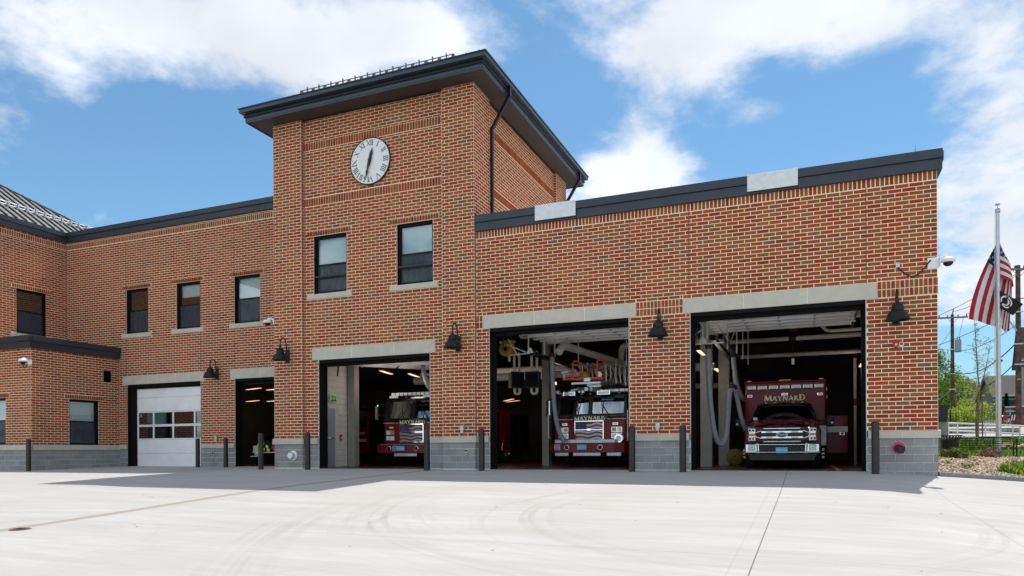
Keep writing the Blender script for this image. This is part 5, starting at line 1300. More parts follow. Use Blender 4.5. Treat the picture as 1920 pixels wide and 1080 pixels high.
    if ladder:
        zb = 2.98; la = []
        bed = MB()   # base rails + trusses running back
        for lvl, (hw, y0, y1, h) in enumerate(((.42, .55, 10, .55), (.52, 1.5, 10.2, .68), (.62, 2.5, 10.4, .80))):
            q = MB()
            for s in (-1, 1):
                q.tube([(s*hw, y0, zb-.05), (s*hw, y1, zb-.05)], .045, 'aluminium', 6); q.tube([(s*hw, y0, zb+h), (s*hw, y1, zb+h)], .03, 'aluminium', 6)
                n = int((y1-y0)/.62)
                for k in range(n): ya = y0+k*.62; q.tube([(s*hw, ya, zb-.05), (s*hw, ya, zb+h)], .022, 'aluminium', 5); q.tube([(s*hw, ya, zb+h), (s*hw, ya+.62, zb-.05)], .016, 'steel_dark', 5)
            for k in range(int((y1-y0)/.35)): q.tube([(-hw, y0+k*.35, zb-.05), (hw, y0+k*.35, zb-.05)], .018, 'aluminium', 5)
            link('ladder_section', q, t)
        q = MB()
        for s in (-1, 1):   # orange tip guards
            x = s*.42-.12; q.tube([(x, -.15, zb-.02), (x, -.16, zb+.50), (x+.03, -.12, zb+.57), (x+.10, .0, zb+.57), (x+.16, .5, zb+.52)], .032, 'orange_paint', 8); q.tube([(x+.14, .25, zb-.02), (x+.14, .22, zb+.52)], .026, 'orange_paint', 8)
        q.bbox(-.90, .50, -.18, -.06, zb-.07, zb, 'orange_paint', .01); q.bbox(-.45, .35, -.12, .6, zb-.09, zb-.06, 'orange_paint', .01); q.tube([(-.3, .3, zb), (.0, .9, zb+.5)], .02, 'orange_paint', 6); tip = link('ladder_tip', q, t)
        q = MB(); q.box(-.14, .08, -.20, -.185, zb-.14, zb-.02, 'aluminium'); link('tip_step', q, tip)
        q = MB(); q.cyl((-.86, -.12, zb), (-.86, -.12, zb+.14), .04, .035, 'lens_white', 10); q.cyl((-.94, -.12, zb+.20), (-.72, -.12, zb+.23), .065, .07, 'lens_white', 12); q.cyl((-.72, -.10, zb+.24), (-.5, .05, zb+.26), .06, .08, 'galvanized', 12); link('spotlight', q, t)
        q = MB(); q.bbox(-.62, .40, -.10, .05, zb-.22, zb-.14, 'aluminium', .01); q.box(-.08, .10, -.05, .4, zb-.45, zb-.2, 'galvanized'); q.bbox(.08, .42, -.14, -.02, zb-.34, zb-.24, 'galvanized', .01); q.box(-.58, -.54, -.08, -.04, zb-.3, zb-.14, 'steel_dark'); q.box(.34, .38, -.08, -.04, zb-.3, zb-.14, 'steel_dark'); link('ladder_cradle', q, t)
        q = MB(); q.cyl((-1.0, -.05, zb-.42), (-.62, -.08, zb-.42), .075, .06, 'black_gloss', 14); q.cyl((-.62, -.08, zb-.42), (-.38, -.1, zb-.38), .06, .045, 'galvanized', 12); q.bbox(-.36, .02, -.2, .05, zb-.50, zb-.30, 'black_gloss', .03); q.cyl((-.18, -.22, zb-.48), (-.18, -.12, zb-.48), .05, .05, 'lens_white', 12); q.cyl((-.30, -.22, zb-.48), (-.30, -.12, zb-.48), .035, .035, 'lens_white', 12); q.box(-.12, .0, -.206, -.2, zb-.45, zb-.34, 'lens_white'); link('water_monitor', q, t)
        q = MB(); disc(q, .36, -.12, zb+.08, .09, .03, 'lens_white', 'chrome'); link('gauge', q, t)
        q = MB(); q.sphere((-.30, .5, zb+.10), .16, 'yellow_paint', (1, 1, 1.2)); link('float', q, t)
    return t
fire_truck('dark red ladder truck with an orange-tipped ladder over its cab in the middle open bay', -6.77, 3.45, True, plate='MF 5992')
fire_truck('dark red fire engine with a flag grille parked in the bay below the clock', -13.47, 3.2, False, plate='MF 4214')
fire_truck('unlit red fire engine whose side shows behind the white partition', -19.9, 5.3, False, plate='MF 3310')

def ambulance():
    t = thing('ambulance', 'dark red ambulance with a chrome grille parked in the right-hand open bay', 'ambulance', (-.69, 1.9, 0))
    # --- box
    q = MB(); q.bbox(-1.215, 1.215, 2.9, 7.3, .62, 2.72, 'red_paint', .05); box = link('patient_box', q, t)
    q = MB(); q.bbox(-1.24, 1.24, 2.88, 7.32, 2.69, 2.745, 'red_paint', .02); link('roof_trim', q, box)
    for k in range(7):
        x = -1.02+.34*k; q = MB(); q.bbox(x-.135, x+.135, 2.86, 2.90, 2.475, 2.615, 'chrome', .02); l_ = link('strobe_light', q, box); p = MB(); p.bbox(x-.12, x+.12, 2.845, 2.862, 2.49, 2.60, 'lens_white', .025); link('lens', p, l_)
    for x, w in ((-1.08, .07), (0, .18), (1.08, .07)): q = MB(); q.bbox(x-w, x+w, 2.92, 2.98, 2.745, 2.79, 'amber', .01); link('marker_light', q, box)
    for x, w, m in ((-1.06, .08, 'amber'), (1.04, .08, 'amber'), (0, .10, 'lens_white')):
        zz = 2.28 if m == 'amber' else 2.31; q = MB(); q.bbox(x-w, x+w, 2.865, 2.90, zz-.045, zz+.045, 'chrome', .01); l_ = link('scene_light', q, box); p = MB(); p.bbox(x-w*.75, x+w*.75, 2.857, 2.867, zz-.028, zz+.028, m, .006); link('lens', p, l_)
    q = MB(); word(q, 'MAYNARD', .165, lambda u, v, o: (u, 2.897-o, 2.10+v), 'cream_letter', big=1.25, tot=1.24); link('lettering', q, box)
    q = MB(); word(q, 'MAYNARD', .165, lambda u, v, o: (u+.012, 2.8985-o*.3, 2.092+v), 'letter_dark', big=1.25, tot=1.24); link('lettering_shadow', q, box)
    q = MB(); q.box(1.216, 1.222, 3.0, 7.2, 1.12, 1.30, 'letter_white'); link('stripe', q, box); q = MB(); q.box(-1.222, -1.216, 3.0, 7.2, 1.12, 1.30, 'letter_white'); link('stripe', q, box)
    for s in (-1, 1): q = MB(); q.bbox(s*1.12-.10, s*1.12+.10, 2.86, 2.9, .66, 1.30, 'galvanized', .01); link('stone_guard', q, box)
    for z in (2.2, 2.45): q = MB(); q.bbox(1.215, 1.25, 3.1, 3.4, z-.05, z+.05, 'lens_white', .01); link('side_light', q, box)
    # opened side door
    q = MB(); q.bbox(1.24, 1.86, 3.55, 3.62, .42, 1.62, 'red_paint', .015); sd_ = link('side_door', q, t)
    q = MB(); q.box(1.245, 1.855, 3.542, 3.549, 1.09, 1.27, 'letter_white'); link('stripe', q, sd_)
    q = MB(); q.bbox(1.62, 1.76, 3.52, 3.55, .98, 1.10, 'chrome', .02); q.box(1.65, 1.73, 3.512, 3.522, 1.005, 1.075, 'black_gloss'); link('door_latch', q, sd_)
    # --- cab
    q = MB()
    def ringc(w, y0, y1, z): return [(-w, y0, z), (w, y0, z), (w, y1, z), (-w, y1, z)]
    rs = ringc(.94, 1.30, 2.9, .75)+ringc(.94, 1.52, 2.9, 1.40)+ringc(.84, 1.86, 2.9, 1.70)+ringc(.74, 2.20, 2.9, 1.93)+ringc(.66, 2.34, 2.9, 1.985)
    q.add(rs, [(4*k+i, 4*k+(i+1) % 4, 4*k+4+(i+1) % 4, 4*k+4+i) for k in range(4) for i in range(4)]+[(16, 17, 18, 19)], 'red_paint')
    cab = link('cab', q, t)
    q = MB(); rs = ringc(.93, 1.55, 2.91, 1.43)+ringc(.855, 1.82, 2.91, 1.70)+ringc(.76, 2.10, 2.91, 1.94)+ringc(.68, 2.26, 2.91, 1.998)
    q.add(rs, [(4*k+i, 4*k+(i+1) % 4, 4*k+4+(i+1) % 4, 4*k+4+i) for k in range(3) for i in range(4)]+[(12, 13, 14, 15)], 'black_gloss'); link('cab_roof', q, cab)
    def ws(u, v):
        w = .87-.17*v**1.3; return ((2*u-1)*w, 1.36+.60*v+.08*(2*u-1)**2, 1.415+.49*v-.05*v*(2*u-1)**4)
    q = MB(); q.grid(ws, 12, 6, 'windshield_dark'); wd = link('windshield', q, cab)
    P = [ws(u, 0) for u in (0, .25, .5, .75, 1)]+[ws(1, v) for v in (.3, .7, 1)]+[ws(u, 1) for u in (.75, .5, .25, 0)]+[ws(0, v) for v in (.7, .3, 0)]
    q = MB(); q.tube([(a, b-.004, c) for a, b, c in P], .028, 'black_gloss', 6); link('gasket', q, wd)
    q = MB(); q.box(-.86, -.74, 1.40, 1.41, 1.44, 1.52, 'decal_silver'); link('inspection_sticker', q, cab); q = MB(); q.box(-.2, .25, 1.9, 2.0, 1.42, 1.62, 'dark_plastic'); link('dash_screen', q, cab)
    for k in (-2, -1, 0, 1, 2): q = MB(); q.bbox(k*.26-.04, k*.26+.04, 2.12, 2.25, 1.975, 2.02, 'amber' if k else 'black_gloss', .015); link('marker_light', q, cab)
    # hood: crowned, with raised centre
    def hood(u, v):
        x = (2*u-1)*(.80+.10*v); c = abs(2*u-1); z = 1.205+.20*v+.055*(1-c**4)-.02*(c > .93); z += .025*max(0, math.cos((c-.35)*9))*(c < .52); return (x, .08+1.35*v+.10*c*c*(1-v), z)
    q = MB(); q.grid(hood, 28, 12, 'red_paint'); q.bbox(-.86, .86, .10, 1.4, .75, 1.20, 'red_paint', .03); hd = link('hood', q, t)
    tm = textmesh('SUPER DUTY', .085, 'decal_red', .004, xs=1.5); link('nose_lettering', tm, hd, loc=(0, .045, 1.205))
    tm = textmesh('ECNALUBMA', .15, 'mark_blue', .003, xs=1.25); tm.transform(Matrix.Scale(-1, 4, (1, 0, 0)));
    tm = textmesh('AMBULANCE', .16, 'mark_blue', .003, xs=1.15); tm.transform(Matrix.Scale(-1, 4, (1, 0, 0))); tm.flip_normals(); tm.transform(Matrix.Rotation(R(-78), 4, 'X')); link('mirror_lettering', tm, hd, loc=(0, .62, 1.372))
    for s in (-1, 1):
        q = MB()
        for a in (0, 60, 120): q.box(-.055, .055, -.002, .0, -.016, .016, 'mark_blue', Matrix.Translation((s*.64, .34, 1.285)) @ Matrix.Rotation(R(-55), 4, 'X') @ Matrix.Rotation(R(a), 4, 'Y'))
        link('star_of_life', q, hd)
        # fender flares
        q = MB(); q.lathe([(.52, -.10), (.56, -.08), (.56, .06), (.52, .09)], 'black_gloss', (s*.93, .98, .46), 20, 'x', R(-12), R(192)); q.bbox(s*.90-.12, s*.90+.12, .14, .5, .62, 1.14, 'red_paint', .04); q.bbox(s*.98-.05, s*.98+.05, .5, 1.5, .95, 1.12, 'black_gloss', .03); link('fender_flare', q, t)
    # grille
    q = MB(); q.bbox(-.60, .60, -.01, .12, .74, 1.19, 'black_gloss', .02); gr = link('grille', q, t)
    for z0, z1, w in ((1.115, 1.16, .50), (1.00, 1.075, .56), (.845, .92, .56), (.745, .785, .50)):
        q = MB(); q.bbox(-w, w, -.055, -.01, z0, z1, 'chrome', .015); link('grille_bar', q, gr)
    for s in (-1, 1):
        q = MB(); q.tube([(s*.55, -.04, 1.07), (s*.70, -.03, 1.02), (s*.74, -.03, .96), (s*.68, -.03, .89), (s*.55, -.04, .86)], .022, 'chrome', 6); link('grille_surround', q, gr)
        for z in (1.037, .88): q = MB(); q.bbox(s*.34-.09, s*.34+.09, -.075, -.05, z-.022, z+.022, 'lens_white', .006); link('strobe_light', q, gr)
    q = MB(); q.cyl((0, 0, 0), (0, -.03, 0), .115, .105, 'chrome', 28); ov = link('badge', q, gr); ov.location = (0, -.055, .96); ov.scale = (1.45, 1, .68)
    q = MB(); q.cyl((0, -.03, 0), (0, -.036, 0), .102, .10, 'oval_blue', 28); link('badge_field', q, ov)
    tm = textmesh('Ford', .105, 'letter_white', .003, .35); link('badge_script', tm, ov, loc=(0, -.040, 0))
    # headlights: C shaped chrome housing with lamps and amber centre
    for s in (-1, 1):
        q = MB(); q.bbox(s*.80-.115, s*.80+.115, -.015, .12, .765, 1.17, 'chrome', .03); hl = link('headlight', q, t)
        for z, m, h in ((1.09, 'lens_white', .055), (.965, 'amber', .04), (.85, 'lens_white', .055)):
            p = MB(); p.bbox(s*.815-.085, s*.815+.085, -.035, -.01, z-h, z+h, m, .012); lo = link('lens', p, hl)
            if m == 'lens_white':
                p = MB()
                for dx in (-.042, .042): p.cyl((s*.815+dx, -.034, z), (s*.815+dx, -.042, z), .030, .024, 'black_gloss', 12)
                p.cyl((s*.815, -.034, z), (s*.815, -.045, z), .013, .011, 'chrome', 10)
                p.mats[:] = p.mats; link('projector', p, hl)
    # bumper
    q = MB(); q.bbox(-1.0, 1.0, -.16, .12, .43, .50, 'chrome', .03); q.bbox(-.62, .62, -.17, .05, .655, .705, 'chrome', .02)
    for s in (-1, 1): q.bbox(s*.80-.20, s*.80+.20, -.15, .12, .44, .725, 'chrome', .04); q.prism([(s*.60, .44), (s*.66, .44), (s*.68, .70), (s*.62, .70)], 'y', -.15, .1, 'chrome')
    bp = link('bumper', q, t)
    q = MB(); q.box(-.62, .62, -.10, .0, .49, .66, 'dark_plastic')
    for s in (-1, 1): q.box(s*.42-.03, s*.42+.03, -.13, -.09, .52, .64, 'black_gloss'); q.box(s*.28-.03, s*.28+.03, -.12, -.09, .50, .60, 'steel_dark')
    link('bumper_insert', q, bp)
    q = MB(); q.prism([(-.92, .44), (.92, .44), (.84, .24), (-.84, .24)], 'y', -.10, -.02, 'dark_plastic'); link('air_dam', q, bp)
    for s in (-1, 1): q = MB(); q.bbox(s*.80-.095, s*.80+.095, -.168, -.145, .51, .68, 'galvanized', .01); q.bbox(s*.80-.06, s*.80+.06, -.178, -.165, .54, .65, 'lens_white', .01); q.box(s*.80-.03, s*.80+.03, -.182, -.178, .59, .605, 'mark_blue'); link('fog_light', q, bp)
    q = MB(); q.bbox(-.16, .16, -.185, -.172, .435, .60, 'plate_blue', .01); lp = link('license_plate', q, bp)
    link('plate_text', textmesh('MF F127', .085, 'letter_white', .002), lp, loc=(0, -.188, .515))
    # mirrors
    for s in (-1, 1):
        q = MB(); q.bbox(s*1.30-.10, s*1.30+.10, 1.45, 1.62, 1.22, 1.50, 'dark_plastic', .04); q.tube([(s*.93, 1.75, 1.40), (s*1.24, 1.56, 1.40)], .03, 'dark_plastic', 6); q.tube([(s*.93, 1.75, 1.28), (s*1.24, 1.56, 1.26)], .022, 'dark_plastic', 6); q.bbox(s*1.34-.03, s*1.34+.03, 1.435, 1.455, 1.30, 1.35, 'lens_white', .006); link('mirror', q, t)
        wheel(t, s*.90, .98, .41, .26, s)
        q = MB(); q.cyl((s*1.02, .98, .42), (s*1.14, .98, .42), .11, .09, 'chrome', 14)
        for k in range(8): a = 2*math.pi*k/8; q.cyl((s*1.06, .98+.13*math.cos(a), .42+.13*math.sin(a)), (s*1.12, .98+.13*math.cos(a), .42+.13*math.sin(a)), .016, .010, 'chrome', 6)
        link('hub_cover', q, t)
        wheel(t, s*1.0, 5.6, .41, .30, s)
    q = MB(); q.box(-.8, .8, .2, 7.0, .34, .75, 'black_metal'); link('chassis', q, t)
glass('windshield_dark', (.10, .11, .12), .05)
ambulance()
# things at the right of the ambulance bay
t = thing('door_opener', 'dark motor unit with a red pull cord over the ambulance', 'motor', (-.4, 4.9, 4.55))
mb = MB(); mb.bbox(-.20, .20, -.15, .15, -.1, .1, 'steel_dark', .02); mb.box(-.28, .28, -.05, .05, -.03, .06, 'black_metal'); mb.bbox(-.13, .13, -.1, .1, -.2, -.1, 'decal_red', .02); link('motor', mb, t)
mb = MB(); mb.tube([(-.03, -.1, .1), (-.04, -.1, -1.1)], .006, 'decal_red', 5); mb.bbox(-.08, 0, -.13, -.08, -1.3, -1.1, 'cream_letter', .01); link('pull_cord', mb, t)
t = thing('storage_rack', 'dark steel rack against the right wall of the ambulance bay', 'rack', (2.1, 7.2, 0))
for sx in (-.3, .3):
    for sy in (-1.2, 1.2): mb = MB(); mb.box(sx-.02, sx+.02, sy-.02, sy+.02, 0, 2.1, 'steel_dark'); link('post', mb, t)
for z in (.3, .9, 1.5, 2.08): mb = MB(); mb.box(-.32, .32, -1.22, 1.22, z-.02, z+.02, 'steel_dark'); link('shelf', mb, t)
mb = MB(); mb.cyl((0, 0, 0), (0, 0, .55), .09, .09, 'red_device', 14); mb.sphere((0, 0, .55), .09, 'red_device'); mb.cyl((0, 0, .6), (0, 0, .70), .025, .02, 'steel_dark', 8); o = link('fire_extinguisher', mb, None); o.location = (1.75, 6.5, .35); tag(o, 'dull red fire extinguisher beside the storage rack', 'fire extinguisher')
for y, lb in ((5.5, 'nearer pale vertical pipe on the right wall of the ambulance bay'), (8.6, 'farther pale vertical pipe with a red band in the ambulance bay')):
    mb = MB(); mb.cyl((0, 0, 0), (0, 0, 3.8), .05, .05, 'pipe_grey', 10); mb.cyl((0, 0, 2.1), (0, 0, 2.35), .053, .053, 'red_device', 10); o = link('standpipe', mb, None); o.location = (1.55 if y > 6 else 2.35, y, 0); tag(o, lb, 'pipe')
mb = MB()
mb.box(-.05, .05, 0, 6, 0, .004, 'yellow_paint'); o = link('floor_line', mb, ST, True); o.location = Vector(o.location)+Vector((.72, .35, 0))

# ------------------------------------------------------------------ things on the front of the building
# clock
ck = thing('wall_clock', 'white round clock with roman numerals high on the tower', 'clock', (-13.085, -.015, 9.957))
mb = MB(); mb.lathe([(.0, 0), (.752, 0), (.765, -.01), (.765, -.055), (.735, -.06)], 'letter_dark', (0, 0, 0), 64, 'y'); link('rim', mb, ck)
mb = MB(); mb.cyl((0, 0, 0), (0, -.045, 0), .742, .742, 'white_paint', 64); link('face', mb, ck)
BOLD[:] = [.92, .0]
for i, nm in enumerate(['XII', 'I', 'II', 'III', 'IIII', 'V', 'VI', 'VII', 'VIII', 'IX', 'X', 'XI']):
    a = -i*math.pi/6; mb = MB(); h = .175
    def F(u, v, o, a=a):
        x, z = u, .505+v; return (x*math.cos(a)-z*math.sin(a), -.0465-o, x*math.sin(a)+z*math.cos(a))
    word(mb, nm, h, F, 'letter_dark', sp=.0); link('numeral', mb, ck)
def hand(name, ang, ln, w, y, tail):
    mb = MB(); p = [(-w*.5, -tail), (w*.5, -tail), (w*.7, ln*.15), (w*.45, ln*.5), (w*.8, ln*.56), (w*.5, ln*.66), (0, ln), (-w*.5, ln*.66), (-w*.8, ln*.56), (-w*.45, ln*.5), (-w*.7, ln*.15)]
    mb.prism([(x*math.cos(ang)-z*math.sin(ang), x*math.sin(ang)+z*math.cos(ang)) for x, z in p], 'y', y, y-.014, 'letter_dark'); link(name, mb, ck)
hand('hour_hand', -R(15.5), .42, .085, -.075, .16); hand('minute_hand', -R(193), .64, .06, -.098, .20)
mb = MB(); mb.cyl((0, -.045, 0), (0, -.125, 0), .045, .04, 'letter_dark', 16); link('hub', mb, ck)

# gooseneck lamps
def make_lamp():
    t = thing('gooseneck_lamp', 'black gooseneck lamp at the right corner beneath the camera', 'lamp', (1.985, -.012, 3.80), 0, 'black gooseneck lamps along the facade')
    mb = MB(); mb.bbox(-.075, .075, -.05, 0, -.24, .26, 'black_metal', .006)
    for x in (-.055, .055):
        for z in (-.21, .23): mb.cyl((x, -.05, z), (x, -.062, z), .014, .012, 'chrome', 8)
    link('backplate', mb, t)
    P = [(0, -.04, .10), (0, -.07, .28), (0, -.09, .42)]+[(0, -.09-.145*(1-math.cos(a)), .42+.16*math.sin(a)) for a in [math.pi*k/10 for k in range(1, 11)]]+[(0, -.38, .32), (0, -.38, .24)]
    mb = MB(); mb.tube(P, .021, 'black_metal', 10); mb.cyl((0, -.38, .22), (0, -.38, .33), .038, .032, 'black_metal', 14); link('arm', mb, t)
    pr = [(.03, .24), (.06, .235), (.10, .20), (.125, .16), (.128, .145), (.122, .14), (.135, .13), (.137, .06), (.130, .055), (.150, .045), (.19, .01), (.225, -.05), (.24, -.11), (.245, -.135), (.262, -.145), (.282, -.155), (.285, -.18), (.268, -.182), (.23, -.13), (.20, -.04), (.12, .03), (0, .05)]
    mb = MB(); mb.lathe(pr, 'black_metal', (0, -.38, 0), 32); link('shade', mb, t)
    mb = MB(); mb.lathe([(0, -.10), (.06, -.10), (.07, -.05), (.05, 0)], 'lens_white', (0, -.38, 0), 16); link('bulb', mb, t)
    return t
lp0 = make_lamp()
for loc, lb in (((-3.73, -.012, 3.80), 'black gooseneck lamp on the brick pier between the ladder truck and ambulance bays'), ((-9.87, -.142, 3.83), 'black gooseneck lamp on the right pier of the clock tower'), ((-16.37, -.142, 3.80), 'black gooseneck lamp on the left pier of the clock tower'), ((-22.74, 3.088, 3.80), 'black gooseneck lamp between the white door and the narrow bay')):
    copy_thing(lp0, loc, lb)
# dome cameras
def camera(label, loc, rz, cable=None, rch=.34):
    t = thing('security_camera', label, 'camera', loc, rz, 'white dome security cameras')
    mb = MB(); mb.bbox(-.30, .06, -.06, .0, -.13, .15, 'white_paint', .015) if cable == 'R' else mb.bbox(-.10, .10, -.03, .0, -.09, .11, 'white_paint', .01)
    link('base', mb, t)
    mb = MB(); mb.tube([(0, -.02, .02), (0, -rch*.5, .12), (0, -rch*.9, .13)], .035, 'white_paint', 8); mb.bbox(-.04, .04, -rch, -rch*.6, .09, .15, 'white_paint', .01); link('arm', mb, t)
    mb = MB(); mb.lathe([(.0, .10), (.08, .10), (.14, .06), (.155, .03), (.15, 0), (.12, -.015), (.11, -.02)], 'white_paint', (0, -rch, 0), 24); link('housing', mb, t)
    mb = MB(); mb.lathe([(.11, -.01), (.10, -.06), (.06, -.10), (0, -.115)], 'black_gloss', (0, -rch, 0), 20); link('dome', mb, t)
    return t
camera('white dome camera sticking out from the right corner of the garage', (2.885, -.13, 4.97), R(90), None, .19)
mb = MB(); mb.bbox(2.66, 2.90, -.035, -.004, 4.85, 5.12, 'white_paint', .01); o = link('junction_box', mb, None); tag(o, 'white junction box behind the corner camera', 'box')
cg = thing('conduit', 'grey flexible conduit drooping from a small box to the corner camera', 'conduit', (2.03, -.01, 5.02))
mb = MB(); mb.bbox(-.045, .045, -.03, 0, -.06, .06, 'galvanized', .006); link('box', mb, cg)
mb = MB(); mb.tube([(.0+.70*k/12, -.03, -.06-.30*math.sin(math.pi*min(1, k/12*1.02))+.10*k/12) for k in range(13)], .017, 'steel_dark', 6); link('cable', mb, cg)
camera('white dome camera on the left corner of the clock tower', (TX0, -.05, 5.03), R(-90)); camera('white dome camera on the corner of the low left wing', (-28.50, BY, 4.14), R(12))
mb = MB(); mb.tube([(-28.95+.35*k/8, BY-.03, 4.20-.28*math.sin(math.pi*k/8)) for k in range(9)], .012, 'steel_dark', 6); o = link('camera_cable', mb, None); tag(o, 'dark cable looping beside the camera on the low left wing', 'cable')
# bollards
b0 = thing('bollard', 'dark bollard in front of the right jamb of the ambulance bay', 'bollard', (1.49, -.5, -.08), 0, 'dark steel bollards along the garage')
mb = MB(); mb.cyl((0, 0, 0), (0, 0, 1.25), .088, .088, 'bollard_paint', 24, False); mb.lathe([(.088, 1.25), (.080, 1.27), (.05, 1.283), (0, 1.287)], 'bollard_paint', (0, 0, 0), 24); link('post', mb, b0)
mb = MB(); mb.lathe([(.13, .0), (.11, .012), (.088, .018)], 'cast_stone', (0, 0, .0), 20); link('footing_ring', mb, b0)
for x, y, lb in ((-3.07, -.5, 'dark bollard at the left jamb of the ambulance bay'), (-4.43, -.5, 'dark bollard at the right jamb of the ladder truck bay'), (-8.94, -.5, 'dark bollard at the left jamb of the ladder truck bay'), (-10.79, -.5, 'dark bollard at the right jamb of the engine bay'), (-15.27, -.5, 'dark bollard at the left jamb of the engine bay'), (-17.14, -.6, 'lighter dark bollard standing forward in front of the narrow bay'),
                 (-21.72, 2.5, 'dark bollard at the left jamb of the narrow bay'), (-23.22, 2.5, 'dark bollard in front of the right edge of the white door'), (-27.87, -1.35, 'dark bollard alone in front of the low left wing')):
    copy_thing(b0, (x, y, gz(x, y)-.05 if y < 2 else -.17), lb)
# fixtures on the walls
def fixture(nm, label, cat, loc, mb, grp=None):
    o = link(nm, mb, None); o.location = loc; tag(o, label, cat, grp); return o
for loc, lb in (((-3.82, -.005, 1.20), 'grey outlet box low on the pier between the ladder truck and ambulance bays'), ((-9.74, -.135, 1.22), 'grey outlet box low on the right pier of the tower'), ((-22.78, 3.095, 1.13), 'grey outlet box below the lamp next to the white door')):
    mb = MB(); mb.bbox(-.06, .06, -.09, 0, -.07, .10, 'galvanized', .015); mb.bbox(-.035, .035, -.10, -.03, -.13, -.07, 'pipe_white', .01); fixture('outlet_box', lb, 'outlet box', loc, mb, 'grey outlet boxes on the piers')
for loc, lb in (((-9.62, -.14, .50), 'small brass hose tap in the block base of the tower pier'), ((-22.97, 3.085, .45), 'small hose tap in the block base left of the narrow bay')):
    mb = MB(); mb.bbox(-.05, .05, -.02, 0, -.10, .10, 'galvanized', .008); mb.cyl((0, -.02, -.03), (0, -.09, -.05), .022, .026, 'yellow_paint', 10); mb.cyl((0, -.03, .05), (0, -.06, .05), .03, .03, 'steel_dark', 10); fixture('hose_tap', lb, 'tap', loc, mb, 'hose taps in the block base')
t = thing('pipe_cap', 'round white capped pipe outlet in the block base of the left tower pier', 'pipe outlet', (-16.14, -.145, .415))
mb = MB(); mb.lathe([(0, 0), (.165, 0), (.17, -.02), (.16, -.035), (.10, -.045)], 'white_paint', (0, 0, 0), 28, 'y'); link('flange', mb, t)
mb = MB(); mb.cyl((0, -.03, 0), (-.0, -.20, 0), .105, .10, 'white_paint', 24); mb.lathe([(.112, -.10), (.118, -.12), (.112, -.14)], 'galvanized', (0, 0, 0), 24, 'y'); link('cap', mb, t)
t = thing('pipe_cap', 'black capped hose connection on a pink ring beside the right bollard', 'hose connection', (2.03, -.012, .575))
mb = MB(); mb.lathe([(.0, 0), (.155, 0), (.165, -.01), (.155, -.02)], 'letter_white', (0, 0, 0), 28, 'y'); mb.lathe([(.0, -.021), (.148, -.021)], 'pink_ring', (0, 0, 0), 28, 'y'); link('ring', mb, t)
mb = MB(); mb.cyl((.0, -.02, -.02), (.03, -.20, -.05), .10, .10, 'black_gloss', 22); mb.cyl((.03, -.20, -.05), (.034, -.22, -.054), .085, .07, 'dark_plastic', 22); link('cap', mb, t)
t = thing('alarm_strobe', 'red round fire alarm sounder under the corner lamp', 'alarm', (1.985, -.01, 3.085))
mb = MB(); mb.cyl((0, 0, 0), (0, -.05, 0), .075, .07, 'red_device', 20); link('body', mb, t)
mb = MB(); mb.cyl((0, -.05, 0), (0, -.062, 0), .026, .022, 'lens_white', 12); mb.cyl((0, -.062, 0), (0, -.068, 0), .009, .008, 'letter_dark', 8); link('lens', mb, t)
t = thing('alarm_beacon', 'small white alarm beacon with a red lens beside the red sounder', 'alarm', (2.10, -.01, 3.085))
mb = MB(); mb.cyl((0, 0, 0), (0, -.035, 0), .062, .06, 'letter_white', 20); link('body', mb, t)
mb = MB(); mb.cyl((.005, -.035, .01), (.005, -.055, .01), .038, .03, 'red_device', 14); link('lens', mb, t)
# manholes
for x, y, lb in ((-10.75, -12.75, 'rusty round manhole cover beside the drain strip at the lower left'),):
    mb = MB(); z = gz(x, y); mb.lathe([(0, .012), (.13, .012), (.14, .006), (.15, .0)], 'wood_pole', (0, 0, 0), 24)
    for k in range(7): mb.box(-.10+k*.03, -.09+k*.03, -.07, .07, .012, .016, 'bark')
    o = link('manhole_cover', mb, None); o.location = (x, y, z); o.rotation_euler = (math.atan(.042), 0, 0); tag(o, lb, 'manhole cover')
# ------------------------------------------------------------------ planting helpers
def leafcloud(mb, centers, n, size, mats, rr, flat=.0, stretch=(1, 1, 1)):
    """n small leaf faces spread through ellipsoidal clumps: centers = (x,y,z,r)"""
    tot = sum(c[3]**2 for c in centers)
    for c in centers:
        k = int(n*c[3]**2/tot)+1
        for _ in range(k):
            d = Vector((rr.gauss(0, 1), rr.gauss(0, 1), rr.gauss(0, 1))).normalized()*c[3]*(rr.random()**.45)
            p = Vector((c[0]+d.x*stretch[0], c[1]+d.y*stretch[1], c[2]+d.z*stretch[2])); s = size*rr.uniform(.6, 1.3)
            nrm = (d.normalized()+Vector((rr.gauss(0, .7), rr.gauss(0, .7), rr.gauss(.4, .7)))).normalized()
            u = nrm.orthogonal().normalized(); v = nrm.cross(u); a = rr.random()*6.28; u, v = u*math.cos(a)+v*math.sin(a), v*math.cos(a)-u*math.sin(a)
            m = mats[min(len(mats)-1, int(rr.random()**1.3*len(mats)))]
            mb.add([p-u*s, p-v*s*.42+u*.1*s, p+u*s, p+v*s*.42+u*.1*s], [(0, 1, 2, 3)], m)
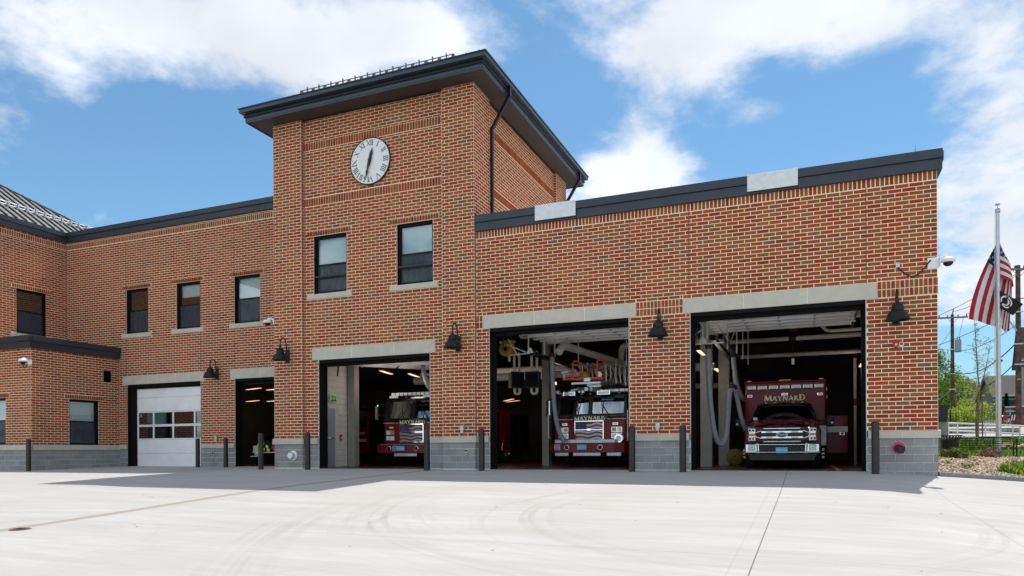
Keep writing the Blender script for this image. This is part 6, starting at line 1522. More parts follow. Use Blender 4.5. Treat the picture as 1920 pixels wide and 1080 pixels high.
def tree(name, label, loc, h, crown_r, mats, seed, n=5000, size=.10, trunk=.12, base=.25, clumps=26, grp=None, sq=1.):
    rr = random.Random(seed); t = thing(name, label, 'tree', loc, 0, grp)
    mb = MB(); top = h*.8; pts = [(0, 0, -.2)]
    for i in range(1, 7): pts.append((rr.gauss(0, .02)*h*.4, rr.gauss(0, .02)*h*.4, top*i/6))
    mb.tube(pts, trunk, 'bark', 8, rf=lambda i, K: trunk*(1-.85*i/(K-1))); cs = []
    for i in range(clumps):
        f = base+(1-base)*(i+.5)/clumps; z = h*f; rmax = crown_r*math.sin(math.pi*min(.98, max(.12, (f-base)/(1-base)*.85+.12)))
        a = i*2.4+rr.random(); r_ = rmax*rr.uniform(.3, .85); x, y = r_*math.cos(a), r_*math.sin(a)*sq
        cs.append((x, y, z, crown_r*rr.uniform(.22, .42))); k = Vector(pts[min(5, max(1, int(6*f*.8)))]); mb.tube([k, (k+Vector((x, y, z)))/2+Vector((0, 0, -.05*h)), (x, y, z)], trunk*.3, 'bark', 5, rf=lambda i, K: trunk*.3*(1-.8*i/(K-1)))
    link('trunk', mb, t); mb = MB(); leafcloud(mb, cs, n, size, mats, rr); link('crown', mb, t)
    return t
GT = lambda x, y: terrain(x, y)
# ------------------------------------------------------------------ kerb and mulch bed
kx = [2.885, 4.25, 6.1, 8.0, 10.2]
def ky(x): return .0+.0*(x-2.9) + (1.02*(x-2.9)/1.93 if False else .12*(x-2.9)**1.0)
kg = thing('granite_kerb', 'grey granite kerb stones edging the mulch bed', 'kerb', (2.9, .1, -.2))
for a, b in zip(kx, kx[1:]):
    mb = MB(); g = .006
    def zt(x): return pw(x, [(2.9, -.015), (4.9, -.155), (7, -.28), (11, -.45)])
    v = []
    for x in (a+g, b-g):
        y = ky(x)-.05; z = zt(x)
        v += [(x, y, z-.5), (x, y-.0, z-.012), (x, y+.012, z), (x, y+.16, z), (x, y+.16, z-.5)]
    mb.add(v, [(0, 5, 6, 1), (1, 6, 7, 2), (2, 7, 8, 3), (3, 8, 9, 4), (4, 3, 2, 1, 0), (5, 6, 7, 8, 9)], 'granite'); link('kerb_stone', mb, kg, True)
def bedz(x, y):
    e = zt(x)-.02
    k = max(0, min(1, (y-ky(x)-.1)/2.4)); return e*(1-k)+(terrain(x, y)+.03)*k
xs = frange(2.88, 10.2, .25); mb = MB(); nv = 46
def BP(u, v):
    x = 2.88+7.3*u; y = ky(x)+.08+(8.6-ky(x))*v; return (x, y, bedz(x, y)+.018*math.sin(x*5.1+y*3)*min(1, v*8))
mb.grid(BP, 36, nv, 'mulch_base'); bed = link('mulch_bed', mb, kind='structure')
rr = random.Random(11); mb = MB()
for i in range(15000):
    u, v = rr.random(), rr.random()**1.25; x, y, z = BP(u, v); s = rr.uniform(.018, .048); a = rr.random()*3.14; c, q = math.cos(a)*s, math.sin(a)*s; w = .32
    m = ('chip_light', 'chip_light', 'chip_mid', 'chip_light', 'chip_mid', 'chip_dark')[int(rr.random()*6)]; t_ = rr.gauss(0, .010)
    mb.add([(x-c+q*w, y-q-c*w, z+.006+t_), (x+c+q*w, y+q-c*w, z+.022-t_), (x+c-q*w, y+q+c*w, z+.026+t_), (x-c-q*w, y-q+c*w, z+.012)], [(0, 1, 2, 3)], m)
link('wood_chips', mb, kind='stuff')['label'] = 'pale wood chip mulch'
# ------------------------------------------------------------------ shrubs and ground cover
def shrub(name, label, loc, r, h, mats, seed, n=900, size=.035):
    rr = random.Random(seed); t = thing(name, label, 'shrub', loc); mb = MB()
    for i in range(26):
        a = rr.random()*6.28; q = rr.uniform(.3, 1)*r; mb.tube([(0, 0, -.03), (q*.5*math.cos(a), q*.5*math.sin(a), h*.45), (q*math.cos(a), q*math.sin(a), h*rr.uniform(.55, 1))], .006, 'bark', 4)
    link('stems', mb, t); mb = MB(); cs = []
    for i in range(34):
        a = rr.random()*6.28; q = rr.random()**.6*r; cs.append((q*math.cos(a), q*math.sin(a), h*rr.uniform(.2, .85)*(1-.35*(q/r)**2), r*rr.uniform(.16, .30)))
    leafcloud(mb, cs, n, size, mats, rr); link('foliage', mb, t)
shrub('shrub', 'low green and reddish shrub nearest the corner of the building', (4.02, 5.2, .24), .38, .34, ['leaf_green', 'leaf_mid', 'leaf_brown', 'leaf_brown'], 3, 1500, .035)
shrub('shrub', 'reddish brown shrub beneath the middle of the bench', (5.14, 6.2, .21), .38, .36, ['leaf_brown', 'leaf_brown', 'chip_mid'], 5, 1500, .032)
for loc, sc, lb in (((3.56, 3.2, .06), 1.1, 'small green sprout with three leaves in the mulch next to the building'), ((3.90, 2.3, -.02), 1.2, 'larger green sprout in the mulch near the kerb'), ((3.84, 2.9, .03), .7, 'tiny upright green sprout behind the larger one')):
    rr = random.Random(int(loc[0]*100)); t = thing('seedling', lb, 'plant', loc, 0, 'green sprouts in the mulch'); mb = MB(); cs = [(rr.uniform(-.09, .09)*sc, rr.uniform(-.08, .08), rr.uniform(.05, .16)*sc, .045*sc) for _ in range(7)]; leafcloud(mb, cs, 70, .030*sc, ['leaf_cover', 'leaf_green'], rr)
    for c in cs: mb.tube([(0, 0, -.02), c[:3]], .004, 'bark', 4)
    link('leaves', mb, t)
def cover(label, pts, n, h, seed):
    """ground cover: upright blades and leaves over a patch given by an outline test"""
    rr = random.Random(seed); mb = MB(); k = 0
    x0, x1, y0, y1, test = pts
    while k < n:
        x, y = rr.uniform(x0, x1), rr.uniform(y0, y1)
        if not test(x, y): k += .15; continue
        k += 1; z = bedz(x, y) if y < 8.6 else terrain(x, y)+.02; s = rr.uniform(.03, .06); a = rr.random()*6.28; hh = h*rr.uniform(.35, 1.1)
        dx, dy = math.cos(a)*s, math.sin(a)*s; px, py = -math.sin(a)*s*.28, math.cos(a)*s*.28
        m = ('leaf_cover', 'leaf_green', 'leaf_cover', 'leaf_lime', 'leaf_mid')[int(rr.random()*5)]
        mb.add([(x-px, y-py, z), (x+px, y+py, z), (x+px*1.4+dx, y+py*1.4+dy, z+hh*.7), (x+dx*1.8, y+dy*1.8, z+hh), (x-px*1.4+dx, y-py*1.4+dy, z+hh*.7)], [(0, 1, 2, 3, 4)], m)
    o = link('ground_cover', mb, kind='stuff'); o['label'] = label
cover('green ground cover along the kerb', (4.3, 8.5, .9, 3.6, lambda x, y: (x > 4.55+.9*abs(y-2.2)**1.2*.6) and y > ky(x)+.35 and y < 3.3+.3*math.sin(x*3)), 5200, .17, 21)
cover('green ground cover behind the bench', (5.9, 12, 10.9, 16.2, lambda x, y: x > 6.4 or y > 13.5), 5200, .20, 22)
cover('low green plants behind the trash can', (3.2, 6.4, 11.0, 16.2, lambda x, y: True), 3200, .22, 23)
# ------------------------------------------------------------------ bench
bn = thing('park_bench', 'black slatted metal bench facing away on the mulch bed', 'bench', (5.60, 9.72, .09), R(-2))
W2 = 1.03
for s in (-1, 1):
    mb = MB(); mb.tube([(s*W2, 0, -.02), (s*W2, 0, .44), (s*W2, -.06, .80)], .024, 'black_metal', 8)
    link('leg', mb, bn)
    mb = MB(); mb.tube([(s*W2, .46, -.02), (s*W2, .47, .42), (s*W2, .46, .60), (s*W2, .40, .66), (s*W2, .2, .66), (s*W2, -.02, .62)], .022, 'black_metal', 8); link('armrest', mb, bn)
    mb = MB(); mb.tube([(s*W2, 0, .43), (s*W2, .47, .43)], .02, 'black_metal', 8); link('side_rail', mb, bn)
mb = MB(); mb.tube([(-W2, -.065, .82), (W2, -.065, .82)], .024, 'black_metal', 8); link('top_rail', mb, bn)
for i in range(6): z = .745-.062*i; mb = MB(); y = -.055+.008*i; mb.bbox(-W2+.02, W2-.02, y-.006, y+.006, z-.014, z+.014, 'black_metal', .003); link('back_slat', mb, bn)
for i in range(8): mb = MB(); y = .04+.055*i; mb.bbox(-W2+.02, W2-.02, y-.02, y+.02, .44, .452, 'black_metal', .003); link('seat_slat', mb, bn)
for x in (-.35, .35): mb = MB(); mb.tube([(x, -.07, .80), (x, -.01, .40)], .010, 'black_metal', 6); link('brace', mb, bn)
# trash can of vertical slats
tcn = thing('trash_can', 'black slatted metal trash can behind the corner of the building', 'trash can', (4.42, 8.3, .14))
for i in range(22):
    a = 2*math.pi*i/22; c, s = math.cos(a), math.sin(a); mb = MB(); mb.add([], [], 'black_metal')
    P = [(.27, 0), (.27, .66), (.30, .74), (.36, .84)]
    for (r0, z0), (r1, z1) in zip(P, P[1:]):
        w = .022; mb.add([(r0*c-s*w, r0*s+c*w, z0), (r0*c+s*w, r0*s-c*w, z0), (r1*c+s*w, r1*s-c*w, z1), (r1*c-s*w, r1*s+c*w, z1), ((r0-.008)*c-s*w, (r0-.008)*s+c*w, z0), ((r0-.008)*c+s*w, (r0-.008)*s-c*w, z0), ((r1-.008)*c+s*w, (r1-.008)*s-c*w, z1), ((r1-.008)*c-s*w, (r1-.008)*s+c*w, z1)], [(0, 1, 2, 3), (5, 4, 7, 6), (0, 3, 7, 4), (1, 5, 6, 2)], 'black_metal')
    link('slat', mb, tcn)
for z, r_ in ((.04, .27), (.62, .27), (.84, .36)): mb = MB(); mb.lathe([(r_-.012, z-.012), (r_+.012, z-.012), (r_+.012, z+.012), (r_-.012, z+.012), (r_-.012, z-.012)], 'black_metal', (0, 0, 0), 24); link('hoop', mb, tcn)
mb = MB(); mb.cyl((0, 0, .05), (0, 0, .72), .22, .23, 'dark_plastic', 18); link('liner', mb, tcn)
# ------------------------------------------------------------------ flagpole and flags
fp = thing('flagpole', 'tall silver flagpole beside the bench', 'flagpole', (6.65, 12.3, .10))
mb = MB(); mb.lathe([(.36, 0), (.36, .02), (.24, .06), (.14, .11), (.11, .13)], 'aluminium', (0, 0, 0), 28); link('base_collar', mb, fp)
mb = MB(); mb.cyl((0, 0, .05), (0, 0, 9.35), .098, .062, 'aluminium', 20); link('pole', mb, fp)
mb = MB(); mb.lathe([(0, 9.35), (.085, 9.35), (.09, 9.40), (.085, 9.50), (.03, 9.52), (.012, 9.54), (.012, 9.62), (.06, 9.635), (.09, 9.66), (.09, 9.69), (.05, 9.725), (0, 9.73)], 'aluminium', (0, 0, 0), 20); link('truck', mb, fp)
mb = MB(); mb.tube([(-.12, -.02, 3.0), (-.11, -.02, 5.0), (-.09, -.01, 9.3)], .008, 'letter_white', 5); mb.tube([(-.12, -.03, 5.05), (.0, -.13, 5.0), (.13, -.04, 5.12)], .012, 'letter_white', 6); link('halyard', mb, fp)
def us_flag():
    # hangs almost slack: a fold to the right of the pole, the fly swept down to the left behind it
    px, py = 6.61, 12.38; nu, nvv = 60, 26; V = []
    def P(u, v):   # u: hoist -> fly, v: top -> bottom edge
        f = .26
        zh = 8.92-1.86*v
        if u < f:
            s = u/f; x = .02+(.34+.20*v)*math.sin(s*math.pi/2)*(1 if v > .1 else .5+5*v*.5); z = zh-.62*s*(1-.35*v); y = .02-.05*math.sin(s*3)
            x *= min(1, .15+v*1.6)
            return Vector((px+x, py+y, z))
        s = (u-f)/(1-f); xs = .02+(.34+.20*v)*(1 if v > .1 else .5+5*v*.5); xs *= min(1, .15+v*1.6); zs = zh-.62*(1-.35*v)
        vv = min(v, .55)/.55; w2 = max(0, v-.55)/.45; xe = -.86+1.05*vv+.30*w2; ze = 5.55-.38*vv-.40*w2+.25*w2*w2; 
        cx = xs*(1-s)**1.3+(xe)*(1-(1-s)**1.5); z = zs+(ze-zs)*s
        y = .24+.06*math.sin(s*5+v*4)+.10*v*s+.07*math.sin(v*13+s*3)
        return Vector((px+cx, py+y, z))
    mb = MB(); rows = 13
    for j in range(rows):
        for jj in range(2):
            v0, v1 = (j+jj/2)/rows, (j+jj/2+.5)/rows
            for i in range(nu):
                u0, u1 = i/nu, (i+1)/nu; m = 'flag_blue' if (u0 < .4-1e-6 and j < 7) else ('flag_red' if j % 2 == 0 else 'flag_white')
                mb.add([P(u0, v0), P(u1, v0), P(u1, v1), P(u0, v1)], [(0, 1, 2, 3)], m, True)
    fl = link('national_flag', mb, None, world=False); fl.name = 'flag'; tag(fl, 'red, white and blue striped flag with stars hanging limp on the flagpole', 'flag')
    st = MB()
    for r_ in range(9):
        for c_ in range(6 if r_ % 2 == 0 else 5):
            u = .4*((c_+.5)/6 if r_ % 2 == 0 else (c_+1)/6); v = 7/13*(r_+.5)/9; o = P(u, v); du = (P(u+.005, v)-P(u-.005, v)).normalized(); dv = (P(u, v-.005)-P(u, v+.005)).normalized()
            for sgn in (-1, 1):
                n = du.cross(dv).normalized()*.006*sgn; st.add([tuple(o+n+(du*math.cos(a*math.pi/5+math.pi/2)+dv*math.sin(a*math.pi/5+math.pi/2))*.052*(1 if a % 2 == 0 else .42)) for a in range(10)], [tuple(range(10))], 'letter_white')
    so_ = link('stars', st, fl)
us_flag()
# black flag with round white emblem, half hidden behind the pole
bf = thing('flag', 'small black flag with a round white emblem hanging in front of the striped flag', 'flag', (6.88, 12.22, 5.95))
def BF(u, v):
    # top edge from the halyard down to the right tip
    a = Vector((-.18, 0, .55)); b = Vector((.56, .05, -.02)); c = Vector((-.20, 0, -.12)); d = Vector((.24, .03, -.42))
    p = (a*(1-u)+b*u)*(1-v)+(c*(1-u)+d*u)*v; return p+Vector((0, .03*math.sin(u*7+v*2), 0))
mb = MB(); mb.grid(BF, 14, 10, 'flag_black'); link('cloth', mb, bf)
mb = MB()
for i in range(18):
    a0, a1 = 2*math.pi*i/18, 2*math.pi*(i+1)/18
    q = [BF(.34+r_*math.cos(a)*.8, .47+r_*math.sin(a))+Vector((0, -.008, 0)) for r_, a in ((.28, a0), (.28, a1), (.36, a1), (.36, a0))]
    if i % 6 != 1: mb.add(q, [(0, 1, 2, 3)], 'letter_white')
prof = [(-.15, -.2), (-.02, -.22), (.08, -.10), (.04, 0), (.12, .06), (.02, .12), (-.04, .2), (-.2, .2), (-.2, 0)]
mb.add([BF(.34+a*.9, .47+b*.9)+Vector((0, -.010, 0)) for a, b in [(.02, -.24), (.14, -.16), (.18, 0), (.12, .16), (.0, .24), (.06, .1), (.09, .0), (.06, -.12)]], [tuple(range(8))], 'letter_white')
mb.add([BF(.34+a*.9, .47+b*.9)+Vector((0, -.010, 0)) for a, b in [(-.2, .24), (.06, .24), (.0, .17), (-.14, .16)]], [(0, 1, 2, 3)], 'letter_white')
mb.add([BF(.22+.3*a, .07+.035*b)+Vector((0, -.010, 0)) for a, b in [(0, 0), (1, 0), (1, 1), (0, 1)]], [(0, 1, 2, 3)], 'decal_silver')
link('emblem', mb, bf)
# ------------------------------------------------------------------ young birch with stake
def birch():
    rr = random.Random(9); x0, y0 = 6.77, 16.6; t = thing('young_tree', 'young birch with sparse lime leaves in front of the railing', 'tree', (x0, y0, terrain(x0, y0)))
    mb = MB(); h = 5.1; bend = [(0, 0, -.1), (.01, 0, .6), (.03, 0, 1.1), (.05, .02, 1.7), (.09, .02, 2.1), (.02, 0, 2.7), (-.01, 0, 3.4), (-.05, 0, 4.3), (-.09, 0, h)]
    mb.tube(bend, .05, 'bark_birch', 8, rf=lambda i, K: .052*(1-.88*i/(K-1))+.003); cs = []
    mb.tube([(.09, .02, 2.05), (.25, .02, 2.6), (.38, .05, 3.3), (.52, .05, 4.2)], .02, 'bark_birch', 6, rf=lambda i, K: .024*(1-.8*i/(K-1)))
    mb.tube([(-.05, .0, -.1), (-.06, .02, .7), (-.03, .0, 1.3), (.05, .02, 1.9)], .022, 'bark_birch', 6)
    def pt(f, br):
        if br: P = [Vector(p) for p in ((.09, .02, 2.05), (.25, .02, 2.6), (.38, .05, 3.3), (.52, .05, 4.2))]
        else: P = [Vector(p) for p in bend]
        q = f*(len(P)-1); i = min(len(P)-2, int(q)); return P[i].lerp(P[i+1], q-i)
    for i in range(95):
        br = rr.random() < .25; f = rr.uniform(.10 if not br else .15, 1); p = pt(f, br); a = rr.random()*6.28; z = p.z; ln = (1.1 if z < 3 else .75*(1-(z-3)/3.2))*rr.uniform(.4, 1)*(.6 if br else 1)
        up = rr.uniform(.15, .8) if z > 1.6 else rr.uniform(-.1, .5); e = p+Vector((math.cos(a)*ln, math.sin(a)*ln*.7, ln*up)); m = (p+e)/2+Vector((0, 0, .06))
        mb.tube([p, m, e], .006, 'bark_birch', 4, rf=lambda i, K: .008-.003*i)
        for k in range(5): q = m.lerp(e, k/4); cs.append((q.x, q.y, q.z, .06+.03*rr.random()))
    link('trunk', mb, t); mb = MB(); low = [c for c in cs if c[2] < 2.2]; hi = [c for c in cs if c[2] >= 2.2]
    leafcloud(mb, low, 520, .036, ['leaf_lime', 'leaf_lime', 'leaf_green'], rr); leafcloud(mb, hi, 700, .030, ['leaf_lime', 'leaf_olive', 'leaf_green'], rr); leafcloud(mb, [(-.05+.06*math.sin(k), 0, 3.0+.21*k, .13) for k in range(10)], 330, .032, ['leaf_olive', 'leaf_green'], rr)
    link('leaves', mb, t)
    st = MB(); st.cyl((0, 0, -.1), (0, 0, 1.75), .028, .026, 'bark_birch', 8); st.tube([(-.14, 0, 1.5), (0, -.03, 1.48), (.02, .03, 1.5)], .012, 'rubber', 5); o = link('tree_stake', st, None); o.location = (x0+.19, y0+.02, terrain(x0, y0)); tag(o, 'brown wooden stake tied to the young birch', 'stake')
birch()
# ------------------------------------------------------------------ white railing, stone walls, black fence
rl = thing('railing', 'white pipe railing running behind the young birch', 'railing', (7.0, 17.2, 1.1))
A, B_ = Vector((5.2, 18.9, 1.80)), Vector((8.75, 15.95, 1.44))
for dz in (0, -.34):
    mb = MB(); mb.tube([A+Vector((0, 0, dz)), B_+Vector((0, 0, dz))], .035, 'white_paint', 8); link('rail', mb, rl, True)
for f in (.02, .21, .30, .56, .80, .86, .99):
    p = A.lerp(B_, f); mb = MB(); mb.cyl((p.x, p.y, terrain(p.x, p.y)-.1), (p.x, p.y, p.z+(.18 if f > .95 else 0)), .028 if f < .95 else .045, .028 if f < .95 else .045, 'white_paint', 8); link('post', mb, rl, True)
def stonewall(label, a, b, z0, z1, seed, th=.35):
    rr = random.Random(seed); a = Vector((*a, 0)); b = Vector((*b, 0)); L_ = (b-a).length; d = (b-a).normalized(); n = Vector((d.y, -d.x, 0)); t = thing('stone_wall', label, 'wall', (a+b)/2+Vector((0, 0, z0)))
    mx = Matrix(((d.x, n.x, 0, a.x), (d.y, n.y, 0, a.y), (0, 0, 1, 0), (0, 0, 0, 1)))
    mb = MB(); mb.box(0, L_, -th, -.03, z0-.3, z1-.02, 'room_dark', mx); link('core', mb, t, True)
    z = z0-.1
    while z < z1-.02:
        h = min(rr.uniform(.14, .26), z1-z); x = -rr.uniform(0, .3)
        while x < L_:
            w = rr.uniform(.25, .75); q = MB(); q.bbox(max(0, x)+.008, min(L_, x+w)-.008, -th+.02, rr.uniform(-.01, .03), z+.006, z+h-.006, 'stone_wall', .025, mx); link('stone', q, t, True); x += w
        z += h
stonewall('lower grey stone wall behind the railing', (4.6, 19.9), (9.1, 19.9), 1.02, 1.50, 3); stonewall('upper grey stone wall below the black fence', (4.4, 24.0), (7.2, 24.0), 1.45, 1.95, 5)
def fence(label, a, b, za, zb, h, grp=None):
    a = Vector((*a, za)); b = Vector((*b, zb)); L_ = (b-a).length; t = thing('metal_fence', label, 'fence', a, 0, grp); n = int(L_/.13)
    for z in (.12, h-.18): mb = MB(); mb.tube([a+Vector((0, 0, z)), b+Vector((0, 0, z))], .018, 'black_metal', 4); link('rail', mb, t, True)
    for i in range(n+1):
        p = a.lerp(b, i/n); mb = MB(); w = .038 if i % 16 == 0 else .010; mb.box(p.x-w, p.x+w, p.y-w, p.y+w, p.z, p.z+h+(.05 if i % 16 == 0 else 0), 'black_metal'); link('post' if i % 16 == 0 else 'picket', mb, t, True)
fence('black iron picket fence behind the young birch', (5.0, 25.0), (9.05, 25.0), 1.65, 1.50, 1.05); fence('short black picket fence panel above the planter', (4.9, 27.0), (6.2, 27.0), 2.1, 2.1, 1.15)
mb = MB(); mb.prism([(-.26, 0), (.26, 0), (.34, .62), (.38, .62), (.38, .70), (-.38, .70), (-.38, .62), (-.34, .62)], 'y', -.3, .3, 'dark_plastic'); pl = link('planter', mb, None); pl.location = (5.05, 14.9, 1.65); tag(pl, 'tapered black planter on a ledge at the corner of the building', 'planter')
mb = MB(); mb.box(4.3, 5.35, 14.5, 15.4, .3, 1.65, 'stone_wall'); o = link('stone_pier', mb, None); tag(o, 'stone pier carrying the black planter', 'pier')
for i, (x, y, s) in enumerate(((7.55, 15.3, .16), (7.8, 15.1, .12), (8.15, 15.2, .14), (7.35, 15.1, .10))):
    mb = MB(); mb.sphere((0, 0, 0), s, 'chip_light', (1.5, 1, .7), 8); o = link('boulder', mb, None); o.location = (x, y, terrain(x, y)+.06); tag(o, ['largest tan rock in the row behind the bench end', 'small tan rock right of the largest one', 'rightmost tan rock behind the bench end', 'smallest tan rock left of the largest one'][i], 'rock', 'tan rocks behind the bench')
# ------------------------------------------------------------------ utility poles and wires
def pole(label, x, y, zb, zt, r, arms):
    t = thing('utility_pole', label, 'utility pole', (x, y, zb)); mb = MB(); mb.cyl((0, 0, -.5), (0, 0, zt-zb), r*1.15, r*.85, 'wood_pole', 12); link('pole', mb, t)
    for z, w, a in arms:
        mb = MB(); c, s = math.cos(a), math.sin(a); mx = Matrix.Translation((0, 0, z-zb)) @ Matrix.Rotation(a, 4, 'Z'); mb.box(-w, w, -.22, -.10, -.07, .07, 'wood_grey', mx); mb.tube([mx @ Vector((-.5, -.16, 0)), mx @ Vector((0, -.14, -.55))], .02, 'wood_grey', 4); mb.tube([mx @ Vector((.5, -.16, 0)), mx @ Vector((0, -.14, -.55))], .02, 'wood_grey', 4)
        for q in (-w+.1, -w*.35, w*.35, w-.1): mb.cyl(mx @ Vector((q, -.16, .07)), mx @ Vector((q, -.16, .26)), .05, .035, 'steel_dark', 8)
        link('crossarm', mb, t)
    for z in (zt-3.2, zt-5.4, zt-6.8): mb = MB(); mb.lathe([(r*1.05, z-zb-.05), (r*1.12, z-zb-.05), (r*1.12, z-zb+.05), (r*1.05, z-zb+.05)], 'galvanized', (0, 0, 0), 12); mb.box(-r*1.6, r*1.6, -r*1.3, -r, z-zb-.04, z-zb+.04, 'galvanized'); link('band', mb, t)
    return t
u1 = pole('distant wooden utility pole with a grey transformer', 12.15, 55.7, 3.3, 12.75, .155, [(12.45, 1.2, .1)])
mb = MB(); mb.cyl((.42, -.2, 6.0), (.42, -.2, 7.1), .26, .26, 'transformer', 16); mb.cyl((.36, -.2, 7.1), (.36, -.2, 7.4), .05, .03, 'transformer', 8); mb.cyl((.52, -.2, 7.1), (.55, -.2, 7.35), .05, .03, 'steel_dark', 8); link('transformer', mb, u1)
mb = MB(); mb.cyl((0, 0, 9.4), (.1, 0, 10.0), .06, .04, 'wood_grey', 8); link('pole_top', mb, u1)
u2 = pole('tall wooden utility pole by the right edge of the photo', 13.34, 38.9, 1.7, 13.1, .165, [(12.8, .85, .35)])
mb = MB(); mb.tube([(-.1, -.1, 6.9), (-.9, -.2, 8.2)], .05, 'galvanized', 6); link('arm_bracket', mb, u2); mb = MB(); mb.tube([(-1.0, -.3, 9.1), (-.05, -.15, 9.1), (1.2, -.2, 9.1)], .03, 'steel_dark', 6); link('cable_arm', mb, u2); mb = MB(); mb.box(-.12, .12, -.20, -.19, 3.52, 3.62, 'yellow_paint'); link('yellow_tag', mb, u2)
G_W = 'overhead wires between the utility poles'
def wire(label, a, b, sag, r=.022):
    a = Vector(a); b = Vector(b); mb = MB(); n = 14; mb.tube([(a.lerp(b, i/n)+Vector((0, 0, -sag*4*(i/n)*(1-i/n))))-a for i in range(n+1)], r, 'cable', 5); t = link('wire', mb, None); t.location = a; tag(t, label, 'wire', G_W)
wire('topmost wire running up from the left insulator of the distant pole', (11.05, 55.5, 12.7), (19, 18, 16.5), 1.0); wire('wire from the top of the distant pole rising behind the flag', (12.2, 55.6, 13.0), (14.1, 38.8, 13.3), .6)
wire('wire from the right insulator of the distant pole to the near pole', (13.2, 55.6, 12.7), (12.7, 38.7, 13.1), .7)
wire('wire dropping from the distant pole arm down to its transformer', (13.0, 55.5, 12.4), (12.6, 55.4, 10.6), .0, .014)
wire('long wire passing under the flag to the near pole', (4.0, 60, 8.9), (13.3, 38.8, 10.0), .7); wire('second long wire just below the first one', (12.2, 55.6, 9.4), (13.3, 38.8, 9.1), .5)
wire('thick black cable rising to the near pole with a splice', (12.15, 55.6, 7.5), (13.3, 38.8, 7.9), .9, .04); wire('thick lower cable between both poles', (12.15, 55.6, 5.8), (13.3, 38.8, 6.6), .9, .035)
wire('thin guy wire leaving the distant pole to the left at the top', (12.1, 55.6, 11.4), (6, 46, 3.2), .1, .018); wire('second guy wire leaving the distant pole to the left', (12.1, 55.6, 8.3), (6.2, 46, 2.8), .2, .018)
wire('low cable leaving the distant pole to the left', (12.1, 55.6, 8.0), (2, 50, 5.2), .3, .02); wire('dark bundled cable leaving the distant pole at tree height', (12.1, 55.6, 5.9), (4.5, 42, 1.0), .2, .05)
wire('wire leaving the near pole to the right at the top', (13.9, 38.8, 13.1), (24, 20, 14), .6); wire('middle wire leaving the near pole to the right', (13.4, 38.8, 7.9), (25, 22, 9), .5, .035)
wire('lowest wire leaving the near pole to the right', (13.4, 38.8, 6.6), (25, 22, 7.4), .5, .03)
mb = MB(); mb.sphere((0, 0, 0), .16, 'cable', (1.8, 1, .9), 10); o = link('cable_splice', mb, None); o.location = (12.95, 42.6, 7.0); tag(o, 'black splice case hanging on the cable left of the near pole', 'splice')
# ------------------------------------------------------------------ houses
def house(label, x, y, zb, w, d, h, rh, wall, roofm='shingle', ridge='x', wins=(), door=None, trim='siding_white'):
    t = thing('house', label, 'house', (x, y, zb)); q = MB(); q.box(-w/2, w/2, 0, d, -.8, h, wall)
    if ridge == 'x': q.prism([(0, h), (d, h), (d/2, h+rh)], 'x', -w/2, w/2, wall)
    else: q.prism([(-w/2, h), (w/2, h), (0, h+rh)], 'y', 0, d, wall)
    wl = link('wall', q, t)
    n = int(h/.28)
    q = MB()
    for i in range(n): q.box(-w/2-.012, w/2+.012, -.012, d+.012, .05+i*.28, .07+i*.28, wall)
    link('siding_laps', q, wl)
    q = MB(); o = .35
    if ridge == 'x':
        for s in (0, 1):
            y0, y1 = (-o, d/2) if s == 0 else (d+o, d/2); z0 = h-o*rh/(d/2)
            q.add([(-w/2-o, y0, z0), (w/2+o, y0, z0), (w/2+o, y1, h+rh+.02), (-w/2-o, y1, h+rh+.02), (-w/2-o, y0, z0+.14), (w/2+o, y0, z0+.14), (w/2+o, y1, h+rh+.16), (-w/2-o, y1, h+rh+.16)], [(4, 5, 6, 7), (0, 1, 5, 4), (0, 4, 7, 3), (1, 2, 6, 5), (3, 2, 1, 0)], roofm)
    else:
        for s in (-1, 1):
            z0 = h-o*rh/(w/2)
            q.add([(s*(w/2+o), -o, z0), (s*(w/2+o), d+o, z0), (0, d+o, h+rh+.02), (0, -o, h+rh+.02), (s*(w/2+o), -o, z0+.14), (s*(w/2+o), d+o, z0+.14), (0, d+o, h+rh+.16), (0, -o, h+rh+.16)], [(4, 5, 6, 7), (0, 1, 5, 4), (0, 4, 7, 3), (1, 2, 6, 5), (3, 2, 1, 0)], roofm)
    rf = link('roof', q, t)
    q = MB(); q.box(-w/2-o, w/2+o, -o-.03, -o, h-o*.6-.1, h-o*.6+.08, trim); link('fascia', q, rf)
    for wx, wz, ww, wh in wins:
        q = MB(); q.box(wx-ww/2-.09, wx+ww/2+.09, -.06, 0, wz-wh/2-.09, wz+wh/2+.09, trim); wo_ = link('window', q, t)
        q = MB(); q.box(wx-ww/2, wx+ww/2, -.07, -.055, wz-wh/2, wz+wh/2, 'window_dark'); q.box(wx-ww/2, wx+ww/2, -.08, -.06, wz-.03, wz+.03, trim); link('pane', q, wo_)
    if door: q = MB(); q.box(door-.5, door+.5, -.05, 0, 0, 2.1, trim); link('door', q, t)
    return t
h1 = house('grey-brown shingled house between the flagpole and the near utility pole', 20.6, 66, 2.7, 6.0, 8, 3.0, 2.4, 'siding_olive', 'shingle', 'x', [(-.5, 1.6, .9, 1.4), (1.5, 1.6, .9, 1.4)])
q = MB(); q.box(-3.05, -2.85, -1.6, -1.4, 0, 3.0, 'siding_white'); q.box(2.8, 3.0, -1.6, -1.4, 0, 3.0, 'siding_white'); q.box(-3.3, 3.3, -1.8, .1, 3.0, 3.15, 'siding_white'); link('porch', q, h1)
q = MB(); q.box(-.35, -.1, 2.0, 2.3, 3.6, 5.9, 'siding_white'); link('vent_pipe', q, h1)
house('blue-grey house with a low dark roof seen through the young birch', 17.8, 84, 4.0, 7.2, 8, 1.9, 2.1, 'siding_blue', 'shingle', 'x', [(-1.4, 1.0, 1.1, 1.4), (.2, 1.0, 1.1, 1.4), (2.2, 1.0, 1.1, 1.4)])
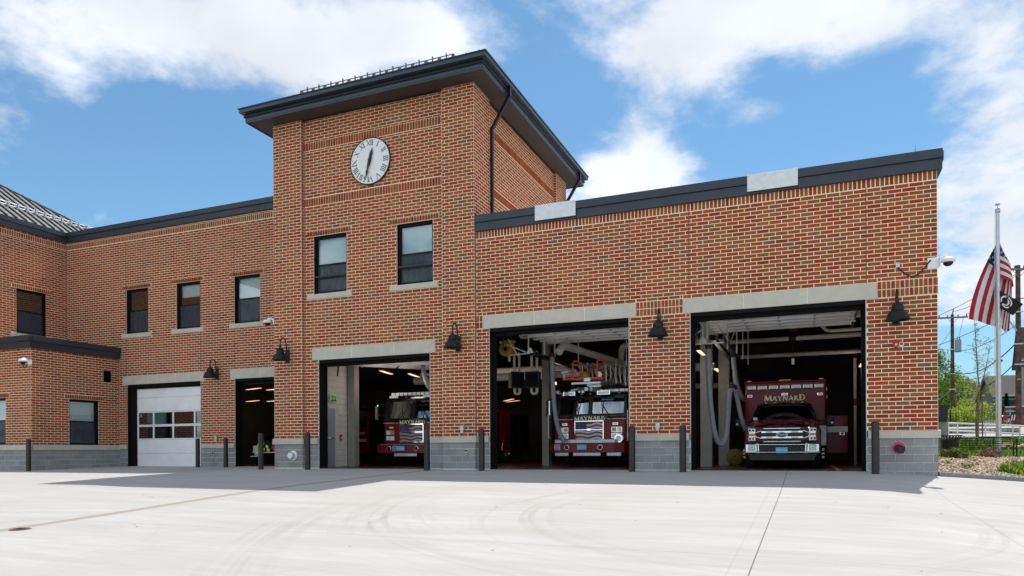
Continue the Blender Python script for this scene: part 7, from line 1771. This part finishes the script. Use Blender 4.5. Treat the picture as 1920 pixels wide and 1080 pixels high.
h3 = house('pale blue-grey two-storey house at the right edge', 20.3, 53.5, 2.3, 6.4, 2.2, 6.0, 2.6, 'siding_grey', 'shingle', 'x', [(-2.2, 4.6, 1.0, 1.8), (-2.2, 1.6, 1.0, 1.6), (.5, 4.6, 1.0, 1.8)])
house('grey gabled house far behind the railing', 14.2, 92, 4.4, 3.4, 6, 2.2, 2.6, 'siding_grey', 'shingle', 'y', [(0, 1.6, .9, 1.2)])
# ------------------------------------------------------------------ trees and bushes beyond the street
for a in [('tree', 'airy green tree left of the distant utility pole', (11.6, 60, 3.2), 6.6, 2.4, ['leaf_green', 'leaf_mid', 'leaf_green', 'leaf_lime'], 31, 5200, .13),
          ('tree', 'dense bright green tree just right of the distant pole', (13.6, 64, 3.3), 4.6, 2.3, ['leaf_green', 'leaf_lime', 'leaf_mid'], 32, 4200, .13),
          ('tree', 'yellow-green treetop above the low dark roof', (18.0, 104, 5.6), 5.2, 3.4, ['leaf_lime', 'leaf_olive', 'leaf_green'], 33, 2600, .22),
          ('tree', 'olive treetop left of the flagpole behind the roofs', (22.4, 108, 5.8), 5.0, 3.2, ['leaf_olive', 'leaf_brown', 'leaf_lime'], 34, 2400, .22),
          ('tree', 'green treetop between the distant pole and the roofs', (14.6, 100, 5.2), 4.8, 2.8, ['leaf_lime', 'leaf_green', 'leaf_mid'], 35, 2400, .22),
          ('tree', 'olive treetop between the flagpole and the grey-brown house', (24.8, 118, 6.4), 4.4, 3.2, ['leaf_olive', 'leaf_mid'], 36, 1800, .22)]:
    tree(*a[:8], size=a[8], trunk=.13, base=.12, clumps=34, n=a[7]) if False else tree(a[0], a[1], a[2], a[3], a[4], a[5], a[6], a[7], a[8], .13, .12, 34)
for i, (x, y, h, r_, lb) in enumerate([(9.4, 42, 1.5, 1.1, 'bright lime bush behind the black fence, leftmost'), (10.6, 44, 1.7, 1.2, 'bright lime bush behind the black fence, second from the left'), (11.9, 46, 1.8, 1.2, 'bright lime bush behind the black fence, left of the birch trunk'), (12.9, 50, 2.2, 1.3, 'green bush in front of the blue-grey house')]):
    rr = random.Random(50+i); t = thing('bush', lb, 'bush', (x, y, terrain(x, y)), 0, 'lime green bushes behind the fence'); mb = MB()
    cs = [(rr.uniform(-1, 1)*r_*.8, rr.uniform(-1, 1)*r_*.5, rr.uniform(.15, .85)*h, r_*.34) for _ in range(16)]; leafcloud(mb, cs, 1700, .10, ['leaf_lime', 'leaf_lime', 'leaf_green'], rr); link('foliage', mb, t)
def spruce(label, x, y, zb, h, r_, seed):
    rr = random.Random(seed); t = thing('spruce_tree', label, 'tree', (x, y, zb)); mb = MB(); mb.cyl((0, 0, -.2), (0, 0, h), .09, .01, 'bark', 6); link('trunk', mb, t); mb = MB()
    for k in range(1700):
        f = rr.random()**.8; a = rr.random()*6.28; q = r_*(1-f)*rr.uniform(.35, 1); z = h*(.05+.95*f)-q*.25; p = Vector((q*math.cos(a), q*math.sin(a), z)); d = Vector((math.cos(a), math.sin(a), -.25))*.16; s = Vector((-math.sin(a), math.cos(a), 0))*.05; mb.add([p-d, p-s, p+d, p+s], [(0, 1, 2, 3)], 'leaf_dark')
    link('crown', mb, t)
spruce('small dark spruce right of the flagpole', 15.35, 51.5, 2.55, 2.6, .75, 4)
# ------------------------------------------------------------------ cars and street sign
def car(label, loc, rz, paint, van):
    t = thing('parked_car', label, 'car', loc, rz); L_, w, h = (4.9, .96, 1.72) if van else (4.6, .90, 1.42); q = MB()
    # rear faces -Y
    body = [(0, .35), (.02, .95), (.12, 1.02), (L_-.9, 1.0), (L_-.1, .78), (L_, .40), (L_-.1, .25), (.1, .25)]
    q.prism([(y, z) for y, z in body], 'x', -w, w, paint); link('body', q, t)
    top = [(.10, 1.0), (.35, h-.08), (.55, h), (2.9, h), (3.8, 1.0)] if van else [(.7, 1.0), (1.3, h-.05), (1.6, h), (2.7, h), (3.5, 1.0)]
    q = MB(); v0 = [(-w*.98, y, z) if z < 1.1 else (-w*.80, y, z) for y, z in top]; v1 = [(-x, y, z) for x, y, z in v0]; n = len(top); q.add(v0+v1, [tuple(range(n-1, -1, -1)), tuple(range(n, 2*n))]+[(i, i+1, n+i+1, n+i) for i in range(n-1)], paint); cab = link('cabin', q, t)
    a, b = top[0], top[1]; q = MB(); lerpy = lambda f: a[0]+(b[0]-a[0])*f; lz = lambda f: a[1]+(b[1]-a[1])*f
    q.quad((-w*.84, lerpy(.12)-.03, lz(.12)), (w*.84, lerpy(.12)-.03, lz(.12)), (w*.74, lerpy(.92)-.03, lz(.92)), (-w*.74, lerpy(.92)-.03, lz(.92)), 'car_glass'); link('rear_window', q, cab)
    for s in (-1, 1):
        q = MB(); y0, y1 = top[1][0]+.1, top[-2][0]+.1; q.quad((s*w*.985, y0-.05, 1.05), (s*w*.985, y1+.5, 1.05), (s*w*.83, y1, h-.12), (s*w*.83, y0+.1, h-.12), 'car_glass'); link('side_window', q, cab)
        q = MB(); q.bbox(s*(w-.14)-.10, s*(w-.14)+.10, -.03, .06, .72, .98, 'red_device', .02); link('tail_light', q, t)
        for y in (.85, L_-.95): q = MB(); q.lathe([(.12, -.1), (.32, -.1), (.34, -.06), (.34, .06), (.32, .1), (.12, .1)], 'rubber', (0, 0, 0), 18, 'x'); q.cyl((-.08, 0, 0), (.08, 0, 0), .2, .2, 'aluminium', 14); link('wheel', q, t, loc=(s*(w-.08), y, .34))
    q = MB(); q.bbox(-w, w, -.06, .12, .28, .52, paint, .03); link('bumper', q, t); q = MB(); q.box(-.26, .26, -.02, .0, .70, .82, 'letter_white'); link('number_plate', q, t)
car('red minivan parked between the flagpole and the near utility pole', (15.0, 46.6, 2.13), R(-12), 'car_red', True)
car('grey car mostly hidden beside the black planter', (11.3, 50.0, 2.05), R(86), 'car_grey', False)
t = thing('street_sign', 'green street sign on a post above the red minivan', 'sign', (14.1, 44.6, 2.0))
mb = MB(); mb.cyl((0, 0, 0), (0, 0, 1.5), .03, .03, 'galvanized', 8); link('post', mb, t)
mb = MB(); mb.box(-.32, .32, -.04, -.02, 1.28, 1.44, 'sign_green'); so2 = link('sign_plate', mb, t)
mb = MB()
for i in range(7): mb.box(-.26+i*.075, -.22+i*.075, -.046, -.041, 1.32, 1.40, 'letter_white')
link('sign_marks', mb, so2)
t = thing('small_flag', 'small striped flag beneath the green street sign', 'flag', (14.15, 44.5, 2.75)); mb = MB()
for i in range(7): mb.quad((-.30+.085*i, 0, -.25+.03*i), (-.30+.085*(i+1), 0, -.22+.03*i), (-.22+.085*(i+1), 0, .22+.03*i), (-.22+.085*i, 0, .19+.03*i), 'flag_white' if i % 2 else 'flag_red')
mb.quad((-.30, -.01, .02), (-.05, -.01, .08), (-.0, -.01, .30), (-.24, -.01, .22), 'flag_blue'); link('cloth', mb, t)
mb = MB(); mb.tube([(-.32, 0, -.6), (-.20, 0, .3)], .012, 'letter_white', 5); link('stick', mb, t)
# sign on the house at the right edge
mb = MB(); mb.box(-.35, .35, -.05, 0, -.45, .45, 'flag_red'); o = link('banner', mb, None); o.location = (18.0, 53.4, 7.1); tag(o, 'dark red banner on the pale house at the right edge', 'banner')
# small debris on the concrete: too small to tell apart
mbd = MB(); rr = random.Random(77)
for i in range(60):
    x, y = rr.uniform(-16, 6), rr.uniform(-13, -1); s = rr.uniform(.006, .020); z = gz(x, y)+.004; mbd.add([(x-s*1.6, y-s*.5, z), (x+s, y-s, z+.003), (x+s*1.5, y+s*.6, z+.008), (x-s*.5, y+s, z)], [(0, 1, 2, 3)], 'bark')
o = link('leaf_litter', mbd, kind='stuff'); o['label'] = 'tiny dark leaf fragments scattered over the apron'
